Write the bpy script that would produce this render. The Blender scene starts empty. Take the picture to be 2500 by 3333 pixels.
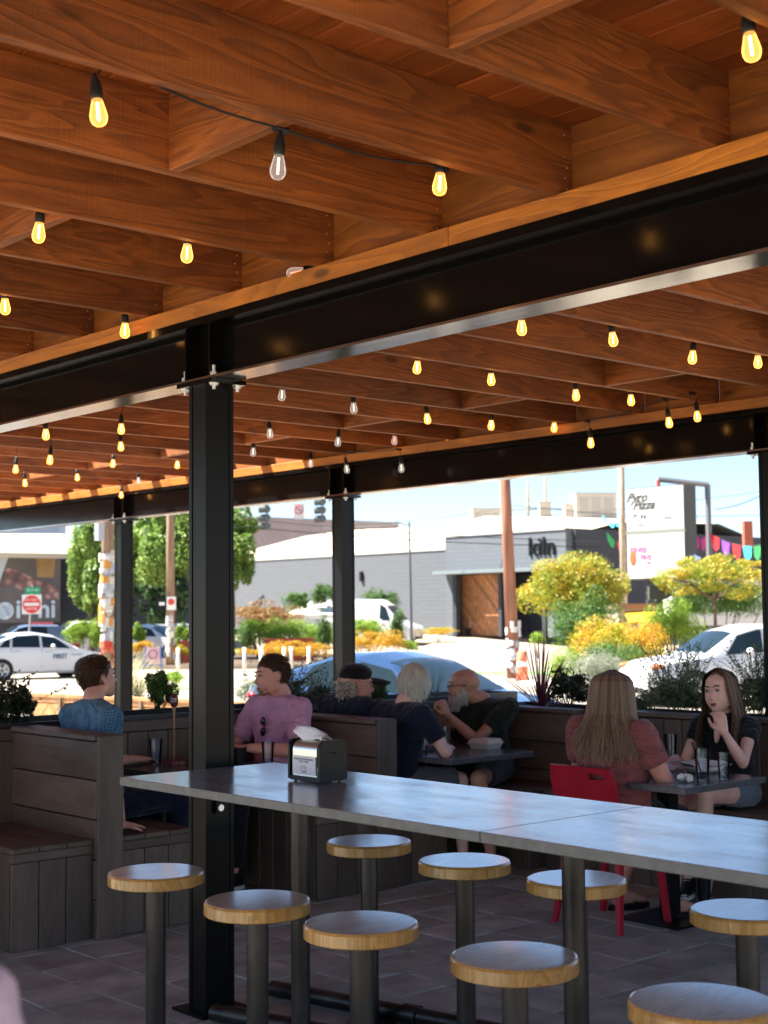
import bpy, bmesh, math, random
import numpy as np
from mathutils import Vector, Matrix
random.seed(7); rng = np.random.default_rng(7)
sc = bpy.context.scene
# ------------------------------------------------------------------ camera
F, CX, CY, CH = 4624.0, 1250.0, 1666.5, 1.65          # focal length and centre in photo pixels, eye height
_p, _y, _r = math.radians(4.10), math.radians(41.64), math.radians(-.53)
fh = np.array([math.sin(_y), math.cos(_y), 0]); rt = np.array([math.cos(_y), -math.sin(_y), 0]); zz = np.array([0, 0, 1.])
FW = fh*math.cos(_p) + zz*math.sin(_p); _u = -fh*math.sin(_p) + zz*math.cos(_p)
R2 = math.cos(_r)*rt + math.sin(_r)*_u; U2 = -math.sin(_r)*rt + math.cos(_r)*_u
cam = bpy.data.cameras.new('camera'); camo = bpy.data.objects.new('camera', cam); sc.collection.objects.link(camo)
camo.matrix_world = Matrix(((R2[0], U2[0], -FW[0], 0), (R2[1], U2[1], -FW[1], 0), (R2[2], U2[2], -FW[2], CH), (0, 0, 0, 1)))
cam.sensor_fit = 'VERTICAL'; cam.sensor_height = 36; cam.sensor_width = 27; cam.lens = 36*F/3333
cam.clip_start = .05; cam.clip_end = 3000
cam.dof.use_dof = True; cam.dof.focus_distance = 5.7; cam.dof.aperture_fstop = .04994/.0105
sc.camera = camo
# ------------------------------------------------------------------ light
SUN = Vector((-.45, .5, 1.0)).normalized()            # towards the sun
w = bpy.data.worlds.new('World'); sc.world = w; w.use_nodes = True
nt = w.node_tree; bg = nt.nodes['Background']; sky = nt.nodes.new('ShaderNodeTexSky'); sky.sky_type = 'NISHITA'
sky.sun_disc = False; sky.sun_elevation = math.asin(SUN.z); sky.sun_rotation = math.atan2(SUN.x, SUN.y); sky.altitude = 50
sky.air_density = .75; sky.dust_density = .05; sky.ozone_density = 3.0
nt.links.new(sky.outputs[0], bg.inputs[0]); bg.inputs[1].default_value = .052
sl = bpy.data.lights.new('sun', 'SUN'); sl.energy = 5.0; sl.angle = math.radians(.5); sl.color = (1, .95, .86)
so = bpy.data.objects.new('sun', sl); sc.collection.objects.link(so); so.rotation_euler = SUN.to_track_quat('Z', 'Y').to_euler()
so.location = (0, 0, 20)
sc.view_settings.view_transform = 'Standard'; sc.view_settings.look = 'None'; sc.view_settings.gamma = 1
sc.view_settings.exposure = 2.32; sc.view_settings.use_curve_mapping = False
# ------------------------------------------------------------------ pixel helpers (photo pixels to points on real planes)
def ray(px, py):
    d = FW*F + R2*(px-CX) - U2*(py-CY); return d/math.hypot(d[0], d[1])
def atz(px, py, z): d = ray(px, py); t = (z-CH)/d[2]; return np.array([d[0]*t, d[1]*t, z])
def atx(px, py, x): d = ray(px, py); t = x/d[0]; return np.array([x, d[1]*t, CH+d[2]*t])
def aty(px, py, y): d = ray(px, py); t = y/d[1]; return np.array([d[0]*t, y, CH+d[2]*t])
def P(px, py, dep):                                    # point at forward distance dep
    d = FW*F + R2*(px-CX) - U2*(py-CY); return np.array([0, 0, CH]) + d*(dep/F)
V = 1.507                                              # zoomed-view pixels to photo pixels
# ------------------------------------------------------------------ object helpers
COL = sc.collection
WM = {}
def tag(o, label=None, cat=None, group=None, kind=None):
    if label: o['label'] = label
    if cat: o['category'] = cat
    if group: o['group'] = group
    if kind: o['kind'] = kind
    return o
def thing(name, label, cat, loc=(0, 0, 0), group=None):
    o = bpy.data.objects.new(name, None); COL.objects.link(o); o.location = tuple(float(v) for v in loc); o.empty_display_size = .1
    WM[o.name] = Matrix.Translation(o.location)
    return tag(o, label, cat, group)
def link(name, me, parent=None, smooth=False):
    o = bpy.data.objects.new(name, me); COL.objects.link(o)
    if parent is not None:
        o.parent = parent
        if parent.name in WM: o.matrix_parent_inverse = WM[parent.name].inverted()
    if smooth and len(me.polygons): me.polygons.foreach_set('use_smooth', [True]*len(me.polygons))
    return o
def dup(root, loc=None, rot=None, scale=None, label=None, group=None):
    r = root.copy(); COL.objects.link(r)
    if loc is not None: r.location = tuple(float(v) for v in loc)
    if rot is not None: r.rotation_euler = rot
    if scale is not None: r.scale = scale if hasattr(scale, '__len__') else (scale,)*3
    if label: r['label'] = label
    if group: r['group'] = group
    for ch in root.children:
        c = ch.copy(); COL.objects.link(c); c.parent = r; c.matrix_parent_inverse = ch.matrix_parent_inverse.copy()
        for g in ch.children:
            d = g.copy(); COL.objects.link(d); d.parent = c; d.matrix_parent_inverse = g.matrix_parent_inverse.copy()
    return r
def basis(d):
    d = np.array(d, float); d = d/np.linalg.norm(d)
    a = np.cross(d, [0, 0, 1.] if abs(d[2]) < .95 else [1., 0, 0]); a /= np.linalg.norm(a)
    return a, np.cross(d, a), d
class MB:
    def __init__(s): s.v = []; s.f = []; s.m = []
    def add(s, v, f, m=0):
        n = len(s.v); s.v += [tuple(map(float, q)) for q in v]; s.f += [tuple(i+n for i in q) for q in f]; s.m += [m]*len(f); return s
    def box(s, x0, x1, y0, y1, z0, z1, m=0, M=None):
        v = [(x, y, z) for x in (x0, x1) for y in (y0, y1) for z in (z0, z1)]
        if M is not None: v = [tuple(M @ Vector(q)) for q in v]
        return s.add(v, [(0, 1, 3, 2), (4, 6, 7, 5), (0, 4, 5, 1), (2, 3, 7, 6), (0, 2, 6, 4), (1, 5, 7, 3)], m)
    def cyl(s, p0, p1, r0, r1=None, n=16, m=0, caps=True):
        r1 = r0 if r1 is None else r1; a, b, d = basis(np.array(p1)-np.array(p0)); v = []
        for p, r in ((p0, r0), (p1, r1)):
            for k in range(n):
                t = 2*math.pi*k/n; v.append(np.array(p)+r*(math.cos(t)*a+math.sin(t)*b))
        f = [(k, (k+1) % n, n+(k+1) % n, n+k) for k in range(n)]
        if caps: f += [tuple(range(n-1, -1, -1)), tuple(range(n, 2*n))]
        return s.add(v, f, m)
    def tube(s, pts, r, n=6, m=0):
        pts = [np.array(p, float) for p in pts]; v = []; f = []
        for i, p in enumerate(pts):
            d = pts[min(i+1, len(pts)-1)]-pts[max(i-1, 0)]; a, b, _ = basis(d); rr = r[i] if hasattr(r, '__len__') else r
            for k in range(n):
                t = 2*math.pi*k/n; v.append(p+rr*(math.cos(t)*a+math.sin(t)*b))
        for i in range(len(pts)-1):
            for k in range(n): f.append((i*n+k, i*n+(k+1) % n, (i+1)*n+(k+1) % n, (i+1)*n+k))
        f += [tuple(range(n-1, -1, -1)), tuple(range((len(pts)-1)*n, len(pts)*n))]
        return s.add(v, f, m)
    def lathe(s, prof, c=(0, 0, 0), n=20, m=0, axis=None):
        v = []; f = []; a, b, d = (np.array([1., 0, 0]), np.array([0, 1., 0]), np.array([0, 0, 1.])) if axis is None else basis(axis)
        for r, z in prof:
            for k in range(n):
                t = 2*math.pi*k/n; v.append(np.array(c)+max(r, 1e-4)*(math.cos(t)*a+math.sin(t)*b)+z*d)
        for i in range(len(prof)-1):
            for k in range(n): f.append((i*n+k, i*n+(k+1) % n, (i+1)*n+(k+1) % n, (i+1)*n+k))
        if prof[0][0] > 1e-3: f.append(tuple(range(n-1, -1, -1)))
        if prof[-1][0] > 1e-3: f.append(tuple(range((len(prof)-1)*n, len(prof)*n)))
        return s.add(v, f, m)
    def poly(s, pts, thick, m=0):                      # flat polygon given thickness along its normal
        pts = [np.array(p, float) for p in pts]; nrm = np.cross(pts[1]-pts[0], pts[2]-pts[0]); nrm /= np.linalg.norm(nrm); n = len(pts)
        v = pts+[p+nrm*thick for p in pts]
        return s.add(v, [tuple(range(n-1, -1, -1)), tuple(range(n, 2*n))]+[(i, (i+1) % n, n+(i+1) % n, n+i) for i in range(n)], m)
    def ell(s, c, r, n=12, m=0, M=None):
        pr = []; v = []; f = []; k2 = n//2
        for i in range(k2+1):
            ph = math.pi*i/k2
            for k in range(n):
                t = 2*math.pi*k/n; q = Vector((r[0]*math.sin(ph)*math.cos(t), r[1]*math.sin(ph)*math.sin(t), -r[2]*math.cos(ph)))
                if M is not None: q = M @ q
                v.append((q[0]+c[0], q[1]+c[1], q[2]+c[2]))
        for i in range(k2):
            for k in range(n): f.append((i*n+k, i*n+(k+1) % n, (i+1)*n+(k+1) % n, (i+1)*n+k))
        return s.add(v, f, m)
    def mesh(s, name, mats):
        me = bpy.data.meshes.new(name); me.from_pydata(s.v, [], s.f)
        for q in (mats if isinstance(mats, (list, tuple)) else [mats]): me.materials.append(q)
        if any(s.m): me.polygons.foreach_set('material_index', s.m)
        me.update(); return me
    def build(s, name, mats, parent=None, smooth=False): return link(name, s.mesh(name, mats), parent, smooth)
def autosmooth(o, ang=40):
    me = o.data; me.polygons.foreach_set('use_smooth', [True]*len(me.polygons))
    bm = bmesh.new(); bm.from_mesh(me)
    for e in bm.edges:
        if len(e.link_faces) == 2 and e.calc_face_angle(0) > math.radians(ang): e.smooth = False
    bm.to_mesh(me); bm.free(); return o
def board(name, x0, x1, y0, y1, z0, z1, mat, parent=None, bev=.003):
    if bev <= 0: return MB().box(x0, x1, y0, y1, z0, z1).build(name, mat, parent)
    b = bev; v = []; X = (x0, x1); Y = (y0, y1); Z = (z0, z1)
    s = (1, -1)
    # chamfered box: 24 vertices
    for i in (0, 1):
        for j in (0, 1):
            for k in (0, 1):
                x, y, z = X[i], Y[j], Z[k]
                v += [(x, y+s[j]*b, z+s[k]*b), (x+s[i]*b, y, z+s[k]*b), (x+s[i]*b, y+s[j]*b, z)]
    bm = bmesh.new(); vs = [bm.verts.new(q) for q in v]; bmesh.ops.convex_hull(bm, input=vs)
    bmesh.ops.dissolve_limit(bm, angle_limit=.02, verts=bm.verts, edges=bm.edges)
    me = bpy.data.meshes.new(name); bm.to_mesh(me); bm.free(); me.materials.append(mat)
    return link(name, me, parent)
def text(name, s, mat, M, size, depth=.004, parent=None, align='CENTER', shear=0, bold=0):
    cu = bpy.data.curves.new(name, 'FONT'); cu.body = s; cu.size = size; cu.extrude = depth; cu.align_x = align; cu.align_y = 'CENTER'; cu.shear = shear; cu.offset = bold; cu.resolution_u = 3
    o = bpy.data.objects.new(name, cu); me = bpy.data.meshes.new_from_object(o); bpy.data.objects.remove(o)
    me.transform(M); me.materials.clear(); me.materials.append(mat); return link(name, me, parent)
def frame(o, right, up):                               # matrix with local x=right, y=up
    r = Vector(right).normalized(); u = Vector(up); u = (u-r*u.dot(r)).normalized(); n = r.cross(u)
    return Matrix(((r[0], u[0], n[0], o[0]), (r[1], u[1], n[1], o[1]), (r[2], u[2], n[2], o[2]), (0, 0, 0, 1)))
# ------------------------------------------------------------------ materials
def L(a, b): a.id_data.links.new(a, b)
def mat(name, col, rough=.6, metal=0, var=.0, vscale=8, bump=0, bscale=60, spec=.5, coat=0, emit=None, es=0, trans=0, ior=1.45, alpha=1, sss=0, stretch=None, col2=None, rand=0, rvar=0):
    m = bpy.data.materials.new(name); m.use_nodes = True; t = m.node_tree; b = t.nodes['Principled BSDF']
    b.inputs['Base Color'].default_value = (*col, 1); b.inputs['Roughness'].default_value = rough; b.inputs['Metallic'].default_value = metal
    b.inputs['Specular IOR Level'].default_value = spec; b.inputs['Coat Weight'].default_value = coat; b.inputs['Coat Roughness'].default_value = .05
    b.inputs['Transmission Weight'].default_value = trans; b.inputs['IOR'].default_value = ior; b.inputs['Alpha'].default_value = alpha
    if sss: b.inputs['Subsurface Weight'].default_value = sss; b.inputs['Subsurface Radius'].default_value = (.02, .008, .004); b.inputs['Subsurface Scale'].default_value = .5
    if emit: b.inputs['Emission Color'].default_value = (*emit, 1); b.inputs['Emission Strength'].default_value = es
    tc = t.nodes.new('ShaderNodeTexCoord'); mp = t.nodes.new('ShaderNodeMapping'); L(tc.outputs['Object'], mp.inputs[0])
    if stretch: mp.inputs['Scale'].default_value = stretch
    if rand:
        oi = t.nodes.new('ShaderNodeObjectInfo'); sm = t.nodes.new('ShaderNodeMath'); sm.operation = 'MULTIPLY'; sm.inputs[1].default_value = 37.0
        L(oi.outputs['Random'], sm.inputs[0]); cb = t.nodes.new('ShaderNodeCombineXYZ')
        for k in range(3): L(sm.outputs[0], cb.inputs[k])
        L(cb.outputs[0], mp.inputs['Location'])
    if var or col2:
        n = t.nodes.new('ShaderNodeTexNoise'); n.inputs['Scale'].default_value = vscale; n.inputs['Detail'].default_value = 6; L(mp.outputs[0], n.inputs['Vector'])
        r = t.nodes.new('ShaderNodeValToRGB'); r.color_ramp.elements[0].position = .3; r.color_ramp.elements[1].position = .7
        c2 = col2 if col2 else tuple(c*(1+var) for c in col); c1 = col if col2 else tuple(c*(1-var) for c in col)
        r.color_ramp.elements[0].color = (*c1, 1); r.color_ramp.elements[1].color = (*c2, 1); L(n.outputs['Fac'], r.inputs[0]); out = r.outputs[0]
        if rand:
            hv = t.nodes.new('ShaderNodeHueSaturation'); mr = t.nodes.new('ShaderNodeMapRange'); mr.inputs['To Min'].default_value = 1-rand; mr.inputs['To Max'].default_value = 1+rand
            L(oi.outputs['Random'], mr.inputs['Value']); L(mr.outputs[0], hv.inputs['Value']); L(out, hv.inputs['Color']); out = hv.outputs[0]
        L(out, b.inputs['Base Color'])
        if rvar:
            m2 = t.nodes.new('ShaderNodeMapRange'); m2.inputs['To Min'].default_value = rough-rvar; m2.inputs['To Max'].default_value = rough+rvar; L(n.outputs['Fac'], m2.inputs['Value']); L(m2.outputs[0], b.inputs['Roughness'])
    if bump:
        n2 = t.nodes.new('ShaderNodeTexNoise'); n2.inputs['Scale'].default_value = bscale; n2.inputs['Detail'].default_value = 5; L(mp.outputs[0], n2.inputs['Vector'])
        bp = t.nodes.new('ShaderNodeBump'); bp.inputs['Strength'].default_value = bump; bp.inputs['Distance'].default_value = .01; L(n2.outputs['Fac'], bp.inputs['Height']); L(bp.outputs[0], b.inputs['Normal'])
    return m
def wood(name, dark, light, axis, ring=9., rough=.6, coat=0, bump=.35, contrast=.5, rand=.12, knots=True):
    m = bpy.data.materials.new(name); m.use_nodes = True; t = m.node_tree; b = t.nodes['Principled BSDF']; N = t.nodes.new
    b.inputs['Roughness'].default_value = rough; b.inputs['Coat Weight'].default_value = coat; b.inputs['Coat Roughness'].default_value = .08
    tc = N('ShaderNodeTexCoord'); oi = N('ShaderNodeObjectInfo'); mu = N('ShaderNodeMath'); mu.operation = 'MULTIPLY'; mu.inputs[1].default_value = 53.
    L(oi.outputs['Random'], mu.inputs[0]); cb = N('ShaderNodeCombineXYZ'); [L(mu.outputs[0], cb.inputs[k]) for k in range(3)]
    ad = N('ShaderNodeVectorMath'); ad.operation = 'ADD'; L(tc.outputs['Object'], ad.inputs[0]); L(cb.outputs[0], ad.inputs[1])
    def mapped(al, ac):
        mp = N('ShaderNodeMapping'); s = [ac]*3; s['xyz'.index(axis)] = al; mp.inputs['Scale'].default_value = s; L(ad.outputs[0], mp.inputs[0]); return mp.outputs[0]
    n1 = N('ShaderNodeTexNoise'); n1.inputs['Scale'].default_value = 1; n1.inputs['Detail'].default_value = 2.5; n1.inputs['Distortion'].default_value = .7; L(mapped(.7, 7.5), n1.inputs['Vector'])
    mm = N('ShaderNodeMath'); mm.operation = 'MULTIPLY'; mm.inputs[1].default_value = ring; L(n1.outputs['Fac'], mm.inputs[0])
    fr = N('ShaderNodeMath'); fr.operation = 'FRACT'; L(mm.outputs[0], fr.inputs[0])
    rp = N('ShaderNodeValToRGB'); e = rp.color_ramp.elements; e[0].position = 0; e[0].color = (1, 1, 1, 1); e[1].position = .82; e[1].color = (.25, .25, .25, 1); q = rp.color_ramp.elements.new(.97); q.color = (1, 1, 1, 1); L(fr.outputs[0], rp.inputs[0])
    n2 = N('ShaderNodeTexNoise'); n2.inputs['Scale'].default_value = 1; n2.inputs['Detail'].default_value = 4; L(mapped(6, 160), n2.inputs['Vector'])
    n3 = N('ShaderNodeTexNoise'); n3.inputs['Scale'].default_value = 1.3; n3.inputs['Detail'].default_value = 3; L(mapped(.8, 2), n3.inputs['Vector'])
    mx = N('ShaderNodeMix'); mx.data_type = 'FLOAT'; mx.inputs[0].default_value = contrast; L(n3.outputs['Fac'], mx.inputs[2]); L(rp.outputs[0], mx.inputs[3])
    m4 = N('ShaderNodeMath'); m4.operation = 'MULTIPLY_ADD'; m4.inputs[1].default_value = .45; L(n2.outputs['Fac'], m4.inputs[0]); s5 = N('ShaderNodeMath'); s5.operation = 'SUBTRACT'; L(mx.outputs[0], s5.inputs[0]); s5.inputs[1].default_value = .22; L(s5.outputs[0], m4.inputs[2])
    cr = N('ShaderNodeValToRGB'); cr.color_ramp.elements[0].color = (*dark, 1); cr.color_ramp.elements[0].position = .1; cr.color_ramp.elements[1].color = (*light, 1); cr.color_ramp.elements[1].position = .9; L(m4.outputs[0], cr.inputs[0])
    hv = N('ShaderNodeHueSaturation'); mr = N('ShaderNodeMapRange'); mr.inputs['To Min'].default_value = 1-rand; mr.inputs['To Max'].default_value = 1+rand; L(oi.outputs['Random'], mr.inputs['Value']); L(mr.outputs[0], hv.inputs['Value']); L(cr.outputs[0], hv.inputs['Color'])
    out = hv.outputs[0]
    if knots:
        vo = N('ShaderNodeTexVoronoi'); vo.inputs['Scale'].default_value = 1; L(mapped(1.1, 3.1), vo.inputs['Vector'])
        kr = N('ShaderNodeValToRGB'); kr.color_ramp.elements[0].position = .035; kr.color_ramp.elements[0].color = (.35, .35, .35, 1); kr.color_ramp.elements[1].position = .075; kr.color_ramp.elements[1].color = (1, 1, 1, 1); L(vo.outputs['Distance'], kr.inputs[0])
        km = N('ShaderNodeMix'); km.data_type = 'RGBA'; km.blend_type = 'MULTIPLY'; km.inputs[0].default_value = 1; L(out, km.inputs[6]); L(kr.outputs[0], km.inputs[7]); out = km.outputs[2]
    n7 = N('ShaderNodeTexNoise'); n7.inputs['Scale'].default_value = 1; n7.inputs['Detail'].default_value = 2; L(mapped(130, 4), n7.inputs['Vector'])
    n8 = N('ShaderNodeTexNoise'); n8.inputs['Scale'].default_value = 1; n8.inputs['Detail'].default_value = 6; n8.inputs['Roughness'].default_value = .7; L(mapped(1.6, 5), n8.inputs['Vector'])
    st = N('ShaderNodeMapRange'); st.inputs['From Min'].default_value = .3; st.inputs['From Max'].default_value = .7; st.inputs['To Min'].default_value = .62; st.inputs['To Max'].default_value = 1.2; L(n8.outputs['Fac'], st.inputs['Value'])
    hs = N('ShaderNodeHueSaturation'); L(st.outputs[0], hs.inputs['Value']); L(out, hs.inputs['Color']); L(hs.outputs[0], b.inputs['Base Color'])
    hh = N('ShaderNodeMath'); hh.operation = 'MULTIPLY_ADD'; hh.inputs[1].default_value = .5; L(n7.outputs['Fac'], hh.inputs[0]); L(m4.outputs[0], hh.inputs[2])
    bp = N('ShaderNodeBump'); bp.inputs['Strength'].default_value = bump; bp.inputs['Distance'].default_value = .004; L(hh.outputs[0], bp.inputs['Height']); L(bp.outputs[0], b.inputs['Normal'])
    return m
def leafmat(name, c1, c2, tr=.35, sc_=3.):
    m = bpy.data.materials.new(name); m.use_nodes = True; t = m.node_tree; b = t.nodes['Principled BSDF']; N = t.nodes.new
    b.inputs['Roughness'].default_value = .55; tc = N('ShaderNodeTexCoord'); n = N('ShaderNodeTexNoise'); n.inputs['Scale'].default_value = sc_; n.inputs['Detail'].default_value = 5; n.inputs['Roughness'].default_value = .7
    L(tc.outputs['Object'], n.inputs['Vector']); r = N('ShaderNodeValToRGB'); r.color_ramp.elements[0].position = .38; r.color_ramp.elements[1].position = .62
    r.color_ramp.elements[0].color = (*c1, 1); r.color_ramp.elements[1].color = (*c2, 1); L(n.outputs['Fac'], r.inputs[0]); L(r.outputs[0], b.inputs['Base Color'])
    tl = N('ShaderNodeBsdfTranslucent'); L(r.outputs[0], tl.inputs[0]); mx = N('ShaderNodeMixShader'); mx.inputs[0].default_value = tr
    L(b.outputs[0], mx.inputs[1]); L(tl.outputs[0], mx.inputs[2]); L(mx.outputs[0], t.nodes['Material Output'].inputs[0]); return m
def glassmat(name, tint=(1, 1, 1), rough=.02, refl=.12, emit=None, es=0):
    m = bpy.data.materials.new(name); m.use_nodes = True; t = m.node_tree; N = t.nodes.new; t.nodes.remove(t.nodes['Principled BSDF'])
    tr = N('ShaderNodeBsdfTransparent'); tr.inputs[0].default_value = (*tint, 1); g = N('ShaderNodeBsdfGlossy'); g.inputs['Roughness'].default_value = rough; g.inputs[0].default_value = (1, 1, 1, 1)
    fz = N('ShaderNodeLayerWeight'); fz.inputs[0].default_value = refl; mx = N('ShaderNodeMixShader'); L(fz.outputs['Fresnel'], mx.inputs[0]); L(tr.outputs[0], mx.inputs[1]); L(g.outputs[0], mx.inputs[2]); out = mx.outputs[0]
    if emit:
        em = N('ShaderNodeEmission'); em.inputs[0].default_value = (*emit, 1); em.inputs[1].default_value = es; a = N('ShaderNodeAddShader'); L(out, a.inputs[0]); L(em.outputs[0], a.inputs[1]); out = a.outputs[0]
    L(out, t.nodes['Material Output'].inputs[0]); return m
FIR_D, FIR_L = (.095, .023, .004), (.375, .106, .015)
M_firx = wood('stained_fir_lengthwise', FIR_D, FIR_L, 'x', ring=10, rough=.68, bump=.8, contrast=.5, rand=.3)
M_firy = wood('stained_fir_crosswise', FIR_D, FIR_L, 'y', ring=10, rough=.68, bump=.8, contrast=.5, rand=.3)
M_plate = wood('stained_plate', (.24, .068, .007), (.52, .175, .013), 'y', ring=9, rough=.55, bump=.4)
M_deck = wood('stained_deck', (.22, .045, .009), (.42, .105, .02), 'y', ring=8, rough=.4, bump=.4, rand=.25)
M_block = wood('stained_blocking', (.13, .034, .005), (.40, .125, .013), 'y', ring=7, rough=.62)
M_steel = mat('black_painted_steel', (.004, .004, .004), .15, 0, spec=.28, bump=.03, bscale=9)
M_steelcol = mat('charcoal_painted_column', (.006, .006, .0065), .3, 0, spec=.16, bump=.05, bscale=14)
M_flange = mat('glossy_flange_paint', (.03, .03, .03), .12, 0, ior=4.5, bump=.04, bscale=6, stretch=(3, .3, 1))
M_zinc = mat('zinc_bolt', (.75, .75, .74), .35, .9)
BD, BL = (.066, .046, .033), (.17, .122, .090)
M_bdx = wood('brown_composite_x', BD, BL, 'x', ring=5, rough=.5, bump=.3, contrast=.25, knots=False, rand=.16)
M_bdy = wood('brown_composite_y', BD, BL, 'y', ring=5, rough=.5, bump=.3, contrast=.25, knots=False, rand=.16)
M_bdz = wood('brown_composite_z', BD, BL, 'z', ring=5, rough=.5, bump=.3, contrast=.25, knots=False, rand=.16)
M_cedar = wood('sunlit_cedar', (.42, .19, .07), (.62, .33, .14), 'x', ring=6, rough=.6, knots=False)
M_top = mat('grey_speckled_laminate', (.235, .24, .24), .3, var=.38, vscale=30, bump=.08, bscale=26, ior=1.8, coat=1., stretch=(1, 3, 1))
M_edge = mat('grey_laminate_edge', (.14, .14, .13), .45, var=.2, vscale=20, spec=.4)
M_pipe = mat('bare_steel_pipe', (.045, .040, .036), .36, .6, var=.55, vscale=9, bump=.12, bscale=30, stretch=(1, 1, .35), rvar=.12)
M_seat = wood('varnished_seat_painted_sheen', (.46, .31, .19), (.82, .70, .56), 'x', ring=26, rough=.3, coat=1., bump=.3, knots=False, rand=.08)  # seat tops paler than their edge: sky sheen painted into the wood colour
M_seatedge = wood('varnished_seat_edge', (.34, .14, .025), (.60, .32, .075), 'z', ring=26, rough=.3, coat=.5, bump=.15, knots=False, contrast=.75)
_b = M_top.node_tree.nodes['Principled BSDF']; _b.inputs['Coat IOR'].default_value = 2.3; _b.inputs['Coat Roughness'].default_value = .16
_t = M_top.node_tree; _n = _t.nodes.new('ShaderNodeTexNoise'); _n.inputs['Scale'].default_value = 5; _n.inputs['Detail'].default_value = 8; _n.inputs['Roughness'].default_value = .75; _m = _t.nodes.new('ShaderNodeMapRange'); _m.inputs['From Min'].default_value = .35; _m.inputs['From Max'].default_value = .65; _m.inputs['To Min'].default_value = .10; _m.inputs['To Max'].default_value = .26; L(_n.outputs['Fac'], _m.inputs['Value']); L(_m.outputs[0], _b.inputs['Coat Roughness'])
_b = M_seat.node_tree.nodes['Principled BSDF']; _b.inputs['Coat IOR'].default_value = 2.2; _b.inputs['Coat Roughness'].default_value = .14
M_paver = mat('concrete_paver', (.345, .372, .318), .78, var=.28, vscale=5, bump=.35, bscale=90, rand=.14)
M_joint = mat('paver_bed', (.015, .014, .013), .9)
M_cable = mat('black_rubber', (.012, .012, .012), .5)
M_red = mat('red_painted_metal', (.42, .012, .03), .35, var=.1)
M_white = mat('white_plastic', (.75, .75, .72), .4)
M_paper = mat('white_paper', (.74, .74, .76), .7, bump=.2, bscale=25)
M_black = mat('black_plastic', (.010, .010, .010), .35, spec=.2)
M_dark = mat('dark_void', (.01, .01, .01), .9)
M_chrome = mat('brushed_metal', (.62, .60, .55), .28, .85)
# ================================================================== STRUCTURE: ground, roads
G = -.30
def struct(o, label=None): return tag(o, label, kind='structure')
M_asph = mat('sun_bleached_asphalt', (.22, .19, .155), .9, var=.18, vscale=.25, bump=.2, bscale=30)
M_lot = mat('pale_concrete', (.33, .275, .205), .9, var=.12, vscale=.4, bump=.15, bscale=20)
M_line = mat('road_paint', (.75, .75, .72), .7)
M_green = mat('green_lane_paint', (.10, .32, .07), .8)
M_soil = mat('bark_soil', (.09, .06, .04), .95, var=.3, vscale=6)
def gz(dep): return G + min(max((dep-84)/7., 0), 1)*.62
def sheet(name, corners, z, m, n=1):                   # corners as (lateral, forward) metres from the camera
    mb = MB(); pts = []
    for s_, d_ in corners:
        p = rt*s_+fh*d_; pts.append((p[0], p[1], z))
    return struct(mb.add(pts, [tuple(range(len(pts)))]).build(name, m))
def ground():
    vs = []; fs = []; deps = [-600, -60, 0, 40, 84, 91, 150, 400, 2500]; lats = [-2500, -300, -60, 0, 60, 300, 2500]
    for d_ in deps:
        for l_ in lats: q = rt*l_+fh*d_; vs.append((q[0], q[1], gz(d_)))
    n = len(lats)
    for i in range(len(deps)-1):
        for j in range(n-1): fs.append((i*n+j, i*n+j+1, (i+1)*n+j+1, (i+1)*n+j))
    return struct(MB().add(vs, fs).build('ground', M_lot))
ground()
road = sheet('road', [(-70, 22), (60, 15), (70, 36), (-70, 52)], G+.012, M_asph)
side_road = sheet('side_road', [(2.2, 34), (9.5, 33), (6.5, 83), (1.5, 83)], G+.016, M_asph)
for i, (a, b) in enumerate([((-30, 38.2), (12, 33.2)), ((-30, 46.6), (-1.5, 42.4))]):
    a = np.array(a); b = np.array(b); struct(sheet('road_line', [tuple(a), tuple(b), (b[0], b[1]+.14), (a[0], a[1]+.14)], G+.02, M_line))
for k in range(5):
    sheet('crossing_stripe', [(1.4+k*1.1, 38), (1.9+k*1.1, 37.9), (2.2+k*1.1, 41), (1.7+k*1.1, 41.1)], G+.021, M_line)
sheet('bike_lane', [(2.6, 45.6), (9.5, 44.4), (9.5, 45.6), (2.6, 46.9)], G+.022, M_green)
# planted traffic islands with kerbs
def kerb_area(name, pts, h, m_top):
    w3 = [rt*s_+fh*d_ for s_, d_ in pts]; mb = MB(); n = len(pts); c = sum(w3)/n
    v = [(q[0], q[1], G) for q in w3]+[(q[0], q[1], G+h) for q in w3]
    mb.add(v, [tuple(range(n, 2*n))]+[(i, (i+1) % n, n+(i+1) % n, n+i) for i in range(n)])
    inn = [c+(q-c)*.975 for q in w3]; mb.add([(q[0], q[1], G+h+.004) for q in inn], [tuple(range(n))], 1)
    return struct(mb.build(name, [M_lot, m_top]))
kerb_area('kerbed_island', [(-22, 54.5), (-6.2, 51.5), (-.9, 52.2), (.55, 58), (-2.5, 66), (-24, 68)], .15, M_soil)
kerb_area('pavement', [(6.9, 33.5), (30, 24), (40, 60), (8.9, 63), (7.3, 45)], .13, M_lot)
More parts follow.
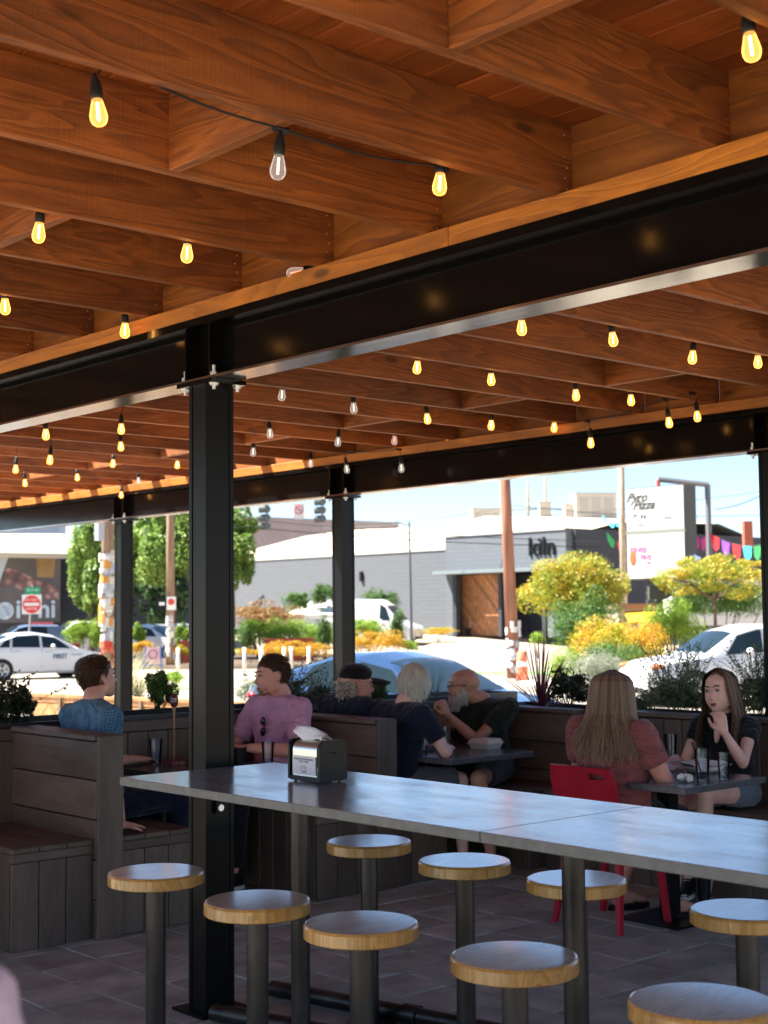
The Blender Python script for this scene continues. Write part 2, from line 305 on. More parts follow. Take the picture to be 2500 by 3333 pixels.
# patio floor: bed, 12 inch pavers as parts near by, the rest as one joined field
floor = thing('patio_floor', 'grey square concrete pavers under the pavilion', 'floor', (4.5, 4.2, 0)); tag(floor, kind='structure')
MB().box(-1.5, 9.3, -.7, 7.5, G+.05, -.012).build('paver_bed', M_joint, floor)
PV = .3035; pm = None; near = []; far = MB()
pmesh = []
for v_ in range(3):
    o = board('paver_proto', -PV/2+.004, PV/2-.004, -PV/2+.004, PV/2-.004, -.04, 0, M_paver, None, .006); pmesh.append(o.data); bpy.data.objects.remove(o)
for i in range(-34, 22):
    for j in range(-40, 18):
        x = 2.985+(i+.5)*PV; y = 5.55+(j+.5)*PV+(.0 if i % 2 else .012)
        if x > 9.2 or y > 7.45 or x < -1.4 or y < -.6: continue
        dz = random.uniform(-.003, .002); near.append((x, y, dz))
def vis(x, y):
    s_ = x*rt[0]+y*rt[1]; d_ = x*fh[0]+y*fh[1]
    return d_ > 4.1 and abs(s_/d_) < .28 and y < 6.8 and x < 7.2
sel = sorted([p for p in near if vis(p[0], p[1])], key=lambda p: p[0]**2+p[1]**2)[:290]; ss = set(sel)
for x, y, dz in sel:
    o = bpy.data.objects.new('paver', random.choice(pmesh)); COL.objects.link(o); o.parent = floor; o.matrix_parent_inverse = WM[floor.name].inverted()
    o.location = (x, y, dz); o.rotation_euler = (random.uniform(-.006, .006), random.uniform(-.006, .006), random.uniform(-.01, .01))
for p in near:
    if p not in ss: x, y, dz = p; far.box(x-PV/2+.004, x+PV/2-.004, y-PV/2+.004, y+PV/2-.004, -.03, dz)
tag(far.build('paver_field', M_paver, floor), kind='stuff')
# ================================================================== PAVILION
ZB, ZF, ZJ, ZD = 2.657, 2.921, 2.999, 3.237            # flange bottom, beam top, joist bottom, deck underside
pav = thing('timber_pavilion', 'open pavilion roof of stained fir joists carried on black steel beams and columns', 'pavilion', (7.76, 5.03, 0))
YJ = [2.984+.6096*k for k in range(-5, 26)]
JT = .038
for (xa, xb) in ((-1.1, 3.49), (3.49, 7.77)):
    for y in YJ: board('joist', xa+.002, xb-.002, y, y+JT, ZJ, ZD, M_firx, pav, .002)
for i, y in enumerate(YJ[:-1]):
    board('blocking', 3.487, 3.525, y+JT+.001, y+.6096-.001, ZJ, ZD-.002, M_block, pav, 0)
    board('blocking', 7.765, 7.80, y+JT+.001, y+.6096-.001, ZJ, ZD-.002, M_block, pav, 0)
    if i % 2 == 1: board("blocking", 2.33, 2.368, y+JT+.001, y+.6096-.001, ZJ+.001, ZD-.002, M_firy, pav, .002)
    else: board('blocking', 6.60, 6.638, y+JT+.001, y+.6096-.001, ZJ+.001, ZD-.002, M_firy, pav, .002)
for xa in (3.415, 7.695):
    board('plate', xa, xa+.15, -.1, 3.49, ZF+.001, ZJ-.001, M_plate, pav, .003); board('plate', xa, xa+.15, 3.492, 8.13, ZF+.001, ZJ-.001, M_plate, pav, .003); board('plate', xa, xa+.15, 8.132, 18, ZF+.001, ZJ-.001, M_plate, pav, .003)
nl = MB()
for y in YJ[5:13]:
    for k in range(6): z = ZJ+.02+k*.036; x = 3.462-(.010 if k % 2 else 0); nl.cyl((x, y-.0025, z), (x, y+.001, z), .0035, n=6)
tag(nl.build('nails', M_zinc, pav), kind='stuff')
def ibeam(x0, x1):
    mb = MB(); xm = (x0+x1)/2; y0, y1 = -.1, 18
    mb.box(xm-.005, xm+.005, y0, y1, ZB+.011, ZF-.011); mb.box(x0, x1, y0, y1, ZF-.011, ZF)
    o = mb.build('steel_beam', M_steel, pav); MB().box(x0, x1, y0, y1, ZB, ZB+.0105).build('bottom_flange', M_flange, o)
    return o
b1 = ibeam(3.42, 3.565); b2 = ibeam(7.70, 7.845)
cl = MB()
for x0, x1 in ((3.424, 3.456), (7.703, 7.735)):        # black trim angle along the joint of beam and plate
    cl.box(x0-.012, x0-.005, -.1, 18, ZF-.028, ZF+.006)
cl.build('edge_angle', M_steel, pav)
def column(x0, y0, hide=False):
    sx, sy = .145, .125; mb = MB()
    mb.box(x0+.004, x0+sx-.004, y0+.004, y0+sy-.004, .012, ZB-.022)
    for (a, b) in ((x0, y0), (x0+sx-.02, y0), (x0, y0+sy-.02), (x0+sx-.02, y0+sy-.02)): mb.box(a, a+.02, b, b+.02, .012, ZB-.022)
    mb.box(x0-.05, x0+sx+.05, y0-.05, y0+sy+.05, 0, .012)
    c = mb.build('steel_column', M_steelcol, pav)
    mb = MB(); mb.box(x0-.018, x0+sx+.018, y0-.07, y0+sy+.07, ZB-.022, ZB-.002); mb.build('cap_plate', M_steel, c)
    mb = MB()
    mb.box(x0-.002, x0+sx+.002, y0-.035, y0-.023, ZB+.011, ZF-.011); mb.build('stiffener', M_steel, c); mb = MB(); mb.box(x0-.002, x0+sx+.002, y0+sy+.02, y0+sy+.032, ZB+.011, ZF-.011); mb.build('stiffener', M_steel, c)
    for a in (x0+.012, x0+sx-.012):
        for b in (y0-.045, y0+sy+.045):
            q = MB(); q.cyl((a, b, ZB-.048), (a, b, ZB+.055), .008, n=8); q.cyl((a, b, ZB-.034), (a, b, ZB-.023), .017, n=6); q.cyl((a, b, ZB+.012), (a, b, ZB+.026), .016, n=6); q.cyl((a, b, ZB-.0225), (a, b, ZB-.026), .021, n=12); q.build('bolt', M_zinc, c)
    return c
c1 = column(3.425, 4.99); column(7.70, 4.975); column(7.70, 9.205); column(7.70, 12.75)
cv = MB(); cv.box(3.47, 3.505, 4.975, 4.99, .82, 1.0); cv.cyl((3.488, 4.975, .845), (3.488, 4.966, .845), .014, n=12, m=1); cv.build('power_box', [M_steelcol, M_zinc], c1)
br = MB(); a = P(218*V, 1128*V, 16.6); b = P(262*V, 1068*V, 16.2); br.tube([a, b], .007, 6); mid = (a+b)/2; d_ = (b-a)/np.linalg.norm(b-a); br.tube([mid-d_*.09, mid-d_*.05, mid+d_*.05, mid+d_*.09], [.01, .022, .022, .01], 8); br.build('brace_cable', M_zinc, pav)
x = -1.1
while x < 7.85:
    if x > -.3 or True: board('deck_board', x+.0015, x+.1385, -.12, 9.70, ZD, ZD+.03, M_deck, pav, .004)
    x += .14
board('fascia', -1.2, 7.9, -.16, -.125, 2.9, 3.3, M_firx, pav, .003)
MB().box(-1.2, 8.1, -.2, 9.78, ZD+.032, ZD+.06).build('roofing', M_dark, pav)
# ================================================================== BOOTHS
M_bx, M_by, M_bz = M_bdx, M_bdy, M_bdz
def partition(root, x0, x1, y0, y1, zt, nb=5, post=True):
    """low wall running along y, horizontal boards each side, cap on top, end post at y0"""
    pw = .025; h = zt-.03; bh = (h)/nb; pt = .13
    MB().box(x0+.022, x1-.022, y0+.03, y1, 0, zt-.045).build('core', M_dark, root)
    for k in range(nb):
        z0 = k*bh+.003; z1 = (k+1)*bh-.004
        board('board', x0, x0+.02, y0+pw, y1, z0, min(z1, zt-.032), M_by, root, .003); board('board', x1-.02, x1, y0+pw, y1, z0, min(z1, zt-.032), M_by, root, .003)
    board('cap', x0-.012, x1+.012, y0+pw, y1, zt-.028, zt, M_by, root, .005)
    board('end_post', x0-.002, x1+.002, y0, y0+pw-.002, 0, zt-.002, M_bz, root, .004)
def bench(root, x0, x1, y0, y1, zs, nose):
    """bench box; end face at y0 with vertical boards, front face at nose side"""
    MB().box(x0+.025, x1-.025, y0+.03, y1, 0, zs-.03).build('core', M_dark, root)
    n = 3; w_ = (x1-x0)/n
    for k in range(n): board('board', x0+k*w_+.002, x0+(k+1)*w_-.003, y0+.004, y0+.024, 0, zs-.075, M_bz, root, .003)
    board('end_rail', x0, x1, y0, y0+.03, zs-.073, zs-.028, M_bx, root, .003)
    fx = x1-.022 if nose > 0 else x0
    m_ = int(round((y1-y0-.03)/.14)); w_ = (y1-y0-.03)/m_
    for k in range(m_): board('board', fx, fx+.02, y0+.03+k*w_+.002, y0+.03+(k+1)*w_-.003, 0, zs-.03, M_bz, root, .003)
    n = 3; w_ = (x1-x0+.01)/n
    for k in range(n): board('seat_board', x0-.005+k*w_+.002, x0-.005+(k+1)*w_-.003, y0-.004, y1, zs-.027, zs, M_by, root, .004)
YE = 7.45; SZ = .505
g1 = thing('booth_seating', 'wooden booth benches at the left edge, with the blue-shirted man seated beyond their backrest', 'booth', (3.87, 6.9, 0))
partition(g1, 3.80, 3.945, 6.50, YE, 1.035); bench(g1, 3.345, 3.80, 6.55, YE, SZ, -1); bench(g1, 3.947, 4.40, 6.53, YE, SZ, 1)
g2 = thing('booth_seating', 'wooden booth benches whose backrest stands between the pink shirt and the black cap', 'booth', (5.77, 6.9, 0))
partition(g2, 5.69, 5.84, 6.47, YE, 1.012); bench(g2, 5.235, 5.69, 6.49, YE, SZ, -1); bench(g2, 5.842, 6.29, 6.5, YE, SZ, 1)
g3 = thing('booth_seating', 'high-backed wooden booth bench behind the bearded man', 'booth', (7.32, 6.9, 0))
partition(g3, 7.27, 7.40, 6.30, YE, 1.0); bench(g3, 6.86, 7.27, 6.33, YE, SZ, -1)
g4 = thing('wall_bench', 'long dark bench along the low plank wall behind the two women', 'bench', (7.2, 4.5, 0))
MB().box(6.96, 7.38, 1.6, 6.26, 0, SZ-.03).build('core', M_dark, g4)
for k in range(3): board('seat_board', 6.93+k*.15+.002, 6.93+(k+1)*.15-.003, 1.6, 6.27, SZ-.027, SZ, M_by, g4, .004)
for k in range(33): board('board', 6.94, 6.958, 1.6+k*.1415+.002, 1.6+(k+1)*.1415-.003, 0, SZ-.03, M_bz, g4, .002)
# low plank walls that hold the planters
wr = thing('plank_wall', 'low dark plank wall topped by a pale cap behind the woman in black', 'wall', (7.47, 4.5, 0))
MB().box(7.425, 7.5, 1.4, 6.28, 0, .96).build('core', M_dark, wr)
k = 0; y = 1.4
while y < 6.25: board('plank', 7.405, 7.424, y+.002, y+.139, .03, .965, M_bz, wr, .003); y += .142
board('cap', 7.39, 7.55, 1.4, 6.29, .972, 1.0, M_by, wr, .005)
wl = thing('plank_wall', 'low dark plank wall behind table 29 and the booths, planter trough beyond', 'wall', (5.4, 7.5, 0))
MB().box(2.0, 7.9, 7.475, 7.53, 0, .95).build('core', M_dark, wl)
x = 2.0
while x < 7.4: board('plank', x+.002, x+.139, 7.455, 7.474, .03, .953, M_bz, wl, .003); x += .142
board('rail', 2.0, 7.56, 7.445, 7.475, .957, 1.02, M_bx, wl, .004)
# planter troughs (dark steel sided)
pl = thing('planter_trough', 'dark metal trough full of herbs and grasses along the back wall of the booths', 'planter', (4.6, 7.7, 0))
tr = MB(); tr.box(1.6, 8.05, 7.532, 7.55, .1, 1.045); tr.box(1.6, 8.05, 8.0, 8.02, .1, 1.045); tr.box(1.6, 1.62, 7.55, 8.0, .1, 1.045); tr.box(8.03, 8.05, 7.55, 8.0, .1, 1.045); tr.box(1.62, 8.03, 7.55, 8.0, .1, .14); tr.build('trough', mat('dark_trough_metal', (.03, .03, .03), .4), pl); MB().box(1.63, 8.02, 7.551, 7.999, .9, .96).build('soil', M_soil, pl)
pr = thing('planter_trough', 'dark metal trough of wispy plants behind the women, by the right column', 'planter', (7.75, 4.4, 0))
tr = MB(); tr.box(7.555, 7.57, 1.4, 7.5, .1, .97); tr.box(8.1, 8.12, 1.4, 7.5, .1, .97); tr.box(7.57, 8.1, 1.4, 1.42, .1, .97); tr.box(7.57, 8.1, 7.48, 7.5, .1, .97); tr.box(7.57, 8.1, 1.42, 7.48, .1, .13); tr.build('trough', mat('dark_trough_metal_b', (.03, .03, .03), .4), pr); MB().box(7.571, 8.099, 1.421, 7.479, .8, .9).build('soil', M_soil, pr)
# ================================================================== TABLES
def small_table(x0, x1, y0, y1, z, label, legs):
    t = thing('dining_table', label, 'table', ((x0+x1)/2, (y0+y1)/2, 0), 'small dining tables')
    board('table_top', x0, x1, y0, y1, z-.035, z, M_top2, t, .003)
    for lx, ly in legs:
        q = MB(); q.box(lx-.04, lx+.04, ly-.04, ly+.04, .012, z-.037); q.box(lx-.2, lx+.2, ly-.2, ly+.2, 0, .012); q.box(lx-.15, lx+.15, ly-.15, ly+.15, z-.045, z-.036); q.build('pedestal', M_black, t)
    return t
M_top2 = mat('dark_grey_laminate', (.10, .10, .108), .2, var=.2, vscale=30, spec=.6)
t29 = small_table(4.45, 5.2, 6.62, 7.44, .76, 'dark grey booth table carrying the table number 29 marker', [(4.83, 7.05)])
t3 = small_table(6.10, 6.85, 6.27, 7.40, .76, 'dark grey booth table with a white takeout box in front of the bearded man', [(6.48, 6.8)])
t4 = small_table(5.93, 6.65, 4.41, 5.16, .76, 'dark grey table between the two women', [(6.3, 4.8)])
t0 = small_table(2.1, 2.82, 6.62, 7.40, .76, 'grey table whose corner just enters at the left edge', [(2.5, 7.05)])
# ================================================================== COUNTER
ct = thing('communal_counter', 'long grey bar-height communal table with steel pipe legs', 'table', (3.3, 3.6, 0))
H_ = 1.024
def slab(y0, y1):
    me = board('slab', 2.945, 3.70, y0, y1, H_-.032, H_, M_top, ct, .0025)
    me.data.materials.append(M_edge)
    for p in me.data.polygons: p.material_index = 0 if p.normal.z > .5 else 1
c_y0 = 2.912
slab(c_y0+.001, 4.88); slab(.4, c_y0-.001)
for (x_, y_) in ((3.33, 4.235), (3.34, 2.905), (3.34, 1.2)):
    q = MB(); q.cyl((x_, y_, .0), (x_, y_, H_-.045), .0355, n=24); q.box(x_-.1, x_+.1, y_-.1, y_+.1, H_-.044, H_-.034); q.cyl((x_, y_, 0), (x_, y_, .012), .1, n=24); autosmooth(q.build('leg', M_pipe, ct))
fr = thing('floor_pipe', 'bare steel pipe lying on the pavers from the column foot towards the front stools', 'pipe', (3.41, 5.05, 0), 'floor pipes')
autosmooth(MB().cyl((3.405, 4.90, .037), (3.66, 3.95, .037), .0365, n=24).build('pipe', M_pipe, fr))
fr2 = thing('floor_pipe', 'steel pipe with a coupling on the pavers under the far row of stools', 'pipe', (3.9, 4.6, 0), 'floor pipes')
autosmooth(MB().cyl((3.80, 5.03, .037), (4.14, 3.5, .037), .0345, n=24).build('pipe', M_pipe, fr2)); pc = atz(1350, 3300, .037); dd = np.array([.34, -1.53, 0])/1.567
tt = ((pc[0]-3.80)*dd[0]+(pc[1]-5.03)*dd[1]); pc = np.array([3.80, 5.03, .037])+dd*tt; autosmooth(MB().cyl(pc-dd*.035, pc+dd*.035, .043, n=24).build('coupling', M_pipe, fr2))
# stools
def make_stool(loc, label):
    t = thing('bar_stool', label, 'stool', loc, 'round wooden bar stools at the communal table'); x, y, _ = loc; r = .172
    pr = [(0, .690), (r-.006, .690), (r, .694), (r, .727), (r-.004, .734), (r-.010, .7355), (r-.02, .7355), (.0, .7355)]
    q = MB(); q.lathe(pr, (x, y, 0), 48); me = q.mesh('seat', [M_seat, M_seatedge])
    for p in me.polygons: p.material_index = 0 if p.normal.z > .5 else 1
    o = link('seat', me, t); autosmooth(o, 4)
    q = MB(); q.cyl((x, y, .012), (x, y, .683), .0355, n=24); autosmooth(q.build('post', M_pipe, t))
    q = MB(); q.cyl((x, y, 0), (x, y, .012), .10, n=24); q.build('foot_plate', M_pipe, t); q = MB(); q.cyl((x, y, .683), (x, y, .690), .085, n=20); q.build('mount_plate', M_pipe, t)
    return t
st = [((337, 1881), 'bar stool standing by the black column, leftmost of the near row'), ((556, 1942), 'near-row bar stool right before the column, brown varnish showing on its seat'), ((780, 1991), 'bar stool of the near row under the counter leg, third from the left'),
      ((1111, 2062), 'bar stool of the near row in the lower middle, fourth from the left'), ((1515, 2160), 'nearest bar stool, cut by the lower right corner'), ((797, 1815), 'bar stool of the far row standing before the vertical bench boards'), ((1003, 1857), 'bar stool of the far row left of the red chair, standing on open pavers'),
      ((1245, 1896), 'bar stool of the far row half behind the second counter leg'), ((1612, 1963), 'bar stool of the far row cut by the right edge, in front of the sneakers')]
first = None
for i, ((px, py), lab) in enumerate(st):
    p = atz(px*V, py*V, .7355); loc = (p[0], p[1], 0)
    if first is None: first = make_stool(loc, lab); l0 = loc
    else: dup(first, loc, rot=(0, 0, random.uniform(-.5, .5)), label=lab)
# ================================================================== STRING LIGHTS
M_glit = glassmat('warm_bulb_glass', (1, .80, .50), emit=(1, .40, .10), es=.22)
M_gclr = glassmat('clear_bulb_glass', (.96, .97, 1), emit=(1, .85, .7), es=.03)
M_fil = mat('lit_filament', (1, .7, .3), emit=(1, .58, .20), es=7)
M_filr = mat('faint_red_filament', (.6, .1, .05), emit=(1, .10, .04), es=1.4)
M_filw = mat('faint_filament', (.7, .6, .5), emit=(1, .8, .6), es=.5)
BP = [(.0001, -.040), (.009, -.0385), (.017, -.033), (.0215, -.023), (.0225, -.013), (.020, 0), (.0165, .014), (.0135, .026), (.0128, .034)]
SP = [(.0001, .030), (.0155, .030), (.0165, .036), (.0165, .060), (.0145, .063), (.0135, .075), (.008, .088), (.005, .098)]
mg = MB().lathe(BP, n=20); mgl = mg.mesh('bulb', M_glit); mgc = mg.mesh('bulb', M_gclr)
msk = MB().lathe(SP, n=14).mesh('socket', M_cable)
def filmesh(m): return MB().cyl((0, 0, -.024), (0, 0, .022), .0032, n=6).mesh('filament', m)
fm = {'L': filmesh(M_fil), 'C': filmesh(M_filw), 'R': filmesh(M_filr)}
for me in (mgl, mgc, msk): me.polygons.foreach_set('use_smooth', [True]*len(me.polygons))
RX = Matrix.Rotation(0, 4, 'X')
def string(label, bulbs, ys=None, xs=None):
    """bulbs of one strand; ys: the strand runs along the far side of the joist at that y; xs: it hangs before the beam at that x"""
    pts = []
    for b in bulbs:
        x, y, k = b[:3]; o_ = b[3] if len(b) > 3 else {}
        p = atz(x*V, y*V, o_['z']) if 'z' in o_ else (atx(x*V, y*V, o_.get('x', xs)) if ('x' in o_ or xs) else aty(x*V, y*V, ys)); pts.append((p, k, o_))
    t = thing('string_light', label, 'string light', tuple(pts[0][0][:2])+(2.99,), 'cafe string lights under the pavilion')
    for p, k, o_ in pts:
        g = link('bulb', mgl if k == 'L' else mgc, t); M = Matrix.Translation(p) @ Matrix.Rotation(random.uniform(-.1, .1), 4, 'X') @ Matrix.Rotation(random.uniform(-.1, .1), 4, 'Y')
        if 'tip' in o_: M = Matrix.Translation(p) @ Matrix.Rotation(o_['tip'], 4, Vector(fh[:3])*1.0)
        g.location, g.rotation_euler = M.translation, M.to_euler()
        for nm, me in (('socket', msk), ('filament', fm[k])):
            s_ = bpy.data.objects.new(nm, me); COL.objects.link(s_); s_.parent = g
    q = MB(); cps = []
    for p, k, o_ in pts:
        top = np.array([p[0], p[1], p[2]+.095])
        if 'tip' in o_: top = p+rt*.095*math.sin(o_['tip'])+zz*.02
        c = np.array([p[0]+.012, p[1]+.003, max(3.055, p[2]+.115) if 'cz' not in o_ else o_['cz']])
        if xs or 'x' in o_: c = np.array([p[0]-.01, p[1]+.02, p[2]+.15])
        q.tube([top, (top+c)/2+np.array([.006, .003, 0]), c], .0028, 6); cps.append(c); q.tube([c-np.array([.025, 0, .004]), c+np.array([.025, 0, -.004])], .010, 6)
    if len(cps) > 1:
        full = []
        for a, b in zip(cps[:-1], cps[1:]):
            for s_ in np.linspace(0, 1, 7)[:-1]: full.append(a*(1-s_)+b*s_+np.array([0, 0, -.02*math.sin(math.pi*s_)]))
        full.append(cps[-1]); q.tube(full, .0036, 6)
    q.build('cable', M_cable, t); return t
string('nearest string light, its lit bulb hanging in the top right corner', [(1622, 98, 'L')], 1.84)
string('string light across the upper left whose middle bulb is unlit and clear', [(212, 240, 'L'), (601, 358, 'C', {'cz': 3.0}), (950, 395, 'L', {'cz': 3.02})], 3.07)
string('near-bay string light of two lit bulbs under the third joist at left', [(84, 500, 'L', {'cz': 3.03}), (404, 545, 'L')], 4.29)
string('dim red bulb tipped on its side on top of the black beam', [(640, 588, 'R', {'x': 3.44, 'tip': 1.35})])
string('string light at the left edge with a lit bulb just above the black beam', [(11, 660, 'L'), (270, 712, 'L')], 5.50)
string('string light of four lit bulbs nearest behind the black beam at right', [(1127, 706, 'L'), (1324, 731, 'L'), (1496, 770, 'L'), (1637, 780, 'L')], 4.29)
string('string light of four lit bulbs, second behind the black beam, above the sign', [(901, 792, 'L'), (1061, 818, 'L'), (1244, 852, 'L'), (1363, 863, 'L')], 5.50)
string('string light starting with two clear bulbs right of the big column', [(609, 852, 'C'), (764, 880, 'C'), (923, 903, 'L'), (1061, 917, 'L'), (1197, 922, 'L')], 6.73)
string('string light with two clear, one red and one lit bulb above the back beam', [(583, 935, 'C'), (730, 953, 'C'), (852, 950, 'R'), (968, 958, 'L')], 7.95)
string('looped string light of three lit bulbs hanging before the back beam', [(1276, 955, 'L'), (1445, 911, 'L'), (1506, 898, 'L')], xs=7.45)
string('string light of two small clear bulbs beside the big column, far bay', [(547, 975, 'C'), (671, 1000, 'C', {'x': 7.6})], 9.0)
string('looped string light of two clear bulbs hanging at the second back column', [(749, 1012, 'C'), (867, 1010, 'C')], xs=7.5)
string('string light with the lit bulb hanging highest left of the big column', [(99, 937, 'L'), (262, 925, 'L')], 7.95)
string('string light with one bulb just below the highest one left of the column', [(108, 992, 'L'), (261, 963, 'L')], 9.2)
string('string light of three small bulbs under the open joists at left', [(34, 1012, 'L'), (244, 1000, 'L'), (383, 1003, 'L')], 10.4)
string('farthest string light, small bulbs low beneath the sunlit joists', [(54, 1042, 'L'), (167, 1030, 'L'), (299, 1037, 'C'), (404, 1037, 'L')], 11.9)
string('lit bulb hanging in front of the head of the farthest left column', [(262, 1068, 'L', {'x': 7.6})])
# ================================================================== SMALL THINGS ON TABLES
M_glass = glassmat('clear_tumbler', (.94, .95, .97), refl=.32)
M_cola = mat('dark_cola', (.018, .006, .003), .08)
M_water = glassmat('ice_water', (.80, .84, .88), refl=.25)
def tumbler(x, y, z, h, r, label, liquid=None, lv=.4, straw=None):
    t = thing('drinking_glass', label, 'glass', (x, y, z), 'drinking glasses')
    q = MB(); q.lathe([(.0001, .001), (r*.72, .001), (r*.76, .012), (r, h), (r-.003, h), (r*.72, .014), (.0001, .014)], (x, y, z), 24); autosmooth(q.build('tumbler', M_glass, t))
    if liquid: q = MB(); q.lathe([(.0001, .015), (r*.70, .015), (r*.70+(r*.26)*lv, h*lv), (.0001, h*lv)], (x, y, z), 20); q.build('drink', liquid, t)
    if straw is not None: q = MB(); q.tube([(x, y, z+.016), (x+straw[0], y+straw[1], z+straw[2])], .004, 8); q.build('straw', M_black, t)
    return t
p = atz(336*V, 1653*V, .76); tumbler(p[0], p[1], .76, .155, .040, 'ribbed clear tumbler before the napkin dispenser on table 29', M_water, .5)
p = atz(523*V, 1655*V, .76); tumbler(5.05, 6.72, .76, .15, .038, 'clear tumbler beside the dark cup of the man in pink', M_water, .4)
p = atz(1518*V, 1687*V, .76); tumbler(p[0], p[1], .76, .165, .042, 'tall glass with a little cola and a black straw', M_cola, .27, (-.045, .03, .205))
p = atz(1564*V, 1684*V, .76); tumbler(p[0], p[1], .76, .14, .036, 'small empty clear glass right of the cola glass', M_water, .12)
p = atz(1450*V, 1640*V, .76); tumbler(p[0], p[1], .76, .15, .038, 'clear glass partly hidden behind the arm of the woman in maroon')
p = atz(965*V, 1630*V, .76); tumbler(p[0], p[1], .76, .17, .04, 'tall clear glass at the elbow of the bearded man')
p = atz(925*V, 1625*V, .76); tumbler(p[0], p[1]+.05, .76, .12, .034, 'short pale cup in front of the white-haired man', M_paper, .8)
c_ = thing('drink_cup', 'dark round cup in the hand of the man in pink', 'cup', (5.0, 6.93, .76)); MB().lathe([(.0001, 0), (.034, 0), (.042, .11), (.038, .11), (.0001, .1)], (5.0, 6.93, .76), 24).build('cup', M_black, c_)
# napkin dispensers
def dispenser(c, z, wd, dp, h, ang, label, full=True):
    """front panel faces local -x rotated by ang"""
    t = thing('napkin_dispenser', label, 'napkin dispenser', (c[0], c[1], z), 'napkin dispensers'); R = Matrix.Translation((c[0], c[1], z)) @ Matrix.Rotation(ang, 4, 'Z')
    def prof(x0, x1, n=8, inset=0):                      # rounded-top side panel outline in (x, z)
        r = .036; o = [(x0+inset, .008+inset), (x1-inset, .008+inset)]
        for k in range(n+1): a = math.pi/2*k/n; o.append((x1-inset-r+r*math.cos(math.pi/2-a) if False else x1-inset-r+r*math.sin(math.pi/2-a), h-inset-r+r*math.cos(math.pi/2-a)))
        for k in range(n+1): a = math.pi/2*k/n; o.append((x0+inset+r-r*math.sin(a), h-inset-r+r*math.cos(a)))
        return o
    W2, D2 = wd/2, dp/2; q = MB()
    o = prof(-D2, D2); q.poly([R @ Vector((x, -W2, zz_)) for x, zz_ in o], .012)
    o2 = q; q.poly([R @ Vector((x, W2-.012, zz_)) for x, zz_ in o], .012) if False else q.poly([R @ Vector((x, W2, zz_)) for x, zz_ in reversed(o)], .012)
    q.box(-D2+.002, D2-.002, -W2, W2, .004, .02, M=R); autosmooth(q.build('casing', M_black, t), 50)
    q = MB(); n = 10; vs = []; fs = []
    outl = [(-D2+.006, .022), (-D2+.006, h-.04)]+[(-D2+.006+.034*(1-math.cos(a)), h-.04+.034*math.sin(a)) for a in np.linspace(0, math.pi/2, 7)[1:]]
    outl += [(D2-.006-.034*(1-math.cos(a)), h-.04+.034*math.sin(a)) for a in np.linspace(math.pi/2, 0, 7)]+[(D2-.006, .022)]
    for x, zz_ in outl: vs += [R @ Vector((x, -W2+.012, zz_)), R @ Vector((x, W2-.012, zz_))]
    for i in range(len(outl)-1): fs.append((2*i, 2*i+2, 2*i+3, 2*i+1))
    q.add(vs, fs); q.build('metal_face', M_chrome, t, smooth=True)
    q = MB(); q.box(-D2+.001, -D2+.0045, -W2+.014, W2-.016, .028, h-.062, M=R); card = q.build('card', M_paper, t)
    q = MB(); q.box(-D2+.05, D2-.05, -W2-.0125, -W2-.0005, h-.050, h-.044, M=R); q.build('side_slot', M_dark, t)
    q = MB()
    for sx in (-1, 1):
        for sy in (-1, 1): a = R @ Vector((sx*(D2-.02), sy*(W2-.01), 0)); q.cyl(a, a+Vector((0, 0, .009)), .006, n=8)
    q.build('foot', M_black, t)
    # tissue pulled out of the top
    nu, nv = 14, 10; vs = []; fs = []; 
    for i in range(nu):
        for j in range(nv):
            u = i/(nu-1); v = j/(nv-1); y = (u-.5)*wd*.92+.02; x = (v-.5)*dp*.45*(1-.3*u)
            zz_ = h-.004+.040*math.sin(math.pi*min(1, v*1.0))*(0.45+.55*math.sin(2.6*u))+.018*max(0, u-.62)*3+.006*math.sin(9*u+5*v)+.004*math.sin(17*v)
            vs.append(R @ Vector((x+.010*math.sin(6*u), y+.035*(u-.4)*(1 if u > .4 else .2), zz_)))
    for i in range(nu-1):
        for j in range(nv-1): fs.append((i*nv+j, (i+1)*nv+j, (i+1)*nv+j+1, i*nv+j+1))
    q = MB(); q.add(vs, fs); q.build('napkin', M_paper, t, smooth=True)
    return t, R, card, D2, W2
M_ink = mat('black_ink', (.03, .03, .03), .7)
t, R, card, D2, W2 = dispenser((3.405, 4.222), 1.0245, .167, .133, .158, 0, 'black and chrome napkin dispenser with a printed pig card on the long counter')
fr_ = lambda z, yoff=0: frame(R @ Vector((-D2+.0008, yoff, z)), (R.to_3x3() @ Vector((0, -1, 0))), (0, 0, 1))
text('card_text', 'THANK YOU FOR BUSSING\nYOUR TABLE!', M_ink, fr_(.080), .0095, .0003, card, bold=.0001)
q = MB()                                                # line drawing of a pig on the card
def pigpt(u, v): return fr_(0) @ Vector((u, v, .0004))
body = [(-.014, .056), (-.006, .0605), (.004, .061), (.012, .060), (.0165, .055), (.016, .047), (.013, .041), (.0135, .034), (.0115, .034), (.0105, .040), (-.006, .039), (-.0065, .034), (-.0085, .034), (-.009, .041), (-.014, .046), (-.0175, .049), (-.0165, .052), (-.0155, .058), (-.014, .056)]
q.tube([pigpt(*b) for b in body], .0005, 4); q.tube([pigpt(*b) for b in [(-.008, .060), (-.009, .050), (-.007, .041)]], .0004, 4); q.tube([pigpt(*b) for b in [(.008, .060), (.007, .050), (.009, .041)]], .0004, 4); q.tube([pigpt(*b) for b in [(-.003, .052), (0, .054), (.003, .052)]], .0004, 4)
q.tube([pigpt(*b) for b in [(-.007, .0385), (0, .0375), (.010, .0385)]], .0009, 4); q.build('pig_drawing', M_ink, card)
dispenser(atz(330*V, 1634*V, .76)[:2]+np.array([.02, .06]), .76, .13, .13, .15, math.radians(48), 'napkin dispenser with tissue sticking out, against the wall on table 29')
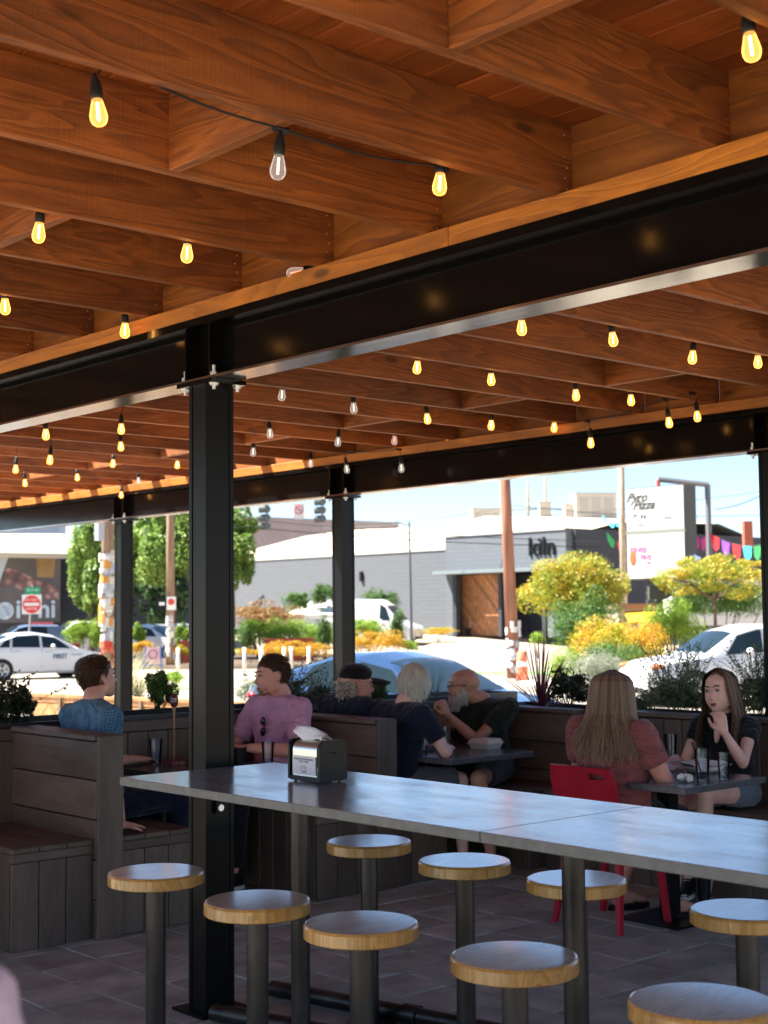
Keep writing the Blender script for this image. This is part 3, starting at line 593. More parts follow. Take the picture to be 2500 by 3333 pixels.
# table number spoon in its red holder
p = atz(380*V, 1652*V, .76); h_ = thing('table_marker', 'wooden spoon with 29 on its dark red bowl, standing in a red holder', 'table marker', (p[0], p[1], .76)); tx, ty = p[0], p[1]
Rb = frame((tx, ty, .76), (rt[0], rt[1], 0), (0, 0, 1)); M_maroon = mat('maroon_paint', (.11, .012, .018), .45); M_ash = mat('pale_wood_stick', (.46, .27, .12), .5, var=.15, vscale=30, stretch=(1, 1, .1))
q = MB(); q.box(-.075, .045, 0, .028, -.04, .02, M=Rb); q.box(-.01, .095, .028, .034, -.055, .01, M=Rb); holder = q.build('holder', M_maroon, h_)
q = MB(); s0 = Vector(Rb @ Vector((-.012, .02, -.005))); q.tube([s0, s0+Vector((0, 0, .26)), s0+Vector((0, 0, .30)), s0+Vector((0, 0, .325))], [.0055, .0055, .008, .012], 10); stick = q.build('handle', M_ash, h_, True)
q = MB(); hd = s0+Vector((0, 0, .36)); Rf = frame(hd, (rt[0], rt[1], 0), (0, 0, 1)); q.ell(hd, (.026, .044, .010), 20, M=Rf.to_3x3()); bowl = q.build('spoon_bowl', M_maroon, h_, True)
M_wt = mat('white_lettering', (.7, .68, .66), .6)
text('number', '29', M_wt, frame(Rf @ Vector((0, .004, .0105)), (rt[0], rt[1], 0), (0, 0, 1)), .034, .0006, bowl, bold=.0005)
text('maker_name', 'Lardo', mat('pink_lettering', (.6, .3, .3), .6), frame(Rb @ Vector((.02, .014, .0208)), (rt[0], rt[1], 0), (0, 0, 1)), .032, .0004, holder, shear=.3)
# takeout box on table 3
p = atz(900*1.0+1255*.5425, 2050+712*.5425, .76); bx = thing('takeout_box', 'white moulded-pulp takeout box closed on the table by the bearded man', 'box', (p[0], p[1], .76)); Rt = Matrix.Translation((p[0], p[1], .76)) @ Matrix.Rotation(math.radians(8), 4, 'Z')
def frustum(q, a0, b0, z0, a1, b1, z1): 
    v = [Rt @ Vector((sx*a, sy*b, z)) for a, b, z in ((a0, b0, z0), (a1, b1, z1)) for sx, sy in ((-1, -1), (1, -1), (1, 1), (-1, 1))]
    q.add(v, [(3, 2, 1, 0), (4, 5, 6, 7), (0, 1, 5, 4), (1, 2, 6, 5), (2, 3, 7, 6), (3, 0, 4, 7)])
M_pulp = mat('white_pulp', (.68, .64, .58), .75, bump=.2, bscale=60)
q = MB(); frustum(q, .068, .068, .0, .082, .082, .036); q.build('base', M_pulp, bx); q = MB(); frustum(q, .088, .088, .0365, .088, .088, .040); frustum(q, .084, .084, .0405, .070, .070, .066); q.build('lid', M_pulp, bx)
q = MB(); q.box(-.10, -.088, -.012, .012, .035, .041, M=Rt); q.build('tab', M_pulp, bx)
# baskets, papers on table 4
def crumple(name, c, rx, ry, h, label, cat, m, seed, fold=1, up=0):
    r_ = random.Random(seed); n = 12; vs = []; fs = []; ph = [r_.uniform(0, 6) for _ in range(6)]
    for i in range(n):
        for j in range(n):
            u = i/(n-1)*2-1; v = j/(n-1)*2-1; z = h*(.35*math.sin(3.1*u+ph[0])*math.sin(2.7*v+ph[1])+.25*math.sin(7*u+ph[2]+2*v)+.2*math.sin(6*v+ph[3]))+h*.6+up*max(0, -u)**3
            vs.append((c[0]+rx*u*(1+.1*math.sin(5*v+ph[4])), c[1]+ry*v*(1+.1*math.sin(4*u+ph[5])), c[2]+max(.002, z*fold)))
    for i in range(n-1):
        for j in range(n-1): fs.append((i*n+j, (i+1)*n+j, (i+1)*n+j+1, i*n+j+1))
    o = MB().add(vs, fs).build(name, m, None, True); tag(o, label, cat); return o
p = atz(1525*V, 1672*V, .76); tray = thing('food_basket', 'shallow oval food tray lined with white paper, between the glasses', 'tray', (p[0]+.05, p[1]+.05, .76)); bc = (p[0]+.08, p[1]+.08, .76)
MB().lathe([(.0001, .003), (.085, .003), (.125, .035), (.122, .037), (.083, .007), (.0001, .007)], bc, 28).build('tray', M_pulp, tray, True)
tag(crumple('liner_paper', (bc[0], bc[1], .79), .14, .12, .03, 'white sheet', 'paper', M_paper, 3), 'crinkled white liner paper spilling over the food tray', 'paper', 'papers on the table')
tag(crumple('liner_paper', (bc[0]-.1, bc[1]+.22, .765), .13, .10, .02, 'w', 'paper', M_paper, 9, up=.10), 'white paper with one corner curled upright left of the cola glass', 'paper', 'papers on the table')
p = atz(1482*V, 1689*V, .76); q = MB()
for k in range(9): q.ell((p[0]+random.uniform(-.03, .03), p[1]+random.uniform(-.03, .03), .777+random.uniform(-.004, .014)), (random.uniform(.012, .022), random.uniform(.012, .022), random.uniform(.01, .018)), 8, M=Matrix.Rotation(random.uniform(0, 3), 3, 'X'))
o = q.build('crumpled_napkin', M_paper, None, False); md = o.modifiers.new('r', 'REMESH'); md.mode = 'VOXEL'; md.voxel_size = .0035; dm = o.modifiers.new('d', 'DISPLACE'); tx_ = bpy.data.textures.new('crumple', 'VORONOI'); tx_.noise_scale = .02; dm.texture = tx_; dm.strength = .01; dm.texture_coords = 'GLOBAL'
tag(o, 'crumpled beige napkin ball left of the cola glass', 'napkin')
# red chair of the woman in maroon
rc = thing('red_chair', 'glossy red metal chair with a slot in its backrest', 'chair', (6.0, 4.95, 0))
def strut(a, b, s0, s1):
    q = MB(); v = []
    for p_, s_ in ((a, s0), (b, s1)): v += [(p_[0]+sx*s_/2, p_[1]+sy*s_/2, p_[2]) for sx, sy in ((-1, -1), (1, -1), (1, 1), (-1, 1))]
    q.add(v, [(3, 2, 1, 0), (4, 5, 6, 7), (0, 1, 5, 4), (1, 2, 6, 5), (2, 3, 7, 6), (3, 0, 4, 7)]); return q
for a, b in (((5.80, 5.18, 0), (5.87, 5.13, .45)), ((5.80, 4.74, 0), (5.87, 4.79, .45)), ((6.20, 4.74, 0), (6.18, 4.79, .45)), ((6.20, 5.18, 0), (6.18, 5.13, .45))): strut(a, b, .028, .036).build('leg', M_red, rc)
board('seat', 5.84, 6.24, 4.76, 5.16, .452, .472, M_red, rc, .008)
q = MB(); xb = lambda z: 5.86-.22*(z-.47)
def panel(y0, y1, z0, z1): q.add([(xb(z)+o_, y, z) for o_ in (0, .016) for y, z in ((y0, z0), (y1, z0), (y1, z1), (y0, z1))], [(3, 2, 1, 0), (4, 5, 6, 7), (0, 1, 5, 4), (1, 2, 6, 5), (2, 3, 7, 6), (3, 0, 4, 7)])
panel(4.75, 5.19, .55, .775); panel(4.76, 4.82, .7751, .805); panel(4.93, 5.185, .7751, .805); panel(4.77, 5.18, .8052, .838); q.build('backrest', M_red, rc)
for y in (4.79, 5.13): strut((xb(.46)+.01, y, .46), (xb(.56)+.008, y, .56), .03, .03).build('back_post', M_red, rc)
# ================================================================== PEOPLE
_k = np.arange(46)+.5; _ph = np.arccos(1-2*_k/46); _th = math.pi*(1+5**.5)*_k
SPH = np.stack([np.cos(_th)*np.sin(_ph), np.sin(_th)*np.sin(_ph), np.cos(_ph)], 1)
I3 = np.eye(3)
def E_(c, r, B=I3):
    r = np.array([r]*3 if not hasattr(r, '__len__') else r, float); return np.array(c, float)+(SPH*r) @ np.array(B).T
def D_(c, ax, r, n=18):                                 # flat disc of points (cuffs and hems)
    a, b, _ = basis(ax); t = np.arange(n)*2*math.pi/n; return np.array(c, float)+r*(np.cos(t)[:, None]*a+np.sin(t)[:, None]*b)
def hulls(name, sets, m, parent, vox=.008, sm=3, disp=0, dscale=.12, wr=0):
    vs = []; fs = []
    for s_ in sets:
        pts = np.concatenate(s_); bm = bmesh.new(); bv = [bm.verts.new(p) for p in pts]; r = bmesh.ops.convex_hull(bm, input=bv)
        for v in [v for v in bm.verts if not v.link_faces]: bm.verts.remove(v)
        bm.verts.index_update(); n = len(vs); vs += [tuple(v.co) for v in bm.verts]; fs += [tuple(v.index+n for v in f.verts) for f in bm.faces]; bm.free()
    me = bpy.data.meshes.new(name); me.from_pydata(vs, [], fs); me.materials.append(m); o = link(name, me, parent)
    r = o.modifiers.new('remesh', 'REMESH'); r.mode = 'VOXEL'; r.voxel_size = vox; r.use_smooth_shade = True
    if sm: s_ = o.modifiers.new('smooth', 'SMOOTH'); s_.factor = .5; s_.iterations = sm
    if disp:
        t = bpy.data.textures.get('folds') or bpy.data.textures.new('folds', 'CLOUDS'); t.noise_scale = dscale; t.noise_depth = 2
        d = o.modifiers.new('folds', 'DISPLACE'); d.texture = t; d.texture_coords = 'GLOBAL'; d.strength = disp; d.mid_level = .5
    return o
def skin(name, c): return mat(name, tuple(min(.8, k*1.3) for k in c), .5, var=.12, vscale=14, sss=.12, bump=.08, bscale=120)
def fabric(name, c, rough=.85, var=.1, pat=None, folds=.5):
    m = mat(name, c, rough, var=var, vscale=10, spec=.2); t = m.node_tree; b = t.nodes['Principled BSDF']; N = t.nodes.new
    tc = N('ShaderNodeTexCoord'); n = N('ShaderNodeTexNoise'); n.inputs['Scale'].default_value = 7; n.inputs['Detail'].default_value = 3; n.inputs['Distortion'].default_value = 1.5
    mp = N('ShaderNodeMapping'); mp.inputs['Scale'].default_value = (1, 1, 2.6); mp.inputs['Rotation'].default_value = (.5, .3, 0); L(tc.outputs['Object'], mp.inputs[0]); L(mp.outputs[0], n.inputs['Vector'])
    bp = N('ShaderNodeBump'); bp.inputs['Strength'].default_value = folds; bp.inputs['Distance'].default_value = .05; L(n.outputs['Fac'], bp.inputs['Height']); L(bp.outputs[0], b.inputs['Normal'])
    b.inputs['Sheen Weight'].default_value = .15
    if pat:
        ck = N('ShaderNodeTexChecker'); ck.inputs['Scale'].default_value = 95; ck.inputs['Color1'].default_value = (*c, 1); ck.inputs['Color2'].default_value = (*pat, 1); m2 = N('ShaderNodeMapping'); m2.inputs['Rotation'].default_value = (.6, .5, .78); L(tc.outputs['Object'], m2.inputs[0]); L(m2.outputs[0], ck.inputs[0]); L(ck.outputs[0], b.inputs['Base Color'])
    return m
def hand(w, d, nrm, curl=.5, spread=.12, s=1., thumb=1):
    """wrist, pointing direction, back-of-hand normal; returns hull sets"""
    d = np.array(d, float); d /= np.linalg.norm(d); nrm = np.array(nrm, float); nrm -= d*(nrm @ d); nrm /= np.linalg.norm(nrm); sd = np.cross(d, nrm)*thumb; w = np.array(w, float); out = []
    B = np.stack([d, sd, nrm], 1); out.append([E_(w, .024*s), E_(w+d*.035*s+sd*.012*s, (.025*s, .020*s, .014*s), B), E_(w+d*.08*s+sd*.03*s, (.012*s, .010*s, .012*s), B), E_(w+d*.08*s-sd*.03*s, (.012*s, .010*s, .011*s), B)])
    for k, (o, ln) in enumerate(((.031, .068), (.0105, .078), (-.0105, .072), (-.031, .056))):
        p = w+d*.083*s+sd*o*s; ang = 0; dr = d+sd*(o*4)*spread; dr /= np.linalg.norm(dr); r = .0088*s
        for seg in (.45, .32, .26):
            ang += curl*(.9 if seg == .45 else 1.2); q = p+(dr*math.cos(ang)-nrm*math.sin(ang))*ln*seg*s; out.append([E_(p, r), E_(q, r*.92)]); p = q; r *= .92
    t0 = w+d*.022*s+sd*.022*s; t1 = t0+(d*.6+sd*.75-nrm*.25)*.042*s; t2 = t1+(d*.95+sd*.1-nrm*.45*(.4+curl))*.032*s; t3 = t2+(d*.9-sd*.2*curl-nrm*.3)*.022*s
    out += [[E_(t0, .014*s), E_(t1, .0115*s)], [E_(t1, .0115*s), E_(t2, .010*s)], [E_(t2, .010*s), E_(t3, .0085*s)]]
    return out
def head_matrix(c, yaw, pitch=0, roll=0, sc_=1.07):
    return (Matrix.Translation(c) @ Matrix.Rotation(math.radians(yaw), 4, 'Z') @ Matrix.Rotation(-math.radians(pitch), 4, 'Y') @ Matrix.Rotation(math.radians(roll), 4, 'X') @ Matrix.Scale(sc_, 4))
def headsets(M, s=1., neck=None, jaw=1., nr=.055):
    A = np.array(M.to_3x3()); c = np.array(M.translation)
    T = lambda p: c+A @ (np.array(p, float)*s)
    e = lambda p, r: E_(T(p), np.array([r]*3 if not hasattr(r, '__len__') else r)*s, A)
    o = [[e((-.018, 0, .030), (.092, .074, .086)), e((.012, 0, .045), (.075, .066, .062))],
         [e((.035, 0, .035), (.052, .060, .055)), e((.062, 0, -.088), (.024, .022*jaw, .020)), e((.0, .046, -.060), .024), e((.0, -.046, -.060), .024), e((.045, .034, -.030), .030), e((.045, -.034, -.030), .030)],
         [e((.080, 0, .012), (.010, .009, .010)), e((.104, 0, -.024), (.011, .011, .010)), e((.084, 0, -.034), (.010, .015, .008))],
         [e((.078, .030, .031), (.012, .018, .007)), e((.080, .010, .030), (.010, .008, .007))], [e((.078, -.030, .031), (.012, .018, .007)), e((.080, -.010, .030), (.010, .008, .007))],
         [e((.052, .040, -.018), (.024, .020, .020)), e((.066, .026, -.038), .016)], [e((.052, -.040, -.018), (.024, .020, .020)), e((.066, -.026, -.038), .016)],
         [e((.083, 0, -.054), (.010, .022, .008)), e((.080, 0, -.066), (.010, .018, .007))],
         [e((-.008, .076, .012), (.012, .007, .016)), e((-.004, .078, -.022), (.007, .006, .010)), e((-.024, .083, .012), (.006, .005, .016))],
         [e((-.008, -.076, .012), (.012, .007, .016)), e((-.004, -.078, -.022), (.007, .006, .010)), e((-.024, -.083, .012), (.006, .005, .016))]]
    if neck is not None: o.append([e((-.022, 0, -.045), nr/s), E_(neck, nr*1.12)])
    return o
def face(M, root, s=1., brow=(.08, .04, .02), lip=(.36, .12, .10), iris=(.05, .03, .02), gap=False):
    A = M.to_3x3(); T = lambda p: M @ (Vector(p)*s)
    mw = mat('eye_white', (.55, .52, .50), .3); mi = mat('iris_dark', iris, .2); mb_ = mat('brow_hair', brow, .8); ml = mat('lip_skin', lip, .5); lid = mat('eyelash', (.05, .025, .018), .8)
    for sy in (1, -1):
        q = MB(); q.ell(T((.083, sy*.031, .011)), (.006*s, .0125*s, .0062*s), 12, 0, A); q.ell(T((.0862, sy*.031, .011)), (.0045*s, .0056*s, .0056*s), 10, 1, A); q.build('eye', [mw, mi], root, True)
        q = MB(); q.tube([T((.0845, sy*.0455, .012)), T((.0885, sy*.038, .0175)), T((.0905, sy*.031, .019)), T((.089, sy*.022, .017)), T((.087, sy*.018, .012))], [.0012*s, .0022*s, .0026*s, .0022*s, .001*s], 6); q.build('eyelid', lid, root)
        q = MB(); q.tube([T((.0925, sy*.013, .033)), T((.0955, sy*.026, .040)), T((.089, sy*.040, .040)), T((.080, sy*.051, .033))], [.0032*s, .0042*s, .0036*s, .0015*s], 6); q.build('eyebrow', mb_, root)
    q = MB(); q.ell(T((.0915, 0, -.0565)), (.0045*s, .021*s, .0042*s), 12, 0, A); q.ell(T((.0905, 0, -.066)), (.005*s, .018*s, .005*s), 12, 0, A)
    if gap: q.ell(T((.0935, 0, -.0612)), (.0035*s, .014*s, .0028*s), 10, 1, A)
    q.build('mouth', [ml, mat('mouth_dark', (.05, .01, .01), .6)], root, True)
def scalp(M, s, lo, face_z=.055, back_z=-.06, n=900, seed=1):
    """random points on the hair-bearing part of the skull, local unit directions"""
    r = np.random.default_rng(seed); out = []
    while len(out) < n:
        d = r.normal(size=3); d /= np.linalg.norm(d); x, y, z = d[0]*.100-.014, d[1]*.082, d[2]*.096+.034
        lim = face_z if x > .035 else (back_z if x < -.02 else face_z+(back_z-face_z)*(.035-x)/.055)
        if abs(y) > .070 and x > -.005: lim = max(lim, lo)
        if z > lim: out.append((np.array([x, y, z])*s, d))
    return out
def tuft(pts, M, ln, w_, dirf, jit=.5, seed=2):
    r = np.random.default_rng(seed); vs = []; fs = []; mi = []
    A = np.array(M.to_3x3()); c = np.array(M.translation)
    for p, d in pts:
        dr = dirf(p, d)+r.normal(size=3)*jit*.35; dr /= np.linalg.norm(dr); sd = np.cross(dr, d+r.normal(size=3)*.3); sd /= np.linalg.norm(sd)+1e-9; l = ln*r.uniform(.6, 1.25); n = len(vs)
        a = p*1.0; b = p+dr*l*.5+d*l*.12; e = p+dr*l
        for q in (a-sd*w_, a+sd*w_, b+sd*w_*.8, b-sd*w_*.8, e): vs.append(c+A @ q)
        fs += [(n, n+1, n+2, n+3), (n+3, n+2, n+4)]; k = int(r.integers(0, 3)); mi += [k, k]
    q = MB(); q.add(vs, fs); q.m = mi; return q
def hairmats(name, c, v=.35):
    o = []
    for sfx, k_ in (('_a', 1), ('_b', 1+v), ('_c', 1-v)):
        m = mat(name+sfx, tuple(q*k_ for q in c), .45, spec=.4); t = m.node_tree; tl = t.nodes.new('ShaderNodeBsdfTranslucent'); tl.inputs[0].default_value = (*[min(1, q*k_*1.3) for q in c], 1); mx = t.nodes.new('ShaderNodeMixShader'); mx.inputs[0].default_value = .4
        L(t.nodes['Principled BSDF'].outputs[0], mx.inputs[1]); L(tl.outputs[0], mx.inputs[2]); L(mx.outputs[0], t.nodes['Material Output'].inputs[0]); o.append(m)
    return o
def haircap(M, s, m, root, lo=.02, th=.004, front=.012, bz=-.055, name='hair_base', tk=1.):
    A = np.array(M.to_3x3()); c = np.array(M.translation); e = lambda p, r: E_(c+A @ (np.array(p)*s), np.array(r)*s, A)
    sets = [[e((-.022, 0, .040), (.090+th, .074+th, .082+th)), e((front, 0, .058), (.070+th*.5, .062+th, .056+th))], [e((-.052, 0, .0), (.052, .064+th, .06)), e((-.050, 0, bz), (.040, .052, .022))]]
    return hulls(name, sets, m, root, .006, 2)
def long_hair(M, s, mats_, root, body, n=420, ln=.42, spread=1., seed=5, front=True, backoff=.07, th0=60, part=0., vol=0., thin=1.):
    """ribbon locks from the crown down past the shoulders"""
    r = np.random.default_rng(seed); A = np.array(M.to_3x3()); c = np.array(M.translation); vs = []; fs = []; mi = []
    for k in range(n):
        t = math.radians(r.uniform(th0, 360-th0)); rad = np.array([math.cos(t), math.sin(t), 0]); back = max(0, -math.cos(t)); side = abs(math.sin(t))
        lay = r.uniform(.0, 1.0); o_ = .006+.016*lay+vol*.8
        P0 = np.array([-.005+part*.0+math.cos(t)*.012, part+math.sin(t)*.008, .131+.004*lay]); 
        P1 = np.array([-.018+math.cos(t)*(.072+o_), math.sin(t)*(.060+o_), .086+.01*lay])
        P2 = np.array([-.022+math.cos(t)*(.090+o_), math.sin(t)*(.080+o_), .015])
        P3 = np.array([-.030+math.cos(t)*(.092+o_+.01*back), math.sin(t)*(.092+o_), -.08]); l = ln*r.uniform(.72, 1.05)*(.8+.25*back)
        ctl = [c+A @ (q*s) for q in (P0, P1, P2, P3)]
        rw = A @ rad; rw[2] = 0; rw /= np.linalg.norm(rw)+1e-9
        p4 = ctl[3]+rw*(.028*spread+backoff*back*.55)+np.array([0, 0, -l*.30]); p5 = ctl[3]+rw*(.045*spread+backoff*back)+np.array([0, 0, -l*.62])+r.normal(size=3)*.012; p6 = p5+rw*.012+np.array([0, 0, -l*.28])+r.normal(size=3)*.014
        ctl += [p4, p5, p6]; ctl = np.array(ctl)
        tt = np.linspace(0, len(ctl)-1, 15); path = []
        for u in tt:
            i = min(int(u), len(ctl)-2); f_ = u-i; p0 = ctl[max(i-1, 0)]; p1 = ctl[i]; p2 = ctl[i+1]; p3 = ctl[min(i+2, len(ctl)-1)]
            path.append(.5*((2*p1)+(-p0+p2)*f_+(2*p0-5*p1+4*p2-p3)*f_**2+(-p0+3*p1-3*p2+p3)*f_**3))
        path = np.array(path); wav = r.uniform(0, 6.3); wd = r.uniform(.003, .0065)*thin; nn = len(vs)
        for j, p in enumerate(path):
            tn = path[min(j+1, 14)]-path[max(j-1, 0)]; out = p-(c+np.array([0, 0, p[2]-c[2]])); out[2] = 0; sd = np.cross(tn, out+1e-6); sd /= np.linalg.norm(sd)+1e-9
            p = p+sd*.006*math.sin(wav+j*.7)*(j/14); ww = wd*(1-.75*(j/14)**3); vs += [p-sd*ww, p+sd*ww]
        for j in range(14): fs.append((nn+2*j, nn+2*j+1, nn+2*j+3, nn+2*j+2)); mi.append(int(k % 3))
    q = MB(); q.add(vs, fs); q.m = mi; return q.build('hair', mats_, root, False)
def person(label, root_loc, M, neck, sh, el, wr, hd, pel, knee, ank, sk, top, bot, g=1., belly=0., s=1., toe=None, sleeve=.55, shorts=.95, waistz=None, vox=.0075, ar=.041, jaw=1., nr=.055, sw=.02, hem=None, yaw=0, shoes=None, neckline=None, bw=1., lift=.028):
    """continuous body plus shirt, bottoms; sh/el/wr/... are (right, left) pairs in metres"""
    root = thing('person', label, 'person', root_loc); A_ = np.array; neck = A_(neck, float); pel = A_(pel, float); sh = [A_(q, float) for q in sh]; el = [A_(q, float) for q in el]; wr = [A_(q, float) for q in wr]; knee = [A_(q, float) for q in knee]; ank = [A_(q, float) for q in ank]
    f = np.array([math.cos(math.radians(yaw)), math.sin(math.radians(yaw)), 0]); lf = np.array([-f[1], f[0], 0]); B = np.stack([f, lf, [0, 0, 1]], 1)
    msh = (sh[0]+sh[1])/2; chest = msh*.72+pel*.28; waist = msh*.35+pel*.65; hip = [pel-lf*.085, pel+lf*.085]
    def torso(i, gg=g):
        return [[E_(sh[0]-[0, 0, .005], .050+i), E_(sh[1]-[0, 0, .005], .050+i), E_(neck-[0, 0, .045], (.062+i, .085+i, .04), B), E_(chest+f*.005, ((.100*gg)+i, (.150*gg)+i, .10), B)],
                [E_(chest, (.105*gg+i, .150*gg+i, .10), B), E_(waist+f*belly*.5, (.105*gg+belly*.6+i, .138*gg+belly*.4+i, .09), B)],
                [E_(waist+f*belly*.5, (.105*gg+belly*.6+i, .138*gg+belly*.4+i, .09), B), E_(pel+[0, 0, -.01], (.115*gg+i, .155*gg*bw+i, .088), B)]]
    sh = [q+np.array([0, 0, .028+lift]) for q in sh]; neck = neck+np.array([0, 0, .022+lift]); msh = (sh[0]+sh[1])/2
    body = headsets(M, s, neck-[0, 0, .02], jaw, nr)+torso(0); r0 = ar
    for k in (0, 1):
        body += [[E_(sh[k], r0*1.25), E_(el[k]*.25+sh[k]*.75, r0*1.15), E_(el[k], r0*.86)], [E_(el[k], r0*.86), E_(el[k]*.7+wr[k]*.3, r0*.95), E_(wr[k], r0*.58)]]
        if hd[k] is not None: body += hand(wr[k], hd[k][0], hd[k][1], hd[k][2], s=hd[k][3] if len(hd[k]) > 3 else 1., thumb=(1 if k == 0 else -1))
        body += [[E_(hip[k], .082*g), E_(knee[k], .056*(g+1)/2)], [E_(knee[k], .055), E_(knee[k]*.65+ank[k]*.35, .052*(g+1)/2), E_(ank[k]+[0, 0, .03], .034)]]
        tv = (toe[k] if toe else f); tv = A_(tv, float); tv = tv/np.linalg.norm(tv)
        body += [[E_(ank[k]+[0, 0, -.01], .033), E_(ank[k]-tv*.035+[0, 0, -.045], .028), E_(ank[k]+tv*.135+[0, 0, -.055], (.028, .034, .018), I3)]]
    hulls('body', body, sk, root, vox, 2)
    shirt = torso(sw*.75)
    for k in (0, 1):
        a = sh[k]; e_ = el[k]; t1 = min(sleeve, 1); ax = e_-a; p1 = a+ax*t1; rr = ar*1.25+sw*.8
        if t1 < 1: shirt += [[E_(a, rr), D_(p1, ax, (ar*1.05+sw))]]
        else:
            shirt += [[E_(a, rr), E_(e_, ar*.9+sw*.8)]]; t2 = sleeve-1; ax = wr[k]-e_; p2 = e_+ax*t2
            if t2 > 0: shirt += [[E_(e_, ar*.9+sw*.8), D_(p2, ax, ar*.8+sw*.6)]]
    if hem: shirt += [[E_(pel+[0, 0, .02], (.115*g+belly*.5+sw, .160*g*bw+sw, .07), B), E_(pel+A_(hem), (.12*g+sw, .165*g*bw+sw, .03), B)]]
    so_ = hulls('shirt', shirt, top, root, vox*1.05, 4, disp=.016, dscale=.07)
    bo = [[E_(pel+[0, 0, .0], (.120*g+.006, .162*g*bw+.006, .095), B)]]
    for k in (0, 1):
        bo += [[E_(hip[k], .092*g), E_(hip[k]*.4+knee[k]*.6, .078*(g+1)/2) if shorts < 1 else E_(knee[k], .066*(g+1)/2)]]
        if shorts < 1: bo[-1] = [E_(hip[k], .094*g), D_(hip[k]*(1-shorts)+knee[k]*shorts, knee[k]-hip[k], .080*(g+1)/2)]
        elif shorts > 1: e2 = knee[k]+(ank[k]-knee[k])*(shorts-1); bo += [[E_(knee[k], .066*(g+1)/2), D_(e2, ank[k]-knee[k], .058*(g+1)/2)]]
    hulls('trousers' if shorts > 1 else 'shorts', bo, bot, root, .009, 3, disp=.012, dscale=.06)
    if shoes:
        for k in (0, 1):
            tv = A_((toe[k] if toe else f), float); tv /= np.linalg.norm(tv); a = ank[k]
            if shoes[0] == 'sneaker':
                up = hulls('sneaker', [[E_(a+[0, 0, -.012], .043), E_(a-tv*.045+[0, 0, -.04], .034), E_(a+tv*.145+[0, 0, -.052], (.036, .038, .024))]], shoes[1], root, .006, 2)
                q = MB(); pts = [a-tv*.075, a+tv*.175]; sd = np.cross(tv, [0, 0, 1.]); sd /= np.linalg.norm(sd); nz = np.cross(sd, tv); nz = nz if nz[2] > 0 else -nz
                o_ = []; 
                for u in np.linspace(0, 2*math.pi, 25)[:-1]: o_.append(a+tv*(.05+.135*math.cos(u))+sd*.043*math.sin(u)-nz*.082)
                if np.cross(o_[1]-o_[0], o_[2]-o_[0]) @ nz < 0: o_ = o_[::-1]
                q.poly(o_, .022); q.build('sole', M_whiterub, up)
                q = MB(); q.ell(a+tv*.150-nz*.052, (.030, .034, .018), 12, 0); q.build('toe_cap', M_whiterub, up, True); q = MB()
                for j in range(6): c0 = a+tv*(.035+.017*j)+nz*(.030-.011*j)-nz*.012; q.tube([c0-sd*.019, c0+nz*.004, c0+sd*.019+tv*.008], .0028, 5)
                q.build('lace', M_whiterub, up)
            else:
                q = MB(); o_ = []; sd = np.cross(tv, [0, 0, 1.]); sd /= np.linalg.norm(sd)
                for u in np.linspace(0, 2*math.pi, 25)[:-1]: o_.append(a+tv*(.055+.135*math.cos(u))+sd*.046*math.sin(u)-A_([0, 0, .098]))
                if np.cross(o_[1]-o_[0], o_[2]-o_[0])[2] < 0: o_ = o_[::-1]
                q.poly(o_, .026); sa = q.build('sandal', shoes[1], root); q = MB()
                for u0, u1, h in ((.10, .10, .022), (.02, .09, .045)): c0 = a+tv*u0; c1 = a+tv*u1; q.tube([c0-sd*.043-A_([0, 0, .078]), (c0+c1)/2-A_([0, 0, .078-h-.012]), c1+sd*.043-A_([0, 0, .078])], .0055, 6)
                q.tube([a-tv*.0+sd*.04-A_([0, 0, .05]), a-tv*.045-A_([0, 0, .025]), a-sd*.04-A_([0, 0, .05])], .006, 6); q.build('strap', shoes[1], sa)
    return root
def collar(M, neck, m, root, yaw, r=.070, h=.035, open_=.5):
    f = math.radians(yaw); q = MB(); vs = []; fs = []; n = 20
    for i in range(n+1):
        t = f+open_+(2*math.pi-2*open_)*i/n; front = abs(i/n-.5)*2
        for (rr, z) in ((r*.93, .012+h*(1-.5*front)), (r*1.28, -.018-.018*front), (r*1.22, -.034-.034*front**3)): vs.append((neck[0]+rr*math.cos(t)*1.0, neck[1]+rr*math.sin(t)*1.1, neck[2]+z-.01))
    for i in range(n):
        for j in range(2): fs.append((i*3+j, (i+1)*3+j, (i+1)*3+j+1, i*3+j+1))
    o = q.add(vs, fs).build('collar', m, root, True); s_ = o.modifiers.new('t', 'SOLIDIFY'); s_.thickness = .004; return o
M_whiterub = mat('white_rubber', (.62, .60, .55), .6)
S_fair = skin('skin_fair', (.50, .27, .20)); S_pink = skin('skin_ruddy', (.48, .22, .16)); S_tan = skin('skin_tan', (.40, .20, .13)); S_pale = skin('skin_pale', (.60, .36, .29))
# ---- man in the blue shirt, seen from behind
H1 = head_matrix((4.20, 7.20, 1.292), 2, 9, -4); hw = atz(286*V, 1784*V, .53)
blue = fabric('blue_patterned_cotton', (.025, .085, .15), pat=(.10, .22, .33))
p1 = person('dark-haired man in a blue patterned shirt, seen from behind in the left booth', (4.17, 7.13, SZ), H1, (4.135, 7.14, 1.155), [(4.12, 6.93, 1.04), (4.12, 7.37, 1.03)], [(4.10, 6.86, .76), (4.30, 7.50, .80)], [(hw[0]-.10, hw[1]-.05, .55), (4.56, 7.38, .80)], [((1, .25, -.12), (0, .0, 1), .12), ((1, -.3, 0), (0, 0, 1), .3)], (4.18, 7.13, .60), [(4.62, 7.02, .60), (4.62, 7.28, .60)], [(4.62, 7.02, .11), (4.62, 7.30, .11)], S_fair, blue, fabric('dark_jeans', (.010, .014, .035)), g=1.08, sleeve=1.3, shorts=1.9, yaw=3, hem=(-.02, 0, -.02), shoes=('sneaker', M_black), ar=.045)
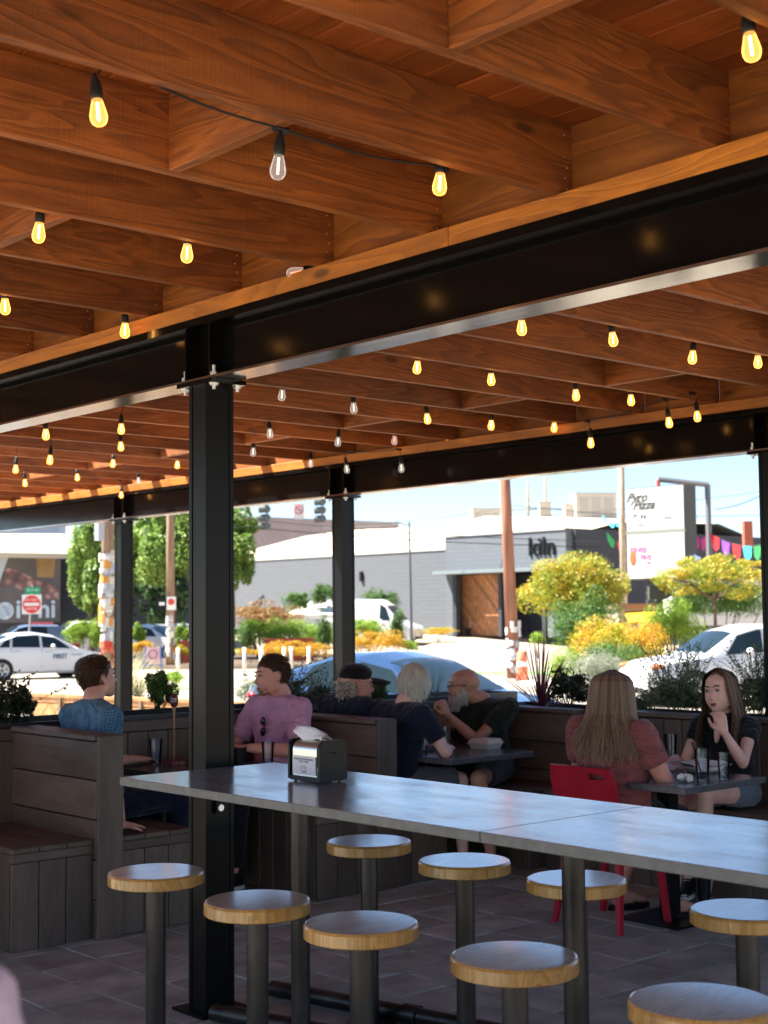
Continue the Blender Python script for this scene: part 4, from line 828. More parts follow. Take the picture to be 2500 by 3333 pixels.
collar(H1, np.array([4.14, 7.14, 1.150]), blue, p1, 3)
hm = hairmats('dark_brown_hair', (.085, .042, .022)); haircap(H1, 1, hm[0], p1, th=.006, bz=-.045)
tuft(scalp(H1, 1, .03, .075, -.045, 2600, 3), H1, .012, .0016, lambda p, d: d*.55+np.array([.25 if p[2] > .08 else -.1, 0, .55 if p[2] > .09 else -.8]), .3).build('hair', hm, p1)
face(H1, p1)
# ---- man in the pink shirt
H2 = head_matrix((5.405, 7.155, 1.262), 168, -3, 2)
pink = fabric('pink_cotton', (.62, .31, .47), folds=.8)
p2 = person('man in a pink shirt with sunglasses at the neckline, hands over a dark cup', (5.46, 7.13, SZ), H2, (5.47, 7.145, 1.12), [(5.46, 7.37, 1.02), (5.45, 6.92, 1.02)], [(5.33, 7.46, .80), (5.33, 6.80, .83)], [(5.10, 7.14, .84), (5.07, 6.93, .86)], [((-.6, -.75, 0), (-.3, .1, 1), .6), ((-.75, .6, .0), (-.3, 0, 1), .75)], (5.46, 7.13, .60), [(5.05, 7.25, .60), (5.05, 7.0, .60)], [(5.0, 7.25, .11), (5.0, 7.0, .11)], S_pink, pink, fabric('black_jeans', (.008, .009, .012)), g=1.14, belly=.02, sleeve=.72, shorts=1.9, yaw=184, shoes=('sneaker', M_black), ar=.048, jaw=1.15, nr=.062)
collar(H2, np.array([5.47, 7.145, 1.105]), pink, p2, 184, r=.078, open_=.45)
q = MB(); q.add([(5.408, 7.145, 1.085), (5.375, 7.175, 1.05), (5.352, 7.15, .965), (5.37, 7.11, 1.05)], [(0, 1, 2, 3)]); 
hm = hairmats('brown_hair', (.075, .036, .018)); haircap(H2, 1, hm[0], p2, th=.003, bz=-.02)
tuft(scalp(H2, 1, .045, .088, -.04, 2400, 4), H2, .018, .0018, lambda p, d: d*.4+np.array([-.7, 0, .25 if p[2] > .08 else -.6]), .3).build('hair', hm, p2)
st_ = scalp(H2, 1, -.2, -.2, -.2, 10, 4); r_ = np.random.default_rng(8); pts = []
while len(pts) < 420:
    a = r_.uniform(-1.35, 1.35); z = r_.uniform(-.10, -.030); rad_ = .084-.0*abs(a); x = .003+.078*math.cos(a)+(.006 if z < -.07 else 0); y = .058*math.sin(a)*(1 if z > -.07 else .75)
    if z > -.048 and abs(a) < .7: continue
    pts.append((np.array([x+.003, y, z]), np.array([math.cos(a), math.sin(a), -.1])))
tuft(pts, H2, .007, .0014, lambda p, d: d*.4+np.array([0, 0, -1])).build('stubble', hm, p2); face(H2, p2, brow=(.05, .025, .015))
q = MB(); q.add([], []); gy = 7.12; M_lens = mat('dark_lens', (.008, .008, .01), .08)
for z in (.995, .93): q.ell((5.312, gy, z), (.008, .026, .027), 16, M=Matrix.Rotation(.1, 3, 'Y'))
q.tube([(5.315, gy-.012, .975), (5.313, gy-.012, .95)], .004); q.tube([(5.325, gy+.02, 1.01), (5.36, gy+.02, .94)], .003); sg = q.build('sunglasses', M_lens, p2, True)
# ---- person with the black cap
H3 = head_matrix((6.085, 7.125, 1.185), -24, -4, 0); navy = fabric('navy_cotton', (.010, .014, .032))
p3 = person('person in a black baseball cap with curly grey hair and glasses, facing right', (6.0, 7.15, SZ), H3, (6.03, 7.15, 1.06), [(6.01, 6.955, .985), (6.01, 7.36, .985)], [(6.12, 6.93, .80), (6.14, 7.38, .80)], [(6.36, 7.02, .80), (6.36, 7.28, .80)], [((1, .3, 0), (0, 0, 1), .5), ((1, -.3, 0), (0, 0, 1), .5)], (5.99, 7.15, .59), [(6.42, 7.05, .59), (6.42, 7.25, .59)], [(6.42, 7.05, .11), (6.42, 7.25, .11)], S_pink, navy, fabric('dark_trousers', (.015, .015, .018)), g=1.0, sleeve=.7, shorts=1.9, yaw=-10, shoes=('sneaker', M_black), lift=.05)
hm = hairmats('grey_curls', (.66, .60, .52)); q = MB(); r_ = np.random.default_rng(3); A3 = np.array(H3.to_3x3()); c3 = np.array(H3.translation)
for k in range(150):
    a = r_.uniform(1.75, 4.55); z = r_.uniform(-.085, .02); rr = r_.uniform(.82, 1.0); pc = np.array([-.02+.105*math.cos(a)*rr, .093*math.sin(a)*rr, z]); cr = r_.uniform(.006, .013); ax = r_.normal(size=3); a1, b1, _ = basis(ax)
    q.tube([c3+A3 @ (pc+cr*(a1*math.cos(t)+b1*math.sin(t))+ax*.0016*t) for t in np.linspace(0, 7.5, 11)], .0032, 5)
q.m = [int(i//55 % 3) for i in range(len(q.f))]; q.build('hair', hm, p3, True)
capm = fabric('black_cap_cotton', (.008, .008, .009), folds=.2); A = np.array(H3.to_3x3()); c = c3; e = lambda p, r: E_(c+A @ np.array(p), r, A)
cp = hulls('cap', [[e((-.012, 0, .075), (.104, .086, .062)), e((-.018, 0, .050), (.108, .090, .022))]], capm, p3, .006, 2)
q = MB(); vs = []; fs = []; n = 14
for i in range(n+1):
    t = -1.15+2.3*i/n
    for u in (0, .5, 1): vs.append(H3 @ Vector((.055+(.045*math.cos(t))+u*.115*max(.12, math.cos(t*.9)), (.080)*math.sin(t)*(1-.08*u), .042+.010*math.cos(t)-.020*u*u-.030*math.sin(t)**2)))
for i in range(n):
    for j in (0, 1): fs.append((i*3+j, i*3+j+1, (i+1)*3+j+1, (i+1)*3+j))
bm_ = q.add(vs, fs).build('visor', capm, cp, True); s_ = bm_.modifiers.new('t', 'SOLIDIFY'); s_.thickness = .012
def glasses(M, root, m):
    q = MB(); T = lambda p: M @ Vector(p)
    for sy in (1, -1): q.tube([T((.101, sy*.032+.021*math.cos(t), .010+.015*math.sin(t))) for t in np.linspace(0, 6.283, 15)], .0016, 5); q.tube([T((.100, sy*.053, .014)), T((.06, sy*.076, .016)), T((-.008, sy*.086, .012))], .0019, 5)
    q.tube([T((.104, .011, .014)), T((.106, 0, .016)), T((.104, -.011, .014))], .0016, 5); return q.build('glasses', m, root)
glasses(H3, p3, M_chrome); face(H3, p3, brow=(.35, .3, .25))
# ---- white-haired man seen from behind
H4 = head_matrix((6.165, 6.675, 1.195), 66, -6, 0)
p4 = person('white-haired man in a navy t-shirt seen from behind, elbow on the booth table', (6.0, 6.70, SZ), H4, (6.10, 6.68, 1.06), [(6.055, 6.475, .975), (6.07, 6.89, .985)], [(6.17, 6.385, .79), (6.26, 6.97, .81)], [(6.36, 6.55, .80), (6.42, 6.82, .80)], [((.35, .9, .1), (.1, 0, 1), .75), ((.8, -.5, 0), (0, 0, 1), .6)], (5.99, 6.72, .60), [(6.42, 6.52, .585), (6.44, 6.80, .58)], [(6.40, 6.48, .11), (6.40, 6.80, .11)], S_pale, navy, fabric('grey_shorts', (.10, .10, .11)), g=1.16, sleeve=.66, shorts=.9, yaw=18, shoes=('sneaker', M_black), ar=.043)
hm = hairmats('white_hair', (.74, .70, .62), .1); haircap(H4, 1.0, hm[0], p4, th=.010, bz=-.05)
tuft(scalp(H4, 1.04, .0, .07, -.075, 1800, 5), H4, .055, .0030, lambda p, d: d*.22+np.array([-.15, 0, -1.0])+np.array([-.7, 0, .2])*(p[2] > .09), .25).build('hair', hm, p4); face(H4, p4)
# ---- bearded man
H5 = head_matrix((6.95, 7.005, 1.145), 141, -5, 0); green = fabric('dark_olive_cotton', (.018, .024, .015), folds=.7)
p5 = person('bald man with grey beard and glasses, olive t-shirt, hands clasped at his chin', (7.06, 6.86, SZ), H5, (7.05, 6.92, 1.02), [(7.03, 7.12, .955), (7.07, 6.69, .955)], [(6.92, 7.17, .80), (6.855, 6.80, .795)], [(6.755, 7.04, .965), (6.755, 6.965, .96)], [((-.25, -.15, 1), (.2, 1, .3), .85, .95), ((-.30, .25, .9), (-.1, -1, .2), .8, .95)], (7.10, 6.86, .60), [(6.62, 7.02, .60), (6.50, 6.43, .60)], [(6.62, 7.0, .11), (6.55, 6.38, .11)], S_tan, green, fabric('dark_grey_shorts', (.035, .037, .045)), g=1.02, sleeve=.62, shorts=.80, yaw=160, shoes=('sneaker', M_black), ar=.043)
hm = hairmats('grey_beard', (.60, .56, .50), .3); A = np.array(H5.to_3x3()); c = np.array(H5.translation); e = lambda p, r: E_(c+A @ np.array(p), r, A)
hulls('beard', [[e((.052, 0, -.075), (.038, .046, .026)), e((.060, 0, -.125), (.026, .032, .036))], [e((.008, .062, -.030), (.018, .012, .03)), e((.035, .045, -.085), (.028, .022, .026))], [e((.008, -.062, -.030), (.018, .012, .03)), e((.035, -.045, -.085), (.028, .022, .026))]], hm[0], p5, .005, 2)
pts = []; r_ = np.random.default_rng(6)
while len(pts) < 1500:
    a = r_.uniform(-1.75, 1.75); z = r_.uniform(-.13, -.02)
    if z > -.055 and abs(a) < .95: continue
    if z < -.10 and abs(a) > 1.1: continue
    sx = .090 if z < -.05 else .080; pts.append((np.array([.006+sx*math.cos(a), .064*math.sin(a)*(1 if z > -.09 else .8), z]), np.array([math.cos(a), math.sin(a), -.2])))
tuft(pts, H5, .028, .0022, lambda p, d: d*.25+np.array([.05, 0, -1]), .35).build('beard_hair', hm, p5)
pts = [(np.array([.098, y, -.046]), np.array([1, 0, 0])) for y in np.linspace(-.022, .022, 60)]; tuft(pts, H5, .014, .002, lambda p, d: np.array([.2, 0, -1])+np.array([0, p[1]*20, 0]), .3).build('moustache', hm, p5)
glasses(H5, p5, mat('brown_frame', (.05, .015, .01), .35)); face(H5, p5, brow=(.25, .2, .16))
# ---- woman in maroon on the red chair
H6 = head_matrix((6.02, 4.935, 1.19), 24, -4, 0); maroon = fabric('dusty_maroon_cotton', (.28, .085, .08), folds=.9)
p6 = person('woman with long brown-blond hair in a dusty maroon t-shirt sitting on the red chair', (6.03, 4.95, .47), H6, (6.0, 4.935, 1.03), [(5.99, 4.725, .955), (5.99, 5.14, .955)], [(6.10, 4.66, .755), (6.10, 5.24, .755)], [(6.30, 4.84, .80), (6.30, 5.05, .80)], [((.3, .95, 0), (.0, 0, 1), .5), ((.6, -.8, 0), (0, 0, 1), .5)], (6.03, 4.95, .575), [(6.45, 4.85, .52), (6.42, 5.06, .52)], [(6.33, 4.80, .10), (6.30, 5.14, .10)], S_pink, maroon, fabric('black_capri', (.01, .01, .012)), g=1.30, belly=.03, sleeve=.62, shorts=1.62, yaw=8, shoes=('sandal', M_black), ar=.053, toe=[(.9, -.45, 0), (.95, -.3, 0)], hem=(0, 0, -.07))
hm = hairmats('ash_blond_hair', (.32, .215, .14), .32); haircap(H6, 1.02, hm[0], p6, th=.006, bz=-.05); long_hair(H6, 1.03, hm, p6, None, 1700, .25, .4, 5, th0=62, backoff=.06, vol=.014, thin=.6); face(H6, p6)
# ---- woman in black
H7 = head_matrix((7.03, 4.965, 1.172), 190, 0, 5); blk = fabric('black_cotton', (.010, .011, .016), folds=.7)
p7 = person('woman with straight light brown hair in a black t-shirt, one hand raised while talking', (7.13, 4.95, SZ), H7, (7.08, 4.965, 1.02), [(7.09, 5.14, .925), (7.09, 4.795, .925)], [(6.98, 5.20, .73), (6.885, 4.715, .79)], [(6.78, 5.10, .80), (6.80, 4.775, .965)], [((-.9, -.5, 0), (-.2, 0, 1), .3), ((-.15, .22, 1), (-.55, -.8, .1), .55)], (7.13, 4.95, .59), [(6.70, 5.02, .56), (6.63, 4.80, .635)], [(6.74, 5.0, .12), (6.78, 4.92, .22)], S_pale, blk, fabric('denim_shorts', (.14, .18, .22)), g=.92, sleeve=.42, shorts=.42, yaw=190, shoes=('sneaker', M_black), ar=.036, nr=.047, toe=[(-.9, -.4, 0), (-.35, -.2, -.75)], jaw=.9, bw=1.05)
M_skinneck = S_pale; A = np.array(H7.to_3x3())
q = MB(); hm = hairmats('light_brown_hair', (.27, .175, .11), .4); haircap(H7, 1.0, hm[0], p7, th=.003, bz=-.05, front=-.008); long_hair(H7, 1.0, hm, p7, None, 900, .33, .7, 11, th0=50, backoff=-.02, thin=.6); face(H7, p7, s=1.0, brow=(.10, .055, .035), lip=(.42, .13, .12), gap=True)
hulls('neck_opening', [[E_((7.035, 4.965, 1.03), (.045, .040, .03)), E_((6.985, 4.96, .90), (.018, .012, .02))]], S_pale, p7, .005, 2)
# ---- neighbour's shoulder at the lower left corner
sp = P(-165, 3440, 1.25); c0 = sp-rt*.16; 
H8 = head_matrix((c0[0], c0[1], 1.52), 45, 0, 0); pk = fabric('pale_pink_cotton', (.55, .40, .46), folds=.3); lr = rt
p8 = person('person in a pale pink top, only a shoulder seen at the lower left corner', (c0[0], c0[1], 0), H8, (c0[0], c0[1], 1.34), [tuple(c0+lr*.16+zz*(1.235-c0[2])), tuple(c0-lr*.19+zz*(1.235-c0[2]))], [tuple(c0+lr*.20+zz*(.96-c0[2])), tuple(c0-lr*.24+zz*(.96-c0[2]))], [tuple(c0+lr*.17+fh*.12+zz*(.74-c0[2])), tuple(c0-lr*.2+fh*.12+zz*(.74-c0[2]))], [((0, 0, -1), (.7, -.7, 0), .4), ((0, 0, -1), (-.7, .7, 0), .4)], (c0[0], c0[1], .86), [tuple(c0+lr*.09+zz*(.48-c0[2])), tuple(c0-lr*.09+zz*(.48-c0[2]))], [tuple(c0+lr*.09+zz*(.11-c0[2])), tuple(c0-lr*.09+zz*(.11-c0[2]))], S_fair, pk, fabric('blue_jeans', (.05, .08, .16)), sleeve=.7, shorts=1.9, yaw=48, shoes=('sneaker', M_black), vox=.009)
hm = hairmats('brown_hair_b', (.06, .03, .018)); haircap(H8, 1.0, hm[0], p8, th=.008); face(H8, p8)
# ================================================================== PLANTS
def quads(C, Nrm, T, ln, wd, mi=None):
    """leaf blades: centres, normals, long axes -> numpy quads (kite shaped)"""
    C = np.asarray(C, float); n = len(C); T = T/np.linalg.norm(T, axis=1)[:, None]; S_ = np.cross(Nrm, T); S_ /= np.linalg.norm(S_, axis=1)[:, None]+1e-9
    ln = np.broadcast_to(ln, n)[:, None]; wd = np.broadcast_to(wd, n)[:, None]; v = np.stack([C-T*ln*.5, C+S_*wd*.5, C+T*ln*.5, C-S_*wd*.5], 1).reshape(-1, 3); return v
def npmesh(name, v, k, mats_, parent=None, mi=None):
    n = len(v)//k; me = bpy.data.meshes.new(name); me.vertices.add(len(v)); me.vertices.foreach_set('co', v.astype('f').ravel()); me.loops.add(n*k); me.loops.foreach_set('vertex_index', np.arange(n*k, dtype='i'))
    me.polygons.add(n); me.polygons.foreach_set('loop_start', np.arange(0, n*k, k, dtype='i')); me.polygons.foreach_set('loop_total', np.full(n, k, 'i'))
    for m in (mats_ if isinstance(mats_, list) else [mats_]): me.materials.append(m)
    if mi is not None: me.polygons.foreach_set('material_index', mi.astype('i'))
    me.update(calc_edges=True); return link(name, me, parent)
def clumps(c, r, k, seed, low=-.2):
    g = np.random.default_rng(seed); out = []
    while len(out) < k:
        d = g.normal(size=3); d /= np.linalg.norm(d)
        if d[2] < low: continue
        out.append(np.array(c)+d*np.array(r)*g.uniform(.35, 1.02))
    return np.array(out)
def foliage(c, r, n, leaf, k=26, seed=1, cr=.34, low=-.35):
    g = np.random.default_rng(seed); cc = clumps(c, r, k, seed, low); idx = g.integers(0, k, n); d = g.normal(size=(n, 3)); d /= np.linalg.norm(d, axis=1)[:, None]
    sz = g.uniform(.45, 1.3, k)[idx][:, None]*cr; p = cc[idx]+d*np.array(r)*sz*(g.uniform(.3, 1, n)**.4)[:, None]; nn = d+g.normal(size=(n, 3))*.6; nn /= np.linalg.norm(nn, axis=1)[:, None]; t = np.cross(nn, g.normal(size=(n, 3)))
    return quads(p, nn, t, leaf*g.uniform(.6, 1.4, n), leaf*.55*g.uniform(.6, 1.4, n)), cc
M_bark = mat('brown_bark', (.12, .085, .06), .9, var=.3, vscale=12, bump=.5, stretch=(1, 1, .25))
def tree(c, r, base, label, lm, n=7000, leaf=.16, trunk=.12, seed=1, cat='tree', group=None, low=-.35, k=30, cr=.34):
    t = thing('tree' if cat == 'tree' else 'shrub', label, cat, base, group); v, cc = foliage(c, r, n, leaf, k, seed, cr, low); npmesh('crown' if cat == 'tree' else 'foliage', v, 4, lm, t)
    q = MB(); b = np.array(base, float); top = np.array([c[0], c[1], c[2]-r[2]*.25]); mid = (b*.5+top*.5)+np.array([.03, .02, 0])*r[0]; q.tube([b, mid, top], [trunk, trunk*.8, trunk*.5], 8)
    for i in range(0, min(9, len(cc))): q.tube([mid*.4+top*.6, (top+cc[i])/2+np.array([0, 0, -.05*r[2]]), cc[i]], [trunk*.45, trunk*.28, trunk*.12], 5)
    q.build('trunk' if cat == 'tree' else 'stem', M_bark, t); return t
LG = leafmat('leaf_mid_green', (.045, .11, .018), (.12, .24, .04)); LD = leafmat('leaf_dark_green', (.018, .045, .014), (.05, .11, .03)); LL = leafmat('leaf_lime', (.16, .30, .02), (.30, .42, .04))
LY = leafmat('leaf_yellow_amber', (.20, .30, .03), (.52, .36, .03), sc_=1.3); LO = leafmat('leaf_orange', (.50, .24, .02), (.60, .42, .03), sc_=4); LYO = leafmat('leaf_yellow_orange', (.42, .44, .02), (.60, .28, .02), sc_=1.6)
LR = leafmat('leaf_rusty', (.35, .13, .05), (.30, .26, .08), sc_=3); LS = leafmat('leaf_silver', (.16, .20, .12), (.42, .42, .34), sc_=5); LT = leafmat('leaf_broad_green', (.12, .22, .04), (.30, .42, .09), sc_=1.2)
def W2(vx, vy, dep): return P(vx*V, vy*V, dep)
def blob(label, x0, x1, y0, y1, dep, lm, n=2500, leaf=.1, seed=1, cat='bush', group=None, thick=None, k=30, cr=.52, name='shrub'):
    n = int(n*2.8); leaf = leaf*.72
    """shrub filling the box x0..x1, y0..y1 (view pixels) at distance dep"""
    a = W2((x0+x1)/2, (y0+y1)/2, dep); rx = abs(x1-x0)/2*V/F*dep; rz = abs(y1-y0)/2*V/F*dep; g = gz(dep)+.1; ry = thick or max(rx*.6, .4)
    zc = a[2]; t = thing(name, label, cat, (a[0], a[1], min(g, zc-rz)), group); v, cc = foliage((0, 0, 0), (rx, ry, rz), n, leaf, k, seed, cr, -.6)
    Rm = np.stack([rt, fh, zz], 1); v = v @ Rm.T+np.array([a[0], a[1], zc]); npmesh('foliage', v, 4, lm, t)
    q = MB(); 
    for i in range(min(8, len(cc))): e_ = Rm @ cc[i]+np.array([a[0], a[1], zc]); q.tube([(a[0]+(e_[0]-a[0])*.3, a[1]+(e_[1]-a[1])*.3, min(g-.1, zc-rz)), e_], [.02*rx+.008, .006], 5)
    q.build('stem', M_bark, t); return t
def blades(base, n, ln, spread, wd, lm, parent, seed=1, droop=.5, up=1., name='blade_tuft', seg=5, r0=.03):
    """arching strap leaves"""
    g = np.random.default_rng(seed); out = []
    for i in range(n):
        a = g.uniform(0, 6.283); el = g.uniform(.15, 1)**.8*spread; l = ln*g.uniform(.6, 1.1); d = np.array([math.cos(a)*math.sin(el), math.sin(a)*math.sin(el), math.cos(el)*up]); p = np.array(base)+np.array([math.cos(a), math.sin(a), 0])*r0*g.uniform(0, 1); sd = np.array([-math.sin(a), math.cos(a), 0]); prev = None
        for s_ in range(seg+1):
            u = s_/seg; w_ = wd*(1-u)**.6*(.6+.8*u if u < .4 else .92); q = (p-sd*w_, p+sd*w_)
            if prev is not None: out += [prev[0], prev[1], q[1], q[0]]
            prev = q; p = p+d*l/seg; d = d+np.array([math.cos(a)*.25*droop, math.sin(a)*.25*droop, -droop*.42*u-.05*droop]); d /= np.linalg.norm(d)
    return npmesh(name, np.array(out), 4, lm, parent)
# --- herbs and grasses in the troughs beside the booths
def fine_bush(c, r, label, lm, n, leaf, seed, cat='plant', sprigs=0, sl=.25, k=24, zb=.93):
    t = thing('planter_plant', label, cat, (c[0], c[1], zb)); v, cc = foliage(c, r, n, leaf, k, seed, .4, -.5); npmesh('foliage', v, 4, lm, t); q = MB(); g = np.random.default_rng(seed)
    for i in range(len(cc)): q.tube([(c[0]+g.uniform(-.04, .04), c[1]+g.uniform(-.04, .04), zb), (cc[i]+np.array([c[0], c[1], zb]))/2+np.array([0, 0, .03]), cc[i]], .0025, 4)
    vs = []
    for i in range(sprigs):
        s0 = cc[g.integers(0, len(cc))]; e_ = s0+np.array([g.normal()*.12, g.normal()*.12, sl*g.uniform(.5, 1.15)]); m_ = (s0+e_)/2+np.array([g.normal()*.03, 0, 0]); q.tube([s0, m_, e_], .0016, 3)
        for u in np.linspace(.35, 1, 9): vs.append(s0*(1-u)**2+2*m_*u*(1-u)+e_*u*u+g.normal(size=3)*.006)
    if vs: vs = np.array(vs); nn = g.normal(size=vs.shape); sl_ = npmesh('sprig_leaf', quads(vs, nn/np.linalg.norm(nn, axis=1)[:, None], g.normal(size=vs.shape), leaf*.9, leaf*.45), 4, lm, t); sl_['kind'] = 'stuff'
    q.build('stem', M_stem, t); return t
M_stem = mat('green_stem', (.05, .06, .025), .8)
LB = leafmat('boxwood_leaf', (.025, .07, .012), (.09, .19, .03), sc_=14); LRo = leafmat('rosemary_leaf', (.05, .085, .05), (.17, .23, .14), sc_=10); LDk = leafmat('dark_herb_leaf', (.012, .02, .008), (.05, .07, .02), sc_=12); LWi = leafmat('wispy_leaf', (.07, .12, .05), (.26, .31, .18), sc_=9)
yp = 7.78
a = aty(342*V, 1497*V, yp); fine_bush(a, (.10, .10, .155), 'small upright green boxwood in the trough beside the table number', LB, 3400, .022, 3, zb=.95)
a = aty(25*V, 1530*V, yp); fine_bush(a, (.17, .14, .13), 'dark leafy plant with pale blossoms in the trough at the left edge', LDk, 1700, .034, 4, sprigs=14, sl=.18, zb=.95)
g_ = np.random.default_rng(2); fl = a+g_.normal(size=(40, 3))*np.array([.13, .08, .08]); 
a = aty(180*V, 1470*V, yp); tw = thing('planter_plant', 'bare thin twigs rising in the trough left of the blue shirt', 'plant', (a[0], a[1], .95)); blades((a[0]-.10, a[1], .95), 16, .42, .42, .0022, LDk, tw, 5, droop=.1, name='twig'); 
a = aty(120*V, 1545*V, yp); tw = thing('planter_plant', 'low sparse herb behind the cap of the left booth backrest', 'plant', (a[0], a[1], .95)); blades((a[0], a[1], .95), 40, .16, 1.0, .003, LDk, tw, 6, droop=.2, name='leaf_tuft')
a = aty(662*V, 1505*V, yp); fine_bush((a[0], a[1], a[2]), (.26, .13, .10), 'grey-green rosemary behind the shoulder of the man in pink', LRo, 2600, .026, 7, sprigs=60, sl=.16, zb=.95)
a = aty(812*V, 1505*V, yp+.02); fine_bush((a[0], a[1], a[2]), (.11, .10, .10), 'dense green conifer sprig right of the black cap', LB, 2200, .02, 8, zb=.95)
a = aty(935*V, 1490*V, yp); tw = thing('planter_plant', 'thin upright grass between the white-haired and the bearded man', 'plant', (a[0], a[1], .95)); blades((a[0], a[1], .95), 60, .34, .35, .002, LRo, tw, 9, droop=.15, name='blade_tuft')
xp = 7.83; LC = leafmat('cordyline_leaf', (.09, .02, .03), (.28, .10, .12), sc_=6)
a = atx(1168*V, 1515*V, xp); co = thing('cordyline', 'spiky dark red cordyline fanning out in the trough behind the bearded man', 'plant', (a[0], a[1], .9)); blades((a[0], a[1], .95), 64, .56, 1.5, .0105, LC, co, 12, droop=.22, name='leaf'); blades((a[0], a[1], .97), 16, .62, .35, .0075, LC, co, 13, droop=.03, name='leaf')
a = atx(1225*V, 1495*V, xp); fine_bush((a[0], a[1], a[2]), (.13, .20, .14), 'dark bushy herb right of the spiky red plant', LDk, 2600, .026, 14, sprigs=20, sl=.1, zb=.9)
a = atx(1468*V, 1503*V, xp); fine_bush((a[0], a[1], a[2]-.02), (.14, .27, .13), 'wispy green bush with fine sprigs before the white SUV, left of the black t-shirt', LWi, 4200, .024, 15, sprigs=110, sl=.33, k=30, zb=.9)
a = atx(1375*V, 1525*V, xp); fine_bush((a[0], a[1], a[2]), (.10, .16, .07), 'low pale sprawling herb right of the long-haired woman on the red chair', LWi, 1200, .022, 16, sprigs=20, sl=.12, zb=.9)
a = atx(1640*V, 1505*V, xp); fine_bush((a[0], a[1], a[2]), (.14, .19, .15), 'tall feathery bush at the right edge behind the woman in black', LWi, 3200, .024, 17, sprigs=70, sl=.28, zb=.9)
# --- sunlit cedar planter outside, with blond grass
A0 = atz(87, 2256, .5); A1 = atz(615, 2277, .5); dv = (A1-A0)/np.linalg.norm(A1-A0); A2 = A1+dv*1.6; nv = np.array([-dv[1], dv[0], 0]); nv = nv if nv @ fh > 0 else -nv
cpn = thing('cedar_planter', 'long sunlit cedar planter box clad in diagonal boards, out by the street', 'planter', (A0[0], A0[1], G)); LnT = np.linalg.norm(A2-A0); Mx = Matrix(((dv[0], nv[0], 0, A0[0]), (dv[1], nv[1], 0, A0[1]), (0, 0, 1, 0), (0, 0, 0, 1)))
MB().box(.02, LnT-.02, .03, .9, G+.02, .40, M=Mx).build('box', M_soil, cpn)
x = -.3; hz = .38-G
while x < LnT+.1:                                         # diagonal cladding boards clipped to the face
    sh_ = .62; pts = [(x, G), (x+.235, G), (x+.235+sh_, .38), (x+sh_, .38)]
    def clip(pts, s_, lim):
        o = []; 
        for i in range(len(pts)):
            p0, p1 = pts[i-1], pts[i]; i0, i1 = s_*(p0[0]-lim) >= 0, s_*(p1[0]-lim) >= 0
            if i0 != i1: t = (lim-p0[0])/(p1[0]-p0[0]); o.append((lim, p0[1]+t*(p1[1]-p0[1])))
            if i1: o.append(p1)
        return o
    pts = clip(clip(pts, 1, .0), -1, LnT) if True else pts
    if len(pts) >= 3: MB().poly([Mx @ Vector((u, .0, z)) for u, z in pts], -.02 if False else .02).build('diagonal_board', M_cedar, cpn)
    x += .25
for z0, z1 in ((.385, .455), (.457, .5)): MB().box(-.02, LnT+.02, -.03 if z1 < .5 else -.05, .01 if z1 < .5 else .12, z0, z1, M=Mx).build('rim_board', M_cedar, cpn)
M_post = mat('weathered_post', (.20, .15, .11), .8)
for u in (.02, .16, .5, .72, .95): MB().box(u*LnT-.02, u*LnT+.03, -.06, -.03, G, .455, M=Mx).build('post', M_post, cpn)
LBl = leafmat('blond_grass_blade', (.30, .28, .12), (.55, .52, .33), sc_=4)
for i, (vx, vy, h_, n_) in enumerate(((268, 1470, .75, 170), (300, 1480, .5, 90), (375, 1478, .35, 60))):
    a = W2(vx, vy, 21.5); g0 = thing('ornamental_grass', ['tall blond fountain grass against the far left column', 'shorter blond grass right of the fountain grass', 'small grass tuft left of the big column'][i], 'grass clump', (a[0], a[1], .36)); blades((a[0], a[1], .38), n_, h_*1.25, .9, .008, LBl if i < 2 else LL, g0, 20+i, droop=.25, name='blade_tuft')
blob('lime shrub in the cedar planter beside the small boxwood', 358, 392, 1452, 1476, 22, LL, 900, .05, 31)
blob('pale flowering ground cover left of the man in pink', 512, 556, 1472, 1512, 24, LS, 1200, .06, 32)
# ================================================================== STREET FURNITURE, POLES, SIGNS
M_pole = mat('weathered_wood_pole', (.26, .17, .11), .9, var=.3, vscale=5, bump=.6, bscale=20, stretch=(2, 2, .2)); M_pole2 = mat('reddish_wood_pole', (.30, .13, .08), .9, var=.3, vscale=4, bump=.5, stretch=(2, 2, .2)); M_galv = mat('galvanised', (.42, .42, .42), .5, .5)
def flyers(base, r, z0, z1, n, seed, parent, cols):
    g = random.Random(seed)
    for i in range(n):
        a = g.uniform(-1.4, 1.4)+math.atan2(-fh[1], -fh[0]); z = g.uniform(z0, z1); w_ = g.uniform(.10, .22); h_ = g.uniform(.12, .28); m = g.choice(cols); q = MB(); vs = []; rr = r+.004+i*.0009
        for k in range(5):
            t = a+(k/4-.5)*w_/r; vs += [(base[0]+rr*math.cos(t), base[1]+rr*math.sin(t), z), (base[0]+rr*math.cos(t), base[1]+rr*math.sin(t), z+h_)]
        q.add(vs, [(2*k, 2*k+2, 2*k+3, 2*k+1) for k in range(4)]); q.build('flyer', m, parent)
FC = [mat('flyer_white', (.70, .68, .62), .8, var=.25, vscale=18), mat('flyer_cream', (.62, .55, .42), .8, var=.3, vscale=22), mat('flyer_orange', (.62, .28, .06), .8, var=.3, vscale=12), mat('flyer_grey', (.42, .42, .44), .8, var=.4, vscale=25)]
FRD = [mat('flyer_red', (.60, .06, .03), .8, var=.3, vscale=14), mat('flyer_salmon', (.62, .16, .08), .8, var=.3, vscale=14)]
